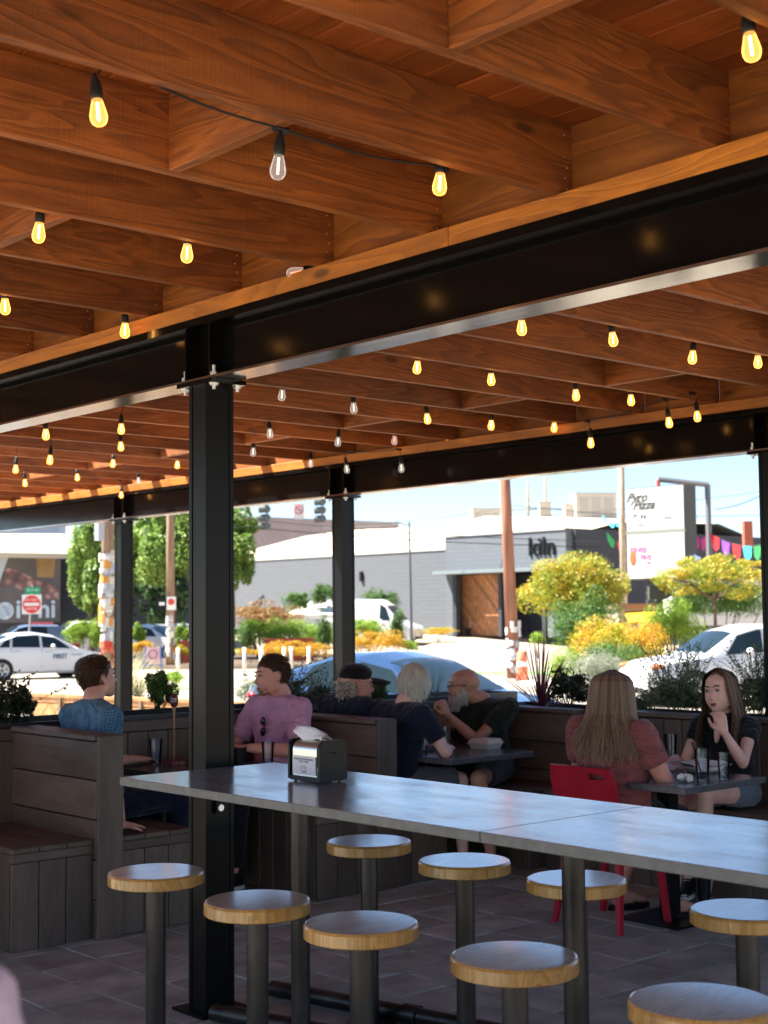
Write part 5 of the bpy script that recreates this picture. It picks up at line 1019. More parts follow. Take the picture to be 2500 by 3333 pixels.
def pole(label, vx, vy, dep, r0, r1, top, m, cat='utility pole', lean=0):
    b = W2(vx, vy, dep); g = gz(dep); t = thing('utility_pole' if cat == 'utility pole' else 'pole', label, cat, (b[0], b[1], g)); q = MB(); q.tube([(b[0], b[1], g-.1), (b[0]+rt[0]*lean, b[1]+rt[1]*lean, top)], [r0, r1], 14); q.build('shaft', m, t, True); return t, b
t, b = pole('thick wooden utility pole plastered with flyers by the far left column', 231.5, 1450, 38, .168, .15, 9, M_pole)
flyers(b, .17, 1.35, 3.2, 75, 1, t, FC); flyers(b, .185, .75, 1.45, 16, 2, t, [FC[0], FC[3]]); flyers(b, .19, -.2, .85, 26, 3, t, FRD)
q = MB(); e_ = W2(215, 1127, 37.6); q.box(-.09, .09, -.1, .1, e_[2]-.5, e_[2]+.25, M=Matrix.Translation((e_[0], e_[1], 0))); q.build('meter_box', M_galv, t)
t, b = pole('second wooden utility pole with a small regulation sign, right of the far left column', 368, 1430, 52, .155, .14, 10, M_pole); flyers(b, .16, .0, 1.6, 24, 5, t, [FC[0], FC[3], FRD[1]])
e_ = W2(370, 1303, 51.7); MS = frame(e_, rt, zz); q = MB(); q.box(-.17, .17, -.24, .24, 0, .01, M=MS); sg = q.build('regulation_sign', M_white, t); q = MB(); q.lathe([(.09, 0), (.12, 0), (.12, .006), (.09, .006)], MS @ Vector((0, .05, .012)), 20, axis=-fh); q.build('prohibition_ring', FRD[0], sg)
e_ = W2(349, 1304, 51.8); MS = frame(e_, rt, zz); q = MB(); q.box(-.2, .2, -.25, .25, -.15, .0, M=MS); sg = q.build('walk_signal', M_black, t); q = MB(); q.box(-.09, .12, -.06, .06, .001, .01, M=MS); q.build('signal_face', M_white, sg)
t, b = pole('reddish wooden utility pole with torn white posters before the dark building', 1110, 1463, 42, .20, .125, 9.5, M_pole2, lean=-.28); flyers(b, .205, -.2, 1.25, 30, 7, t, [FC[0], FC[0], FC[3]])
t, b = pole('slim pale wooden pole standing at the left side of the pizza sign', 1350, 1400, 58, .14, .13, 11, mat('pale_pole', (.42, .33, .24), .9, var=.2, vscale=4))
for vx, dep, top, lab in ((1146, 150, 15.5, 'farthest thin utility pole right of the reddish pole'), (1184, 150, 16, 'far thin utility pole above the rooftop air unit')):
    t, b = pole(lab, vx, 1390, dep, .16, .13, top, M_pole, lean=0)
    for zc in (12.6, 10.9): MB().cyl(np.array([b[0], b[1], zc])-rt*1.9, np.array([b[0], b[1], zc])+rt*1.9, .07, n=8).build('crossarm', M_pole, t)
def wire(label, pts, r=.02, sag=.4):
    q = MB(); full = []
    for a, b in zip(pts[:-1], pts[1:]):
        for s_ in np.linspace(0, 1, 9)[:-1]: full.append(a*(1-s_)+b*s_-zz*sag*math.sin(math.pi*s_))
    full.append(pts[-1]); o = q.tube(full, r, 5).build('overhead_wire', M_cable, None); tag(o, label, 'wire', 'overhead wires'); return o
wire('span wire the traffic signals hang from, upper strand', [W2(430, 1110, 62), W2(1300, 1170, 60)], .018, .2); wire('span wire of the traffic signals, lower strand', [W2(430, 1128, 62), W2(1300, 1182, 60)], .018, .2)
wire('thin overhead wire crossing the blue sky above the rooftops', [W2(700, 1140, 90), W2(1660, 1060, 80)], .02, .4); wire('short drooping wire right of the pizza sign', [W2(1545, 1100, 55), W2(1670, 1055, 52)], .02, .15)
wire('wire running up to the right behind the reddish pole', [W2(730, 1130, 90), W2(1110, 1092, 80), W2(1660, 1112, 80)], .018, .3)
# do-not-enter sign
e_ = P(103.5, 1967, 55); dn = thing('do_not_enter_sign', 'red and white DO NOT ENTER sign on a leaning post below a green street-name blade', 'road sign', (e_[0], e_[1], G)); MS = frame(e_, rt, zz)
M_sred = mat('sign_red', (.68, .03, .02), .5); M_swh = mat('sign_white', (.72, .72, .70), .5); M_sgr = mat('sign_green', (.0, .30, .13), .5)
q = MB(); q.box(-.38, .38, -.38, .38, 0, .006, M=MS); pn = q.build('sign_plate', M_swh, dn); q = MB(); q.lathe([(.0001, 0), (.35, 0), (.35, .004), (.0001, .004)], MS @ Vector((0, 0, .008)), 36, axis=-fh); q.build('red_disc', M_sred, pn); q = MB(); q.box(-.29, .29, -.06, .06, .013, .017, M=MS); q.build('white_bar', M_swh, pn)
text('lettering', 'DO NOT', M_swh, MS @ Matrix.Translation((0, .17, .014)), .15, .002, pn); text('lettering', 'ENTER', M_swh, MS @ Matrix.Translation((0, -.18, .014)), .15, .002, pn)
lb = P(88, 2070, 55.2); q = MB(); q.tube([(lb[0], lb[1], G), MS @ Vector((0, .75, -.04))], .035, 8); q.build('post', M_galv, dn)
e2 = P(107, 1921, 55); M2 = frame(e2, rt, zz); q = MB(); q.box(-.30, -.03, -.135, .12, 0, .01, M=M2); q.box(.03, .30, -.135, .12, 0, .01, M=M2); q.box(-.03, .03, -.1, .1, .0, .008, M=M2); bl = q.build('street_name_blade', M_sgr, dn); text('lettering', 'SE 11 AV', M_swh, M2 @ Matrix.Translation((0, 0, .012)), .12, .002, bl)
# traffic signals seen from the side
M_tl = mat('signal_olive_grey', (.11, .13, .12), .5); M_am = mat('amber_lens', (.5, .16, .03), .3); M_tg = mat('teal_lens', (.05, .25, .22), .3)
def signal(vx, vy, dep, label, nl=3, sc_=1.):
    c = W2(vx, vy, dep); t = thing('traffic_signal', label, 'traffic light', c, 'traffic signals over the crossing'); MS = frame(c, rt, zz)
    for i in range(nl):
        z = (nl-1-i)*.36-.36; q = MB(); q.ell(MS @ Vector((.05, z, 0)), (.17, .165, .17), 14, M=MS.to_3x3()); q.box(-.02, .12, z-.16, z+.16, -.17, .17, M=MS); hd_ = q.build('signal_head', M_tl, t)
        q = MB(); p0 = MS @ Vector((-.02, z, 0)); p1 = MS @ Vector((-.30, z-.02, 0)); q.cyl(p0, p1, .155, .15, n=18, caps=False); q.build('visor', M_tl, hd_); q = MB(); q.cyl(MS @ Vector((-.03, z, 0)), MS @ Vector((-.05, z, 0)), .14, n=18); q.build('lens', [FRD[0], M_am, M_tg][i if nl == 3 else i+1], hd_)
    q = MB(); q.tube([MS @ Vector((.05, .3, 0)), MS @ Vector((.05, .9, 0))], .03); q.build('hanger', M_tl, t); return t
signal(694, 1102, 60, 'three-lens traffic signal hanging left of the second back column'); signal(574, 1118, 60, 'traffic signal hanging right of the big column, edge-on'); signal(397, 1128, 60, 'traffic signal just left of the big column')
e_ = W2(646, 1104, 60); tn = thing('no_left_turn_sign', 'round white sign with red ring and slashed arrow hanging between the signals', 'road sign', e_); MS = frame(e_, rt, zz)
q = MB(); q.box(-.22, .22, -.33, .33, 0, .01, M=MS); pn = q.build('sign_plate', M_swh, tn); q = MB(); vs = []
q.tube([MS @ Vector((.17*math.cos(a), .05+.17*math.sin(a), .02)) for a in np.linspace(0, 6.283, 25)], .022, 5); q.tube([MS @ Vector((-.12, .17, .02)), MS @ Vector((.12, -.07, .02))], .02, 5); q.build('red_ring', M_sred, pn); q = MB(); q.tube([MS @ Vector(p_) for p_ in ((.06, -.05, .02), (.06, .06, .02), (-.07, .07, .02))], .016, 5); q.build('arrow', M_ink, pn)
# white posts along the kerb
fp = None
for i, (px, y0, lab) in enumerate(((580, 2120, 'leftmost white post, just left of the big column'), (796, 2117, 'white post left of the face of the man in pink'), (850, 2118, 'white post behind the head of the man in pink'), (925, 2120, 'white post next right of the man in pink'), (948, 2122, 'white post second right of the man in pink'), (1006, 2118, 'white post third right of the man in pink'))):
    c = P(px, 2200, 45.5); 
    if fp is None: fp = thing('marker_post', lab, 'post', (c[0], c[1], G), 'white marker posts along the road'); q = MB(); q.cyl((c[0], c[1], G+.05), (c[0], c[1], G+.92), .062, .055, n=12); q.build('tube', mat('white_flexible_post', (.72, .68, .6), .6), fp, True); q = MB(); q.cyl((c[0], c[1], G), (c[0], c[1], G+.05), .13, .09, n=12); q.build('base', M_black, fp)
    else: dup(fp, (c[0], c[1], G), label=lab)
# small folding sign with blue legs
c = P(498, 2140, 47); af = thing('folding_sign', 'small sandwich sign with blue legs and a pink ring emblem', 'sign', (c[0], c[1], G)); MS = frame(c, rt, zz); q = MB(); q.box(-.22, .22, -.14, .34, 0, .02, M=MS); bd_ = q.build('panel', mat('pale_pink_panel', (.6, .42, .45), .6), af); q = MB(); q.tube([MS @ Vector((.14*math.cos(a), .1+.14*math.sin(a), .03)) for a in np.linspace(0, 6.283, 21)], .02, 5); q.build('ring_emblem', mat('plum_print', (.35, .05, .12), .6), bd_)
q = MB(); Mbl = mat('blue_tube', (.04, .12, .42), .5)
for sx in (-.26, .26): q.tube([MS @ Vector((sx, .36, 0)), MS @ Vector((sx*1.15, -.42, .08))], .022, 6)
q.tube([MS @ Vector((-.26, -.25, .02)), MS @ Vector((.26, -.25, .02))], .018, 6); q.build('leg_frame', Mbl, af)
# slim lamp post
c = W2(889, 1390, 76); lp = thing('street_lamp', 'slim dark lamp post standing in front of the long grey brick wall', 'street lamp', (c[0], c[1], gz(76))); q = MB(); tp = W2(884, 1127, 76); q.tube([(c[0], c[1], gz(76)), tuple(tp)], [.10, .05], 10); q.build('pole', mat('dark_lamp_paint', (.10, .11, .13), .5), lp); q = MB(); q.tube([tp-zz*.15, tp-zz*.05-rt*.55], .045, 8); q.box(-.45, 0, -.1, .1, 0, .08, M=Matrix.Translation(tuple(tp-zz*.1-rt*.45)) @ Matrix.Rotation(math.radians(-41.6), 4, 'Z')); q.build('lamp_arm', M_galv, lp)
# ================================================================== VEHICLES
M_tyre = mat('tyre_rubber', (.022, .022, .024), .85); M_alloy = mat('alloy_wheel', (.50, .50, .50), .35, .7); M_wing = mat('tinted_window', (.012, .022, .028), .06, spec=.35); M_arch = mat('wheel_well', (.012, .012, .012), .9)
M_hl = mat('headlight_lens', (.7, .72, .75), .1, coat=1.); M_amb = mat('amber_marker', (.55, .16, .04), .25, coat=1.)
def interp(prof, x): xs = [p[0] for p in prof]; ys = [p[1] for p in prof]; return np.interp(x, xs, ys)
def car(label, c, heading, Ln, Wd, hood, roof, belt, wbase, fo, wr, paint, wins, wsx, rsx, cat='car', clear=.18, name='parked_car', lights=M_hl, zg=None, tumble=.16):
    """hood/roof/belt: side profiles (x from nose, z); wsx/rsx: x range of windscreen and rear window"""
    t = thing(name, label, cat, (c[0], c[1], G if zg is None else zg)); zg = G if zg is None else zg
    h = math.radians(heading); Mc = Matrix.Translation((c[0], c[1], zg)) @ Matrix.Rotation(h, 4, 'Z') @ Matrix.Translation((Ln/2, 0, 0)) @ Matrix.Scale(-1, 4, (1, 0, 0))
    # local: x from nose backwards (mirrored), y left/right, z up
    def sec(x):
        u = min(x, Ln-x); wf = Wd/2*(1-.22*max(0, 1-u/.7)**2.2); zr = float(interp(roof, x)); zb = float(interp(belt, x)); zh = float(interp(hood, x)); gl = zr > zh+.02
        zt = zr if gl else zh; zb = min(zb, zt-.02); wt = (wf-tumble*min(1, (zt-zb)/.45)) if gl else wf*.93; lo = clear+.10*max(0, 1-u/.35)
        return [(0, zt), (wt*.55, zt-.012), (wt*.88, zt-.045 if gl else zt-.03), (wt, zt-.085 if gl else zt-.05), (wf-.012, zb), (wf, zb-.10), (wf+.01, zb*.55+lo*.45), (wf-.01, lo+.08), (wf-.08, lo), (0, lo)]
    xs = sorted(set(list(np.linspace(0, Ln, 44))+[p[0] for p in roof])); K = 10; vs = []; fs = []
    for x in xs:
        s_ = sec(x); 
        for y, z in s_: vs.append(Mc @ Vector((x, y, z)))
        for y, z in s_: vs.append(Mc @ Vector((x, -y, z)))
    R_ = 2*K
    for i in range(len(xs)-1):
        for j in range(K-1): a = i*R_+j; fs.append((a, a+1, a+R_+1, a+R_)); a = i*R_+K+j; fs.append((a, a+R_, a+R_+1, a+1))
    fs.append(tuple(range(K))+tuple(range(2*K-2, K, -1))); o_ = (len(xs)-1)*R_; fs.append(tuple(reversed([o_+k for k in tuple(range(K))+tuple(range(2*K-2, K, -1))])))
    bo = MB().add(vs, fs).build('body', paint, t); autosmooth(bo, 32)
    def surf(x, v, off=.006):                            # v 0 = belt, 1 = roof edge
        s_ = sec(x); y = s_[4][0]*(1-v)+s_[3][0]*v; z = s_[4][1]*(1-v)+s_[3][1]*v; return y+off, z
    for (x0, x1, s0, s1) in wins:                        # side windows; s0,s1 slant of the ends
        for sy in (1, -1):
            q = MB(); vv = []; n = 10
            for k in range(n+1):
                for v in (.06, .94):
                    x = (x0+s0*v)+(x1+s1*v-x0-s0*v)*k/n; y, z = surf(x, v); vv.append(Mc @ Vector((x, sy*y, z)))
            q.add(vv, [(2*k, 2*k+2, 2*k+3, 2*k+1) for k in range(n)]); q.build('side_window', M_wing, t, True)
    for nm, rng in (('windscreen', wsx), ('rear_window', rsx)):
        if not rng: continue
        q = MB(); vv = []; n = 8
        for k in range(n+1):
            x = rng[0]+(rng[1]-rng[0])*k/n; s_ = sec(x)
            for u in (-1, -.5, 0, .5, 1): y = u*s_[2][0]*.97; z = s_[0][1]+.010-(.045 if abs(u) == 1 else (.010 if abs(u) == .5 else 0)); vv.append(Mc @ Vector((x, y, z)))
        q.add(vv, [(5*k+j, 5*k+j+1, 5*k+5+j+1, 5*k+5+j) for k in range(n) for j in range(4)]); q.build(nm, M_wing, t, True)
    for x in (fo, fo+wbase):
        for sy in (1, -1):
            yw = Wd/2-.10; pc = Mc @ Vector((x, sy*(Wd/2-.03), wr)); ax = (Mc.to_3x3() @ Vector((0, sy, 0))).normalized(); axn = np.array(ax); pcn = np.array(pc)
            q = MB(); q.cyl(pcn-axn*.15, pcn+axn*.044, wr*1.14, n=28); q.build('wheel_well', M_arch, t)
            q = MB(); q.lathe([(wr*.66, -.11), (wr*.95, -.11), (wr, -.08), (wr, .045), (wr*.95, .065), (wr*.68, .07), (wr*.66, .05)], pcn, 28, axis=axn); wh = q.build('wheel', M_tyre, t, True)
            q = MB(); q.lathe([(.0001, .035), (wr*.2, .05), (wr*.2, .03), (wr*.58, .02), (wr*.60, .06), (wr*.68, .066), (wr*.68, .03)], pcn, 28, axis=axn); a1, b1, _ = basis(axn)
            q2 = MB()
            for k in range(5):
                an = k*2*math.pi/5+.3; d1 = a1*math.cos(an)+b1*math.sin(an); sd = np.cross(d1, axn); q2.poly([pcn+axn*.048+d1*wr*.16-sd*wr*.10, pcn+axn*.048+d1*wr*.16+sd*wr*.10, pcn+axn*.058+d1*wr*.64+sd*wr*.075, pcn+axn*.058+d1*wr*.64-sd*wr*.075], .012)
            q2.build('rim_spokes', M_alloy, wh); q3 = MB(); q3.cyl(pcn+axn*.0, pcn+axn*.03, wr*.66, n=28); q3.build('brake_disc', mat('brake_dark', (.10, .10, .11), .5, .5), wh); q4 = MB(); q4.lathe([(wr*.60, .04), (wr*.60, .062), (wr*.70, .072), (wr*.70, .05)], pcn, 28, axis=axn); q4.build('rim', M_alloy, wh, True)
    for sy in (1, -1):
        zl = float(interp(hood, .25))-.12; q = MB(); q.ell(Mc @ Vector((.30, sy*(Wd/2-.16), zl)), (.27, .10, .065), 14, M=(Mc.to_3x3())); q.build('headlight', lights, t, True)
        zl = float(interp(hood, Ln-.1))-.14; q = MB(); q.ell(Mc @ Vector((Ln-.16, sy*(Wd/2-.10), zl)), (.10, .05, .05), 12, M=(Mc.to_3x3())); q.build('tail_light', mat('tail_red', (.4, .01, .01), .2, coat=1.), t, True)
        xm = wsx[1]+.25 if wsx else 1.4; y, z = surf(xm, 0); q = MB(); q.ell(Mc @ Vector((xm-.05, sy*(y+.12), z+.07)), (.075, .115, .075), 12, M=(Mc.to_3x3())); q.build('side_mirror', paint, t, True)
        for (x0, x1, s0, s1) in wins[:2]: y, z = surf(x1-.1, 0); q = MB(); q.tube([Mc @ Vector((x1-.28, sy*(y+.03), z-.12)), Mc @ Vector((x1-.08, sy*(y+.03), z-.12))], .018, 6); q.build('door_handle', paint, t)
        for (x0, x1, s0, s1) in wins: q = MB(); q.tube([Mc @ Vector((x1+.03, sy*(surf(x1+.03, 0)[0]+.004), z_)) for z_ in (sec(x1)[4][1], sec(x1)[6][1], .38)], .006, 4); q.build('door_gap', M_arch, t)
    q = MB(); q.box(-.012, .0, -.26, .26, .42, .54, M=Mc); q.build('licence_plate', M_white, t); q = MB(); q.box(-.006, .02, -.5, .5, .28, .40, M=Mc); q.build('grille', M_arch, t)
    return t, Mc, surf
PW = mat('white_car_paint', (.60, .60, .60), .25, coat=1.); PB = mat('blue_car_paint', (.022, .055, .13), .25, .2, coat=1.); PS = mat('silver_car_paint', (.35, .36, .38), .3, .5, coat=1.)
c = P(116, 2208, 45.3); c[2] = G
pr_, Mc, surf = car('white hatchback taxi-like car driving right, seen side-on at the left', c, -8, 4.46, 1.74, [(0, .62), (.3, .78), (1.0, .96), (4.1, .98), (4.46, .78)], [(0, 0), (.95, .93), (1.9, 1.40), (2.5, 1.49), (3.1, 1.46), (3.9, 1.20), (4.3, 1.0), (4.46, .6)], [(0, .7), (1.1, .93), (4.4, 1.03)], 2.70, .92, .315, PW, [(1.38, 2.32, .42, .0), (2.40, 3.30, .0, -.05), (3.38, 3.72, -.05, -.25)], (1.05, 1.82), (3.35, 4.15), name='moving_car')
Mt = Mc @ Matrix(((1, 0, 0, 1.75), (0, 0, 1, -.90), (0, 1, 0, .62), (0, 0, 0, 1)))
pt = Mc @ Vector((1.75, 0, .70)); hx = (Mc.to_3x3() @ Vector((-1, 0, 0))).normalized(); side = Vector((hx.y, -hx.x, 0)); side = side if side.dot(Vector(tuple(-fh))) > 0 else -side
text('door_lettering', 'FIRST', mat('blue_grey_lettering', (.12, .16, .24), .5), frame(Vector(pt)+side*.895, tuple(hx), (0, 0, 1)), .20, .004, pr_, bold=.006)
text('door_lettering', 'TRANSIT', mat('pale_lettering', (.40, .44, .5), .5), frame(Vector(Mc @ Vector((1.20, 0, .74)))+side*.89, tuple(hx), (0, 0, 1)), .10, .004, pr_)
c = P(2395, 2275, 29.8); c[2] = G
car('white SUV parked beyond the planter at the right edge, facing left', c, 152, 4.62, 1.87, [(0, .72), (.25, .95), (1.2, 1.10), (4.4, 1.15), (4.62, .95)], [(0, 0), (1.15, 1.05), (1.95, 1.55), (2.4, 1.67), (3.5, 1.68), (4.2, 1.60), (4.55, 1.2), (4.62, .8)], [(0, .8), (1.3, 1.02), (4.5, 1.14)], 2.68, .93, .36, PW, [(1.62, 2.48, .36, .02), (2.60, 3.42, .0, .0), (3.52, 4.15, .0, -.22)], (1.22, 1.92), (4.2, 4.5), lights=M_amb, clear=.22)
c = P(1330, 2400, 19.6); c[2] = G
car('blue sedan parked at the kerb right behind the booths, windscreen to the right', c, -80, 4.70, 1.85, [(0, .58), (.3, .72), (1.2, .92), (4.3, 1.02), (4.70, .92)], [(0, 0), (1.15, .9), (2.0, 1.31), (2.6, 1.43), (3.1, 1.42), (4.0, 1.18), (4.5, .98), (4.7, .6)], [(0, .65), (1.2, .88), (4.4, .98)], 2.88, .85, .34, PB, [(1.62, 2.55, .42, .0), (2.66, 3.60, .0, -.22)], (1.2, 2.15), (3.2, 4.25))
c = W2(806, 1390, 86); c[2] = gz(86)
vn, Mc, surf = car('white high-roof delivery van parked before the long grey wall', c, -66, 5.95, 2.05, [(0, .85), (.3, 1.15), (.9, 1.35), (5.9, 1.4), (5.95, 1.3)], [(0, 0), (.85, 1.3), (1.75, 2.30), (2.3, 2.65), (5.6, 2.72), (5.90, 2.5), (5.95, 1.3)], [(0, 1.0), (1.0, 1.30), (5.9, 1.40)], 3.75, .98, .37, PW, [(1.35, 2.10, .38, .0)], (.92, 1.72), None, cat='van', name='delivery_van', zg=gz(86), tumble=.2)
for i, (vx, vy, dep, hd_, lab, pm_) in enumerate(((166, 1372, 72, 170, 'white pickup parked below the broad-leaved tree at the left', PW), (322, 1395, 62, -60, 'white car partly hidden between the two left poles', PW), (395, 1385, 68, -60, 'silver car just left of the big column', PS), (55, 1385, 70, 165, 'blue-grey low car behind the roof of the passing white car', mat('slate_paint', (.10, .14, .24), .3, coat=1.)))):
    c = W2(vx, vy, dep); c[2] = G; hh = 1.75 if i in (0,) else 1.6
    car(lab, c, hd_, 4.7, 1.85, [(0, .8), (.3, .98), (1.2, 1.10), (4.5, 1.12), (4.7, 1.0)], [(0, 0), (1.1, 1.05), (1.85, hh-.1), (2.3, hh), (3.3 if i == 0 else 3.8, hh-.03), (3.6 if i == 0 else 4.4, 1.12), (4.7, .7)], [(0, .85), (1.2, 1.05), (4.6, 1.1)], 2.8, .9, .36, pm_, [(1.5, 2.35, .34, .0), (2.45, 3.25, 0, -.05)], (1.15, 1.85), None)
# pop-up canopy by the van
c = W2(684, 1330, 82); cn = thing('canopy_tent', 'white pop-up canopy beside the delivery van', 'canopy', (c[0], c[1], gz(82))); zt_ = W2(684, 1292, 82)[2]; ze = W2(684, 1327, 82)[2]; hw_ = 1.55
cr_ = [np.array([c[0], c[1], ze])+rt*a*hw_*1.1+fh*b*hw_ for a, b in ((-1, -1), (1, -1), (1, 1), (-1, 1))]; q = MB(); q.add([tuple(v_) for v_ in cr_]+[(c[0], c[1], zt_)], [(0, 1, 4), (1, 2, 4), (2, 3, 4), (3, 0, 4)]); q.add([tuple(v_) for v_ in cr_]+[tuple(v_-zz*.25) for v_ in cr_], [(i, (i+1) % 4, 4+(i+1) % 4, 4+i) for i in range(4)]); q.build('canopy_cloth', M_white, cn)
for v_ in cr_: MB().cyl((v_[0], v_[1], gz(82)), (v_[0], v_[1], ze-.02), .03, n=6).build('leg', M_galv, cn)
# ================================================================== BUILDINGS
def brickmat(name, c, sx=1., var=.12):
    m = mat(name, c, .85, var=var, vscale=1.2); t = m.node_tree; N = t.nodes.new; b = t.nodes['Principled BSDF']; tc = N('ShaderNodeTexCoord'); sp = N('ShaderNodeSeparateXYZ'); L(tc.outputs['Object'], sp.inputs[0]); ad = N('ShaderNodeMath'); L(sp.outputs[0], ad.inputs[0]); L(sp.outputs[1], ad.inputs[1]); cb = N('ShaderNodeCombineXYZ'); L(ad.outputs[0], cb.inputs[0]); L(sp.outputs[2], cb.inputs[1])
    br_ = N('ShaderNodeTexBrick'); br_.inputs['Scale'].default_value = 1.; br_.inputs['Brick Width'].default_value = .8; br_.inputs['Row Height'].default_value = .27; br_.inputs['Mortar Size'].default_value = .025; br_.inputs['Color1'].default_value = (*c, 1); br_.inputs['Color2'].default_value = (*[k*1.07 for k in c], 1); br_.inputs['Mortar'].default_value = (*[k*.88 for k in c], 1); L(cb.outputs[0], br_.inputs[0]); L(br_.outputs[0], b.inputs['Base Color']); return m
M_bk = brickmat('grey_painted_brick', (.100, .108, .122)); M_bk2 = brickmat('slate_painted_brick', (.105, .118, .135)); M_drk = mat('charcoal_cladding', (.035, .038, .048), .7); M_rf = mat('cream_membrane_roof', (.46, .38, .28), .8, var=.08, vscale=.3); M_cap = mat('pale_coping', (.40, .38, .35), .7)
XW = 62.7; yc = atx(1462, 2071, XW)[1]; yl = atx(500, 1900, XW)[1]; zt1 = atx(1300, 1798, XW)[2]; yk = atx(1850, 1716, XW)[1]; zt2 = atx(1600, 1735, XW)[2]; gb = gz(95)-.1
wh_ = thing('warehouse', 'long low grey painted-brick warehouse with a billowing cream roof', 'building', (XW, (yc+yl)/2, gb))
MB().box(XW, XW+30, yc+.02, yl+25, gb, zt1).build('wall', M_bk, wh_); MB().box(XW-.06, XW-.002, yc+.02, yl+25, zt1-.02, zt1+.12).build('coping', M_cap, wh_)
q = MB(); rp_ = [(yl+25, zt1+.1)]; 
for px_, py_ in ((836, 1815), (905, 1785), (990, 1746), (1080, 1733), (1190, 1722), (1240, 1722), (1420, 1712), (1500, 1700), (1580, 1680), (1700, 1683), (1850, 1692), (2010, 1700)): a = atx(px_, py_, XW+9); rp_.append((a[1], a[2]))
vs = []; fs = []; 
for i, (y, z) in enumerate(rp_): vs += [(XW+1.2, y, zt1+.1), (XW+9, y, z), (XW+20, y, z*1.04), (XW+29, y, zt1)]
for i in range(len(rp_)-1):
    for j in range(3): fs.append((i*4+j, i*4+j+1, i*4+4+j+1, i*4+4+j))
q.add(vs, fs); q.build('roof', M_rf, wh_, True)
a = atx(1175, 1875, XW-.1); MB().box(XW-.16, XW, a[1]-.12, a[1]+.12, a[2]-.35, a[2]+.3).build('wall_lamp', M_black, wh_)
q = MB(); a = atx(808, 1862, XW-.8); q.tube([a, a+np.array([-.5, 2.4, .2]), a+np.array([-.5, 2.4, -.35]), a+np.array([0, 0, -.3])], .06, 6); q.build('gooseneck_bracket', M_galv, wh_)
kb = thing('kiln_building', 'dark grey brick shopfront with kiln lettering, wide timber-lined entrance', 'building', (XW, (yc+yk)/2, gb))
y_o1 = atx(1483, 2060, XW)[1]; y_o2 = atx(1790, 2060, XW)[1]; z_c = atx(1600, 1866, XW)[2]
MB().box(XW-.25, XW+25, yk, yc, z_c+.25, zt2).build('parapet_wall', M_bk2, kb); MB().box(XW-.32, XW-.252, yk, yc, zt2-.1, zt2+.05).build('coping', M_cap, kb)
MB().box(XW-.2, XW+.3, y_o1+.01, yc-.02, gb, z_c).build('side_pier', M_bk2, kb); MB().box(XW-.2, XW+.3, yk, y_o2, gb, z_c).build('side_pier', M_bk2, kb)
MB().box(XW-1.3, XW-.26, yk-.1, yc+.1, z_c, z_c+.22).build('canopy', mat('steel_canopy', (.16, .19, .20), .5), kb)
for y in (y_o1-.25, (y_o1+y_o2)/2-.2, y_o2+.2): MB().box(XW-.3, XW-.05, y-.12, y+.12, gb, z_c-.01).build('steel_post', M_drk, kb)
MB().box(XW+3.2, XW+3.4, yk, yc, gb, z_c).build('back_wall', M_drk, kb)
y_w1 = atx(1626, 1970, XW+1.)[1]; M_cl = wood('diagonal_timber', (.30, .11, .04), (.58, .27, .12), 'z', ring=3, rough=.6, knots=False, rand=.35)
x = y_w1; q = MB(); H0 = z_c-gb; k = 0
yy = y_w1-H0
while yy < y_o1:                                          # diagonal lining boards
    pts = [(yy, gb), (yy+.265, gb), (yy+.265+H0, z_c), (yy+H0, z_c)]; pts = clip(clip(pts, 1, y_w1), -1, y_o1+.4)
    if len(pts) >= 3: MB().poly([(XW+1.0, p_[0], p_[1]) for p_ in pts], .04).build('lining_board', M_cl, kb)
    yy += .29
a = atx(1764, 1781, XW-.3); Mk = frame((XW-.30, a[1], a[2]), (0, -1, 0), (0, 0, 1)); text('kiln_lettering', 'kiln', M_black, Mk, 1.55, .06, kb, bold=.01)
kw = thing('side_wing', 'charcoal wing of the shop running back to the right behind the trees', 'building', (XW+8, yk, gb)); e1 = atx(2500, 1750, XW+16); zz2 = aty(1862, 1718, yk)[2]
q = MB(); xe = aty(2500, 1750, yk-.3)[0]; q.box(XW+.35, xe+8, yk-.25, yk-.02, gb, zt2-.05); q.build('wall', M_drk, kw)
dsp = [(1526, 1632, 1656, 1700, 'cream rooftop air unit left of the reddish pole'), (1750, 1795, 1634, 1700, 'small white rooftop air unit right of the reddish pole'), (1830, 1901, 1642, 1700, 'low grey rooftop unit before the tallest one'), (1852, 2007, 1607, 1690, 'tallest boxy rooftop air unit beside the pizza sign')]
M_ac = mat('air_unit_beige', (.50, .46, .40), .7)
for x0, x1, y0, y1, lab in dsp:
    a = P(x0, y0, 104); b = P(x1, y0, 104); zb = zt1; w_ = np.linalg.norm(b-a); cc_ = (a+b)/2; t = thing('rooftop_unit', lab, 'air unit', (cc_[0], cc_[1], zb), 'rooftop air units'); Mu = Matrix.Translation((cc_[0], cc_[1], 0)) @ Matrix.Rotation(math.radians(-35), 4, 'Z'); w_ *= .86
    MB().box(-w_/2, w_/2, -w_*.3, w_*.3, zb, a[2]-.1, M=Mu).build('casing', M_ac, t); MB().box(-w_/2-.05, w_/2+.05, -w_*.3-.05, w_*.3+.05, a[2]-.099, a[2], M=Mu).build('lid', M_cap, t)
    for k in range(3): MB().box(-w_*.4+k*w_*.3, -w_*.4+k*w_*.3+w_*.2, -w_*.3-.03, -w_*.3-.001, zb+(a[2]-zb)*.5, a[2]-.4, M=Mu).build('louvre', M_cap, t)
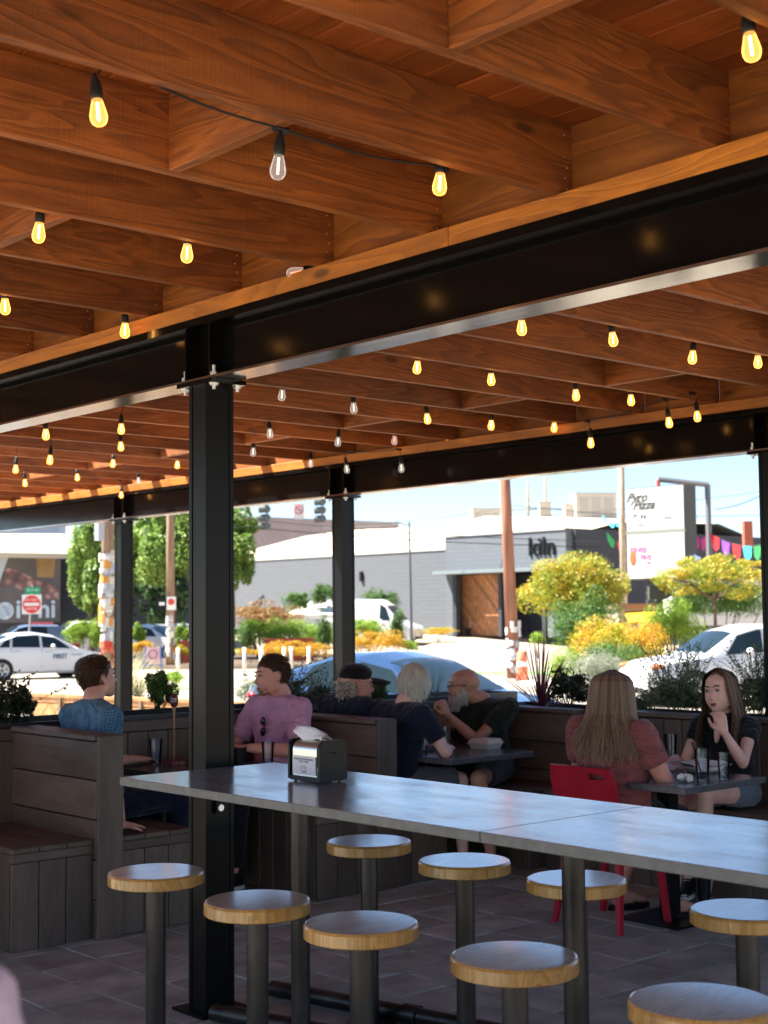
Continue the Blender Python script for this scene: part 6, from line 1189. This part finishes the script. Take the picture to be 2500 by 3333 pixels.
fb = thing('far_building', 'mauve-grey flat-roofed hall rising behind the cream roof', 'building', P(960, 1900, 150)); q = MB(); a = P(800, 1716, 150); b = P(1290, 1735, 150); q.poly([(a[0], a[1], G), (b[0], b[1], G), tuple(b), tuple(a)][::-1], -18); q.build('wall', mat('mauve_grey_wall', (.22, .19, .20), .85, var=.08, vscale=.3), fb); q = MB(); q.tube([P(790, 1712, 149.5), P(1290, 1735, 149.5)], .5, 4); q.build('roof_edge', M_cap, fb)
# left: black building with mural
mb_ = thing('mural_building', 'black building at the left with a large printed mural and a pale overhanging roof', 'building', P(150, 2000, 78)); dl = 78
def quadpt(px, py, d_): return P(px, py, d_)
a = P(-120, 1795, dl); b = P(212, 1795, dl); c_2 = P(640, 1795, dl+3)
q = MB(); q.poly([(a[0], a[1], G), (c_2[0], c_2[1], G), tuple(c_2), tuple(a)], -8); q.build('wall', M_drk, mb_)
q = MB(); z0 = P(0, 1795, dl)[2]; rr = rt*.5; a2 = P(-150, 1795, dl-1.6); b2 = P(255, 1802, dl-1.6); a3 = P(-150, 1737, dl+3); b3 = P(200, 1737, dl+3); q.add([tuple(a2), tuple(b2), tuple(b3), tuple(a3)]+[tuple(v_-zz*.28) for v_ in (a2, b2, b3, a3)], [(0, 1, 2, 3), (7, 6, 5, 4), (0, 4, 5, 1), (1, 5, 6, 2), (2, 6, 7, 3), (3, 7, 4, 0)]); q.build('roof', M_rf, mb_)
q = MB(); q.poly([tuple(P(-120, 1740, dl+7)), tuple(P(178, 1740, dl+7)), tuple(P(178, 1690, dl+7)), tuple(P(-120, 1690, dl+7))], -3); q.build('upper_wall', mat('pale_blue_wall', (.5, .55, .6), .8), mb_)
c0_ = P(97, 1910, dl-.15); w_ = 200/F*dl; h2 = 230/F*dl; Mm = frame(P(96, 1911, dl-.15), rt, zz)
def mural_mat():
    m = mat('printed_mural', (.10, .085, .085), .6); t = m.node_tree; N = t.nodes.new; b = t.nodes['Principled BSDF']; tc = N('ShaderNodeTexCoord'); vo = N('ShaderNodeTexVoronoi'); vo.inputs['Scale'].default_value = 2.1; L(tc.outputs['Object'], vo.inputs[0]); rp = N('ShaderNodeValToRGB'); e = rp.color_ramp.elements; e[0].position = .05; e[0].color = (.42, .26, .24, 1); e[1].position = .45; e[1].color = (.16, .08, .075, 1); q_ = e.new(.75); q_.color = (.07, .05, .05, 1); L(vo.outputs['Distance'], rp.inputs[0]); L(rp.outputs[0], b.inputs['Base Color']); return m
q = MB(); q.box(-w_/2, w_/2, -h2/2, h2/2, -.08, 0, M=Mm); mu_ = q.build('mural_panel', mat('mural_dark_print', (.085, .075, .08), .6, var=.25, vscale=.5), mb_)
u = w_/200; q = MB(); pts = [(-100, -5), (-100, 55), (-60, 62), (-20, 45), (30, 20), (95, -2), (96, -40), (60, -38), (20, -20), (-30, -8), (-60, 8)]
q.poly([Mm @ Vector((x_*u, y_*u, .004)) for x_, y_ in reversed(pts)], -.004) if False else q.poly([Mm @ Vector((x_*u, y_*u, .004)) for x_, y_ in pts[::-1]], -.003); q.build('mural_food_print', mural_mat(), mu_)
q = MB(); q.poly([Mm @ Vector((x_*u, y_*u, .010)) for x_, y_ in ((22, 108), (85, 108), (80, 30), (24, 32))], -.003); q.build('mural_glass_print', mat('amber_print', (.24, .15, .06), .6, var=.3, vscale=.8), mu_)
q = MB(); q.poly([Mm @ Vector((x_*u, y_*u, .010)) for x_, y_ in ((-100, 108), (-66, 108), (-100, 10))], -.003); q.build('mural_stripe_print', mat('pale_blue_print', (.35, .42, .5), .6), mu_)
LBp = mat('pale_blue_lettering', (.42, .52, .62), .6); 
text('mural_lettering', 'i', LBp, Mm @ Matrix.Translation((-35*u, -73*u, .02)), 84*u, .01, mu_, bold=.03); text('mural_lettering', 'ni', LBp, Mm @ Matrix.Translation((57*u, -73*u, .02)), 84*u, .01, mu_, bold=.03)
q = MB(); q.lathe([(.0001, 0), (28*u, 0), (28*u, .01), (.0001, .01)], Mm @ Vector((-78*u, -76*u, .01)), 32, axis=-fh); lg = q.build('round_emblem', LBp, mu_); q = MB()
for k in range(5): q.tube([Mm @ Vector(((-78+t_)*u, (-76-16+8*k+4*math.sin(t_*.22+k))*u, .03)) for t_ in np.linspace(-23+abs(k-2)*4, 23-abs(k-2)*4, 12)], .9*u, 4)
q.build('emblem_waves', mat('mural_wave_dark', (.12, .13, .16), .6), lg)
q = MB(); q.box(-.0, 75*u, -3, -2.2, 0, .05, M=frame(P(90, 2000, dl-1), rt, zz)) if False else q.poly([tuple(P(100, 2034, dl-2)), tuple(P(172, 2034, dl-2)), tuple(P(172, 2025, dl-2)), tuple(P(100, 2025, dl-2))], -.1); q.build('banner', mat('red_banner', (.45, .08, .10), .7), mb_)
# pizza pylon sign
sL = P(2041, 1742, 62); sR = P(2226, 1725, 60.0); dvx = sR-sL; dvx[2] = 0; wS = np.linalg.norm(dvx); dvx /= wS; nS = np.array([dvx[1], -dvx[0], 0]); nS = nS if nS @ fh < 0 else -nS
zT = P(2226, 1578, 60)[2]; zM = P(2226, 1726, 60)[2]; zBt = P(2041, 1884, 62)[2]; ps = thing('pylon_sign', 'tall two-panel white pylon sign reading Pyro Pizza above a pink logo panel', 'sign', (sL[0], sL[1], G)); Mp = Matrix(((dvx[0], -nS[0], 0, sL[0]), (dvx[1], -nS[1], 0, sL[1]), (0, 0, 1, 0), (0, 0, 0, 1)))
M_lb = mat('white_sign_panel', (.50, .50, .47), .5); M_cabt = mat('dark_sign_cabinet', (.055, .06, .055), .6)
MB().box(-.03, wS+.03, .06, .95, zBt-.05, zT+.05, M=Mp).build('cabinet', M_cabt, ps); MB().box(.0, wS, .0, .055, zM+.10, zT, M=Mp).build('upper_panel', M_lb, ps); lpnl = MB().box(.0, wS, .0, .055, zBt, zM-.06, M=Mp).build('lower_panel', M_lb, ps)
MB().box(-.05, wS+.05, -.01, .06, zM-.055, zM+.095, M=Mp).build('divider', mat('sign_divider', (.18, .2, .16), .6), ps)
def ST(s_, fx, z, size, m, shear=0, bold=0): return text('lettering', s_, m, frame(Vector(Mp @ Vector((fx*wS, -.012, z))), tuple(dvx), (0, 0, 1)), size, .008, ps, shear=shear, bold=bold)
M_gy = mat('grey_lettering', (.04, .04, .04), .6); M_pk = mat('pink_lettering_b', (.70, .12, .25), .6); hU = zT-zM
ST('Pyro', .18, zM+hU*.80, .56, M_gy, .5, .005); ST('Pizza', .30, zM+hU*.62, .56, M_gy, .5, .005)
q = MB(); 
for (x0, x1, z0, z1) in ((.12, .20, .33, .36), (.13, .145, .25, .34), (.25, .29, .27, .35), (.31, .345, .26, .35), (.66, .80, .235, .26), (.85, .87, .25, .27), (.745, .752, .52, .74), (.11, .22, .11, .117), (.28, .36, .11, .117), (.64, .85, .30, .305)): q.box(x0*wS, x1*wS, -.012, -.001, zM+.1+hU*z0, zM+.1+hU*z1, M=Mp)
for k in range(9): 
    for fx in (.55, .93): q.box(fx*wS, fx*wS+.09, -.012, -.001, zM+.1+hU*(.1+k*.088), zM+.1+hU*(.1+k*.088)+.02, M=Mp)
o = q.build('menu_print', M_gy, ps); tag(o, kind='stuff')
q = MB(); q.tube([Mp @ Vector(((.25+.035*math.cos(t))*wS, -.01, zM+.1+hU*.115+.06*math.sin(t))) for t in np.linspace(0, 6.28, 15)], .012, 4); q.build('loop_print', M_gy, ps)
hL = zM-zBt; ST('KINGS', .20, zBt+hL*.62, .30, M_pk, 0, .012); ST('PINS', .33, zBt+hL*.46, .28, M_pk, 0, .012); ST('_ fun', .36, zBt+hL*.34, .18, M_pk)
q = MB(); cpx = Mp @ Vector((.10*wS, -.015, zBt+hL*.45)); q.ell(cpx, (.17, .02, .33), 16, M=Mp.to_3x3()); q.build('red_emblem', mat('orange_red_print', (.62, .10, .04), .6), ps)
q = MB(); 
for sx in (-1, 1): q.tube([Mp @ Vector(((.76+sx*.03)*wS, -.01, zBt+hL*.50)), Mp @ Vector(((.76+sx*.022)*wS, -.01, zBt+hL*.60)), Mp @ Vector((.76*wS, -.01, zBt+hL*.64))], .012, 4)
q.build('arch_print', mat('faint_brown_print', (.45, .35, .28), .6), ps)
q = MB(); q.cyl(Mp @ Vector((.25*wS, .5, G)), Mp @ Vector((.25*wS, .5, zBt)), .13, n=12); q.cyl(Mp @ Vector((.8*wS, .5, G)), Mp @ Vector((.8*wS, .5, zBt)), .13, n=12); 
MB().cyl(Mp @ Vector((.25*wS, .5, G)), Mp @ Vector((.25*wS, .5, zBt-.051)), .13, n=12).build('post', M_cabt, ps); MB().cyl(Mp @ Vector((.8*wS, .5, G)), Mp @ Vector((.8*wS, .5, zBt-.051)), .13, n=12).build('post', M_cabt, ps)
fp2 = thing('steel_gantry', 'grey steel gantry frame standing over the right side of the pizza sign', 'frame', P(2303, 2000, 62)); M_gs = mat('grey_gantry_steel', (.17, .17, .18), .55)
MB().tube([P(2140, 1560, 61.5), P(2305, 1578, 62)], .13, 6).build('beam', M_gs, fp2); b = P(2303, 1578, 62); MB().tube([tuple(b), (b[0], b[1], G)], .14, 6).build('post', M_gs, fp2); MB().tube([P(2143, 1562, 61.5), P(2143, 1585, 61.5)], .09, 6).build('hanger', FRD[0], fp2)
# bungalow with yellow awning behind the bushes
hb = thing('cafe_house', 'small cream cafe with a yellow awning tucked behind the bushes at right', 'building', P(2090, 2100, 52)); Mh = frame(P(2085, 2035, 52), rt, zz); s_ = 52/F
MB().box(-70*s_, 55*s_, -90*s_-.4, 52*s_, -3, -.1, M=Mh).build('wall', mat('cream_stucco', (.55, .45, .34), .8), hb); MB().box(-80*s_, 62*s_, 52*s_, 70*s_, -3.2, .3, M=Mh).build('roof', mat('brown_roof', (.22, .14, .10), .8), hb)
for k in range(3): 
    wn = MB().box((-52+k*38)*s_, (-24+k*38)*s_, -70*s_, 20*s_, -.1, -.03, M=Mh).build('window_frame', mat('brown_frame_paint', (.25, .12, .07), .6), hb); MB().box((-49+k*38)*s_, (-27+k*38)*s_, -66*s_, 17*s_, -.029, -.02, M=Mh).build('pane', mat('pale_pane', (.45, .42, .38), .2), wn)
q = MB(); q.add([Mh @ Vector(p_) for p_ in ((-62*s_, 12*s_, 1.6), (62*s_, 16*s_, 1.6), (38*s_, 50*s_, .0), (-52*s_, 45*s_, .0), (-62*s_, 6*s_, 1.6), (62*s_, 10*s_, 1.6))], [(0, 1, 2, 3), (0, 4, 5, 1)]); aw = q.build('awning', mat('yellow_awning_cloth', (.75, .38, .01), .7), hb); so2 = aw.modifiers.new('t', 'SOLIDIFY'); so2.thickness = .03
q = MB(); c = P(2143, 1930, 47); dm_ = thing('signal_cabinet', 'dark metal box on a thick post before the yellow awning', 'post box', (c[0], c[1], G)); q.box(-.33, .22, -.22, .22, -.18, .18, M=frame(c, rt, zz)); q.ell(c+rt*.25, (.2, .2, .2), 12); q.build('box', M_cabt, dm_); MB().cyl((c[0]+.05, c[1], G), (c[0]+.05, c[1], c[2]-.2), .10, n=10).build('post', M_cabt, dm_)
rb = thing('side_wall_shop', 'pale tarped market stalls under the flag strings at the right', 'stall', P(2420, 1960, 56)); MB().box(-2.8, 3.2, -.9, .9, -2, 0, M=frame(P(2420, 1960, 56), rt, zz)).build('tarp', mat('white_tarp', (.62, .60, .58), .8), rb); MB().box(-2.9, 3.3, .9, 1.0, -2.2, .3, M=frame(P(2420, 1960, 56), rt, zz)).build('roof_edge', mat('dark_red_edge', (.25, .09, .06), .8), rb)
fc_ = [mat('flag_'+n_, c_c, .8) for n_, c_c in (('red', (.7, .02, .03)), ('yellow', (.75, .42, .01)), ('blue', (.03, .22, .65)), ('purple', (.25, .08, .5)), ('cyan', (.05, .5, .6)), ('pink', (.7, .08, .3)), ('green', (.05, .4, .12)))]
def bunting(label, p0, p1, n, sz, seed):
    t = thing('bunting', label, 'bunting', p0, 'strings of coloured paper flags'); r_ = random.Random(seed); q = MB(); pts = [p0*(1-u)+p1*u-zz*.35*math.sin(math.pi*u) for u in np.linspace(0, 1, n+1)]; q.tube(pts, .012, 4); q.build('cord', M_cable, t)
    for k in range(n):
        a, b = pts[k], pts[k+1]; a = a*.9+b*.1; b = a*.1+b*.9; d_ = b-a; m_ = (a+b)/2; off = fh*r_.uniform(-.08, .08); q = MB(); q.add([tuple(a), tuple(b), tuple(b*.8+m_*.2-zz*sz*.7+off), tuple(m_-zz*sz+off), tuple(a*.8+m_*.2-zz*sz*.7+off)], [(0, 1, 2, 3, 4)]); q.build('flag', fc_[r_.randrange(7)], t)
bunting('string of bright flags right of the gantry post, topmost row', P(2310, 1735, 60), P(2520, 1762, 58), 6, .65, 4); bunting('short run of two flags between the sign cabinet and the gantry', P(2258, 1722, 61), P(2300, 1740, 61), 2, .62, 5); bunting('pair of yellow and blue flags left of the pizza sign', P(1972, 1725, 61), P(2036, 1752, 61), 2, .45, 2); bunting('lower string of flags over the market stalls', P(2255, 1800, 57), P(2520, 1850, 55), 9, .4, 9)
bunting('string of little flags above the roof left of the pizza sign', P(1958, 1672, 70), P(2025, 1690, 66), 3, .25, 3)
cm = thing('chimney', 'square red brick chimney above the dark wing at right', 'chimney', P(2432, 1745, 75)); a = P(2432, 1697, 75); b = P(2432, 1746, 75); s_ = 14/F*75; MB().box(-s_, s_, -s_, s_, b[2]-.6, a[2], M=Matrix.Translation((a[0], a[1], 0)) @ Matrix.Rotation(math.radians(-41.6), 4, 'Z')).build('stack', brickmat('red_brick', (.36, .10, .06)), cm)
# scooters in the entrance
for i, (px_, lab, cl_) in enumerate(((1560, 'pale scooter parked in the dark entrance', (.5, .5, .5)), (1608, 'green-seated scooter parked in the entrance', (.03, .22, .16)), (1655, 'orange bike at the right of the parked scooters', (.55, .16, .03)))):
    c = P(px_, 2070, 89.5); gb2 = gz(89.5); t = thing('scooter', lab, 'scooter', (c[0], c[1], gb2), 'scooters in the entrance'); o_ = rt
    for sx in (-.62, .62): q = MB(); q.lathe([(.20, -.04), (.27, -.04), (.27, .04), (.20, .04)], c*np.array([1, 1, 0])+o_*sx+zz*(gb2+.27), 18, axis=fh); q.build('wheel', M_tyre, t)
    b = c*np.array([1, 1, 0])+zz*gb2; q = MB(); q.tube([b+o_*.62+zz*.3, b+o_*.25+zz*.35, b-o_*.2+zz*.35, b-o_*.45+zz*.75, b-o_*.55+zz*1.05], [.08, .1, .1, .09, .03], 8); q.tube([b-o_*.62+zz*.28, b-o_*.5+zz*1.0], .04, 6); q.build('frame', mat('scooter_paint_%s' % 'abc'[i], cl_, .4), t); q = MB(); q.ell(b+o_*.25+zz*.72, (.38, .38, .09), 12); q.build('seat', M_black if i != 1 else mat('green_seat', (.02, .3, .15), .5), t); q = MB(); q.tube([b-o_*.5+zz*1.05-fh*.3, b-o_*.48+zz*1.08, b-o_*.5+zz*1.05+fh*.3], .025, 6); q.build('handlebar', M_black, t)
# ================================================================== TREES AND BUSHES
def T_(label, x0, x1, y0, y1, dep, lm, base_y=None, n=7000, leaf=.2, tr=.12, seed=1, k=44, cr=.40, ry=None):
    c = W2((x0+x1)/2, (y0+y1)/2, dep); rx = (x1-x0)/2*V/F*dep; rz = (y1-y0)/2*V/F*dep; return tree(c, (rx*.9, ry or rx*.9, rz), (c[0], c[1], gz(dep)), label, lm, n, leaf, tr, seed, k=k, cr=cr, low=-.85)
T_('broad-leaved street tree left of the flyer-covered pole', 150, 250, 1115, 1330, 62, LT, seed=3, n=15000, leaf=.2, tr=.16)
T_('large bright green street tree between the far left and the big column', 275, 470, 1040, 1300, 60, LT, seed=4, n=26000, leaf=.20, tr=.2, k=70, cr=.34)
T_('street tree whose crown shows right of the big column', 440, 562, 1085, 1265, 63, LT, seed=5, n=15000, leaf=.19, tr=.16)
T_('pale green street tree between the flyer pole and the big bright tree', 225, 320, 1085, 1290, 66, LT, seed=15, n=14000, leaf=.2, tr=.14)
T_('dark evergreen behind the mural building trees', 180, 300, 1180, 1370, 74, LD, seed=6, n=6000, leaf=.28, tr=.2); T_('dark tree filling the gap left of the big column', 300, 420, 1200, 1350, 73, LD, seed=7, n=6000, leaf=.28, tr=.2)
T_('round amber and yellow tree in front of the kiln shop', 1122, 1356, 1195, 1335, 46, LY, seed=8, n=30000, leaf=.085, tr=.06, k=70, cr=.36); T_('orange-tinged tree at the right edge below the flags', 1405, 1680, 1195, 1300, 46, LY, seed=9, n=14000, leaf=.085, tr=.07, k=80, cr=.22)
st5 = [('dense olive-green bush below the amber tree', 1180, 1335, 1280, 1425, 44, LG, 5200, .09), ('yellow-green bush with fiery tips in the middle of the right bed', 1258, 1425, 1335, 1445, 40, LYO, 4600, .08), ('orange-red bush left of the white SUV', 1360, 1440, 1355, 1410, 41, LO, 1800, .08), ('fresh green bush before the cream cafe', 1390, 1510, 1300, 1400, 42, LL, 3200, .09), ('olive hedge behind the white SUV at the right edge', 1430, 1660, 1255, 1345, 47, LG, 5200, .10), ('lime mound left of the silvery bush', 1180, 1262, 1400, 1482, 38, LL, 1500, .06), ('silvery wispy bush behind the long-haired woman', 1232, 1362, 1398, 1490, 36, LS, 3000, .05), ('green bank of leaves beneath the fiery bush', 1255, 1395, 1385, 1462, 38, LG, 2600, .07), ('small round yellow-green bush by the kerb right of the reddish pole', 1145, 1178, 1366, 1392, 60, LL, 900, .07)]
for i, (lab, x0, x1, y0, y1, dep, lm, n, lf) in enumerate(st5): blob(lab, x0, x1, y0, y1, dep, lm, n, lf, 40+i)
st6 = [('rusty-pink flowering shrub mass on the island, behind the tall grass', 500, 650, 1308, 1368, 66, LR, 3500, .12), ('round dark green bush before the brick wall, left one', 616, 672, 1280, 1325, 80, LG, 1800, .12), ('round bush before the brick wall next to the second column', 674, 730, 1262, 1320, 81, LG, 1800, .12), ('bush right behind the white van roof', 775, 865, 1275, 1320, 88, LG, 1800, .13),
       ('bright green grassy hedge on the island, left part', 500, 630, 1338, 1408, 61, LL, 4200, .09), ('bright green grassy hedge on the island, middle part', 590, 735, 1338, 1406, 60, LL, 4200, .09), ('bright grassy hedge right of the second column', 740, 845, 1335, 1396, 60, LL, 3000, .09),
       ('orange-yellow low mound left of the second column', 560, 708, 1384, 1422, 54.5, LO, 3600, .07), ('orange-yellow low mound right of the second column', 748, 868, 1364, 1412, 55, LO, 3200, .07), ('dark column-shaped conifer at the island, left one', 515, 548, 1350, 1412, 56, LG, 1800, .07), ('column-shaped conifer left of the second column', 684, 718, 1332, 1412, 56, LG, 2000, .07), ('column-shaped conifer right of the second column', 843, 876, 1318, 1404, 56, LG, 2200, .07), ('lime mound at the right tip of the island', 868, 905, 1385, 1408, 55, LL, 800, .06),
       ('yellow and red flowers at the foot of the grey wall', 905, 980, 1354, 1374, 86, LYO, 900, .10), ('lime shrub mass between the passing car and the flyer pole', 195, 255, 1338, 1408, 56, LL, 2800, .09), ('lime hedge above the roof of the passing white car', 130, 220, 1345, 1402, 58, LL, 2600, .09), ('green shrub behind the folding sign', 285, 312, 1352, 1395, 58, LL, 1500, .09), ('orange flowers behind the folding sign', 283, 345, 1384, 1416, 52, LO, 1800, .07), ('lime bush left of the big column', 376, 412, 1348, 1400, 57, LL, 1600, .08), ('yellow flowers at the foot of the second utility pole', 372, 410, 1395, 1418, 53, LYO, 900, .07), ('lime ground shrub at the left of the island', 508, 560, 1398, 1418, 54, LYO, 900, .07)]
for i, (lab, x0, x1, y0, y1, dep, lm, n, lf) in enumerate(st6): blob(lab, x0, x1, y0, y1, dep, lm, n, lf, 60+i, thick=(x1-x0)/2*V/F*dep*(.9 if 'conifer' in lab else .5), cr=.5 if 'conifer' in lab else .42)
M_rust = mat('rust_red_steel', (.36, .065, .03), .7, var=.15)
for lab, x0, x1, y0, y1, dep in (('rust-red steel planter on the island left of the second column', 572, 676, 1379, 1398, 55.5), ('rust-red steel planter at the left of the big column', 385, 411, 1385, 1402, 54), ('rust-red planter peeking behind the passing car', 140, 162, 1390, 1402, 55)):
    a = W2(x0, y1, dep); b = W2(x1, y0, dep); t = thing('steel_planter', lab, 'planter', (a[0], a[1], G)); w_ = (x1-x0)*V/F*dep; Mr = Matrix.Translation((a[0], a[1], 0)) @ Matrix.Rotation(math.radians(-41.6), 4, 'Z'); q = MB()
    for (x_0, x_1, y_0, y_1) in ((0, w_, 0, .05), (0, w_, .85, .9), (0, .05, .05, .85), (w_-.05, w_, .05, .85)): q.box(x_0, x_1, y_0, y_1, G+.1, b[2], M=Mr)
    q.build('panel', M_rust, t); MB().box(.05, w_-.05, .05, .85, G+.1, b[2]-.1, M=Mr).build('soil', M_soil, t)
# orange traffic barrel by the pole
c = P(1700, 2180, 40.5); tb = thing('traffic_cone', 'orange and white traffic barrel right of the reddish pole foot', 'traffic barrel', (c[0], c[1], G)); MB().lathe([(.17, 0), (.16, .3), (.14, .6), (.12, .85), (.0001, .87)], (c[0], c[1], G), 16).build('barrel', FRD[1], tb, True); MB().lathe([(.158, .42), (.150, .56)], (c[0], c[1], G), 16).build('stripe', M_swh, tb)
# hill line far away
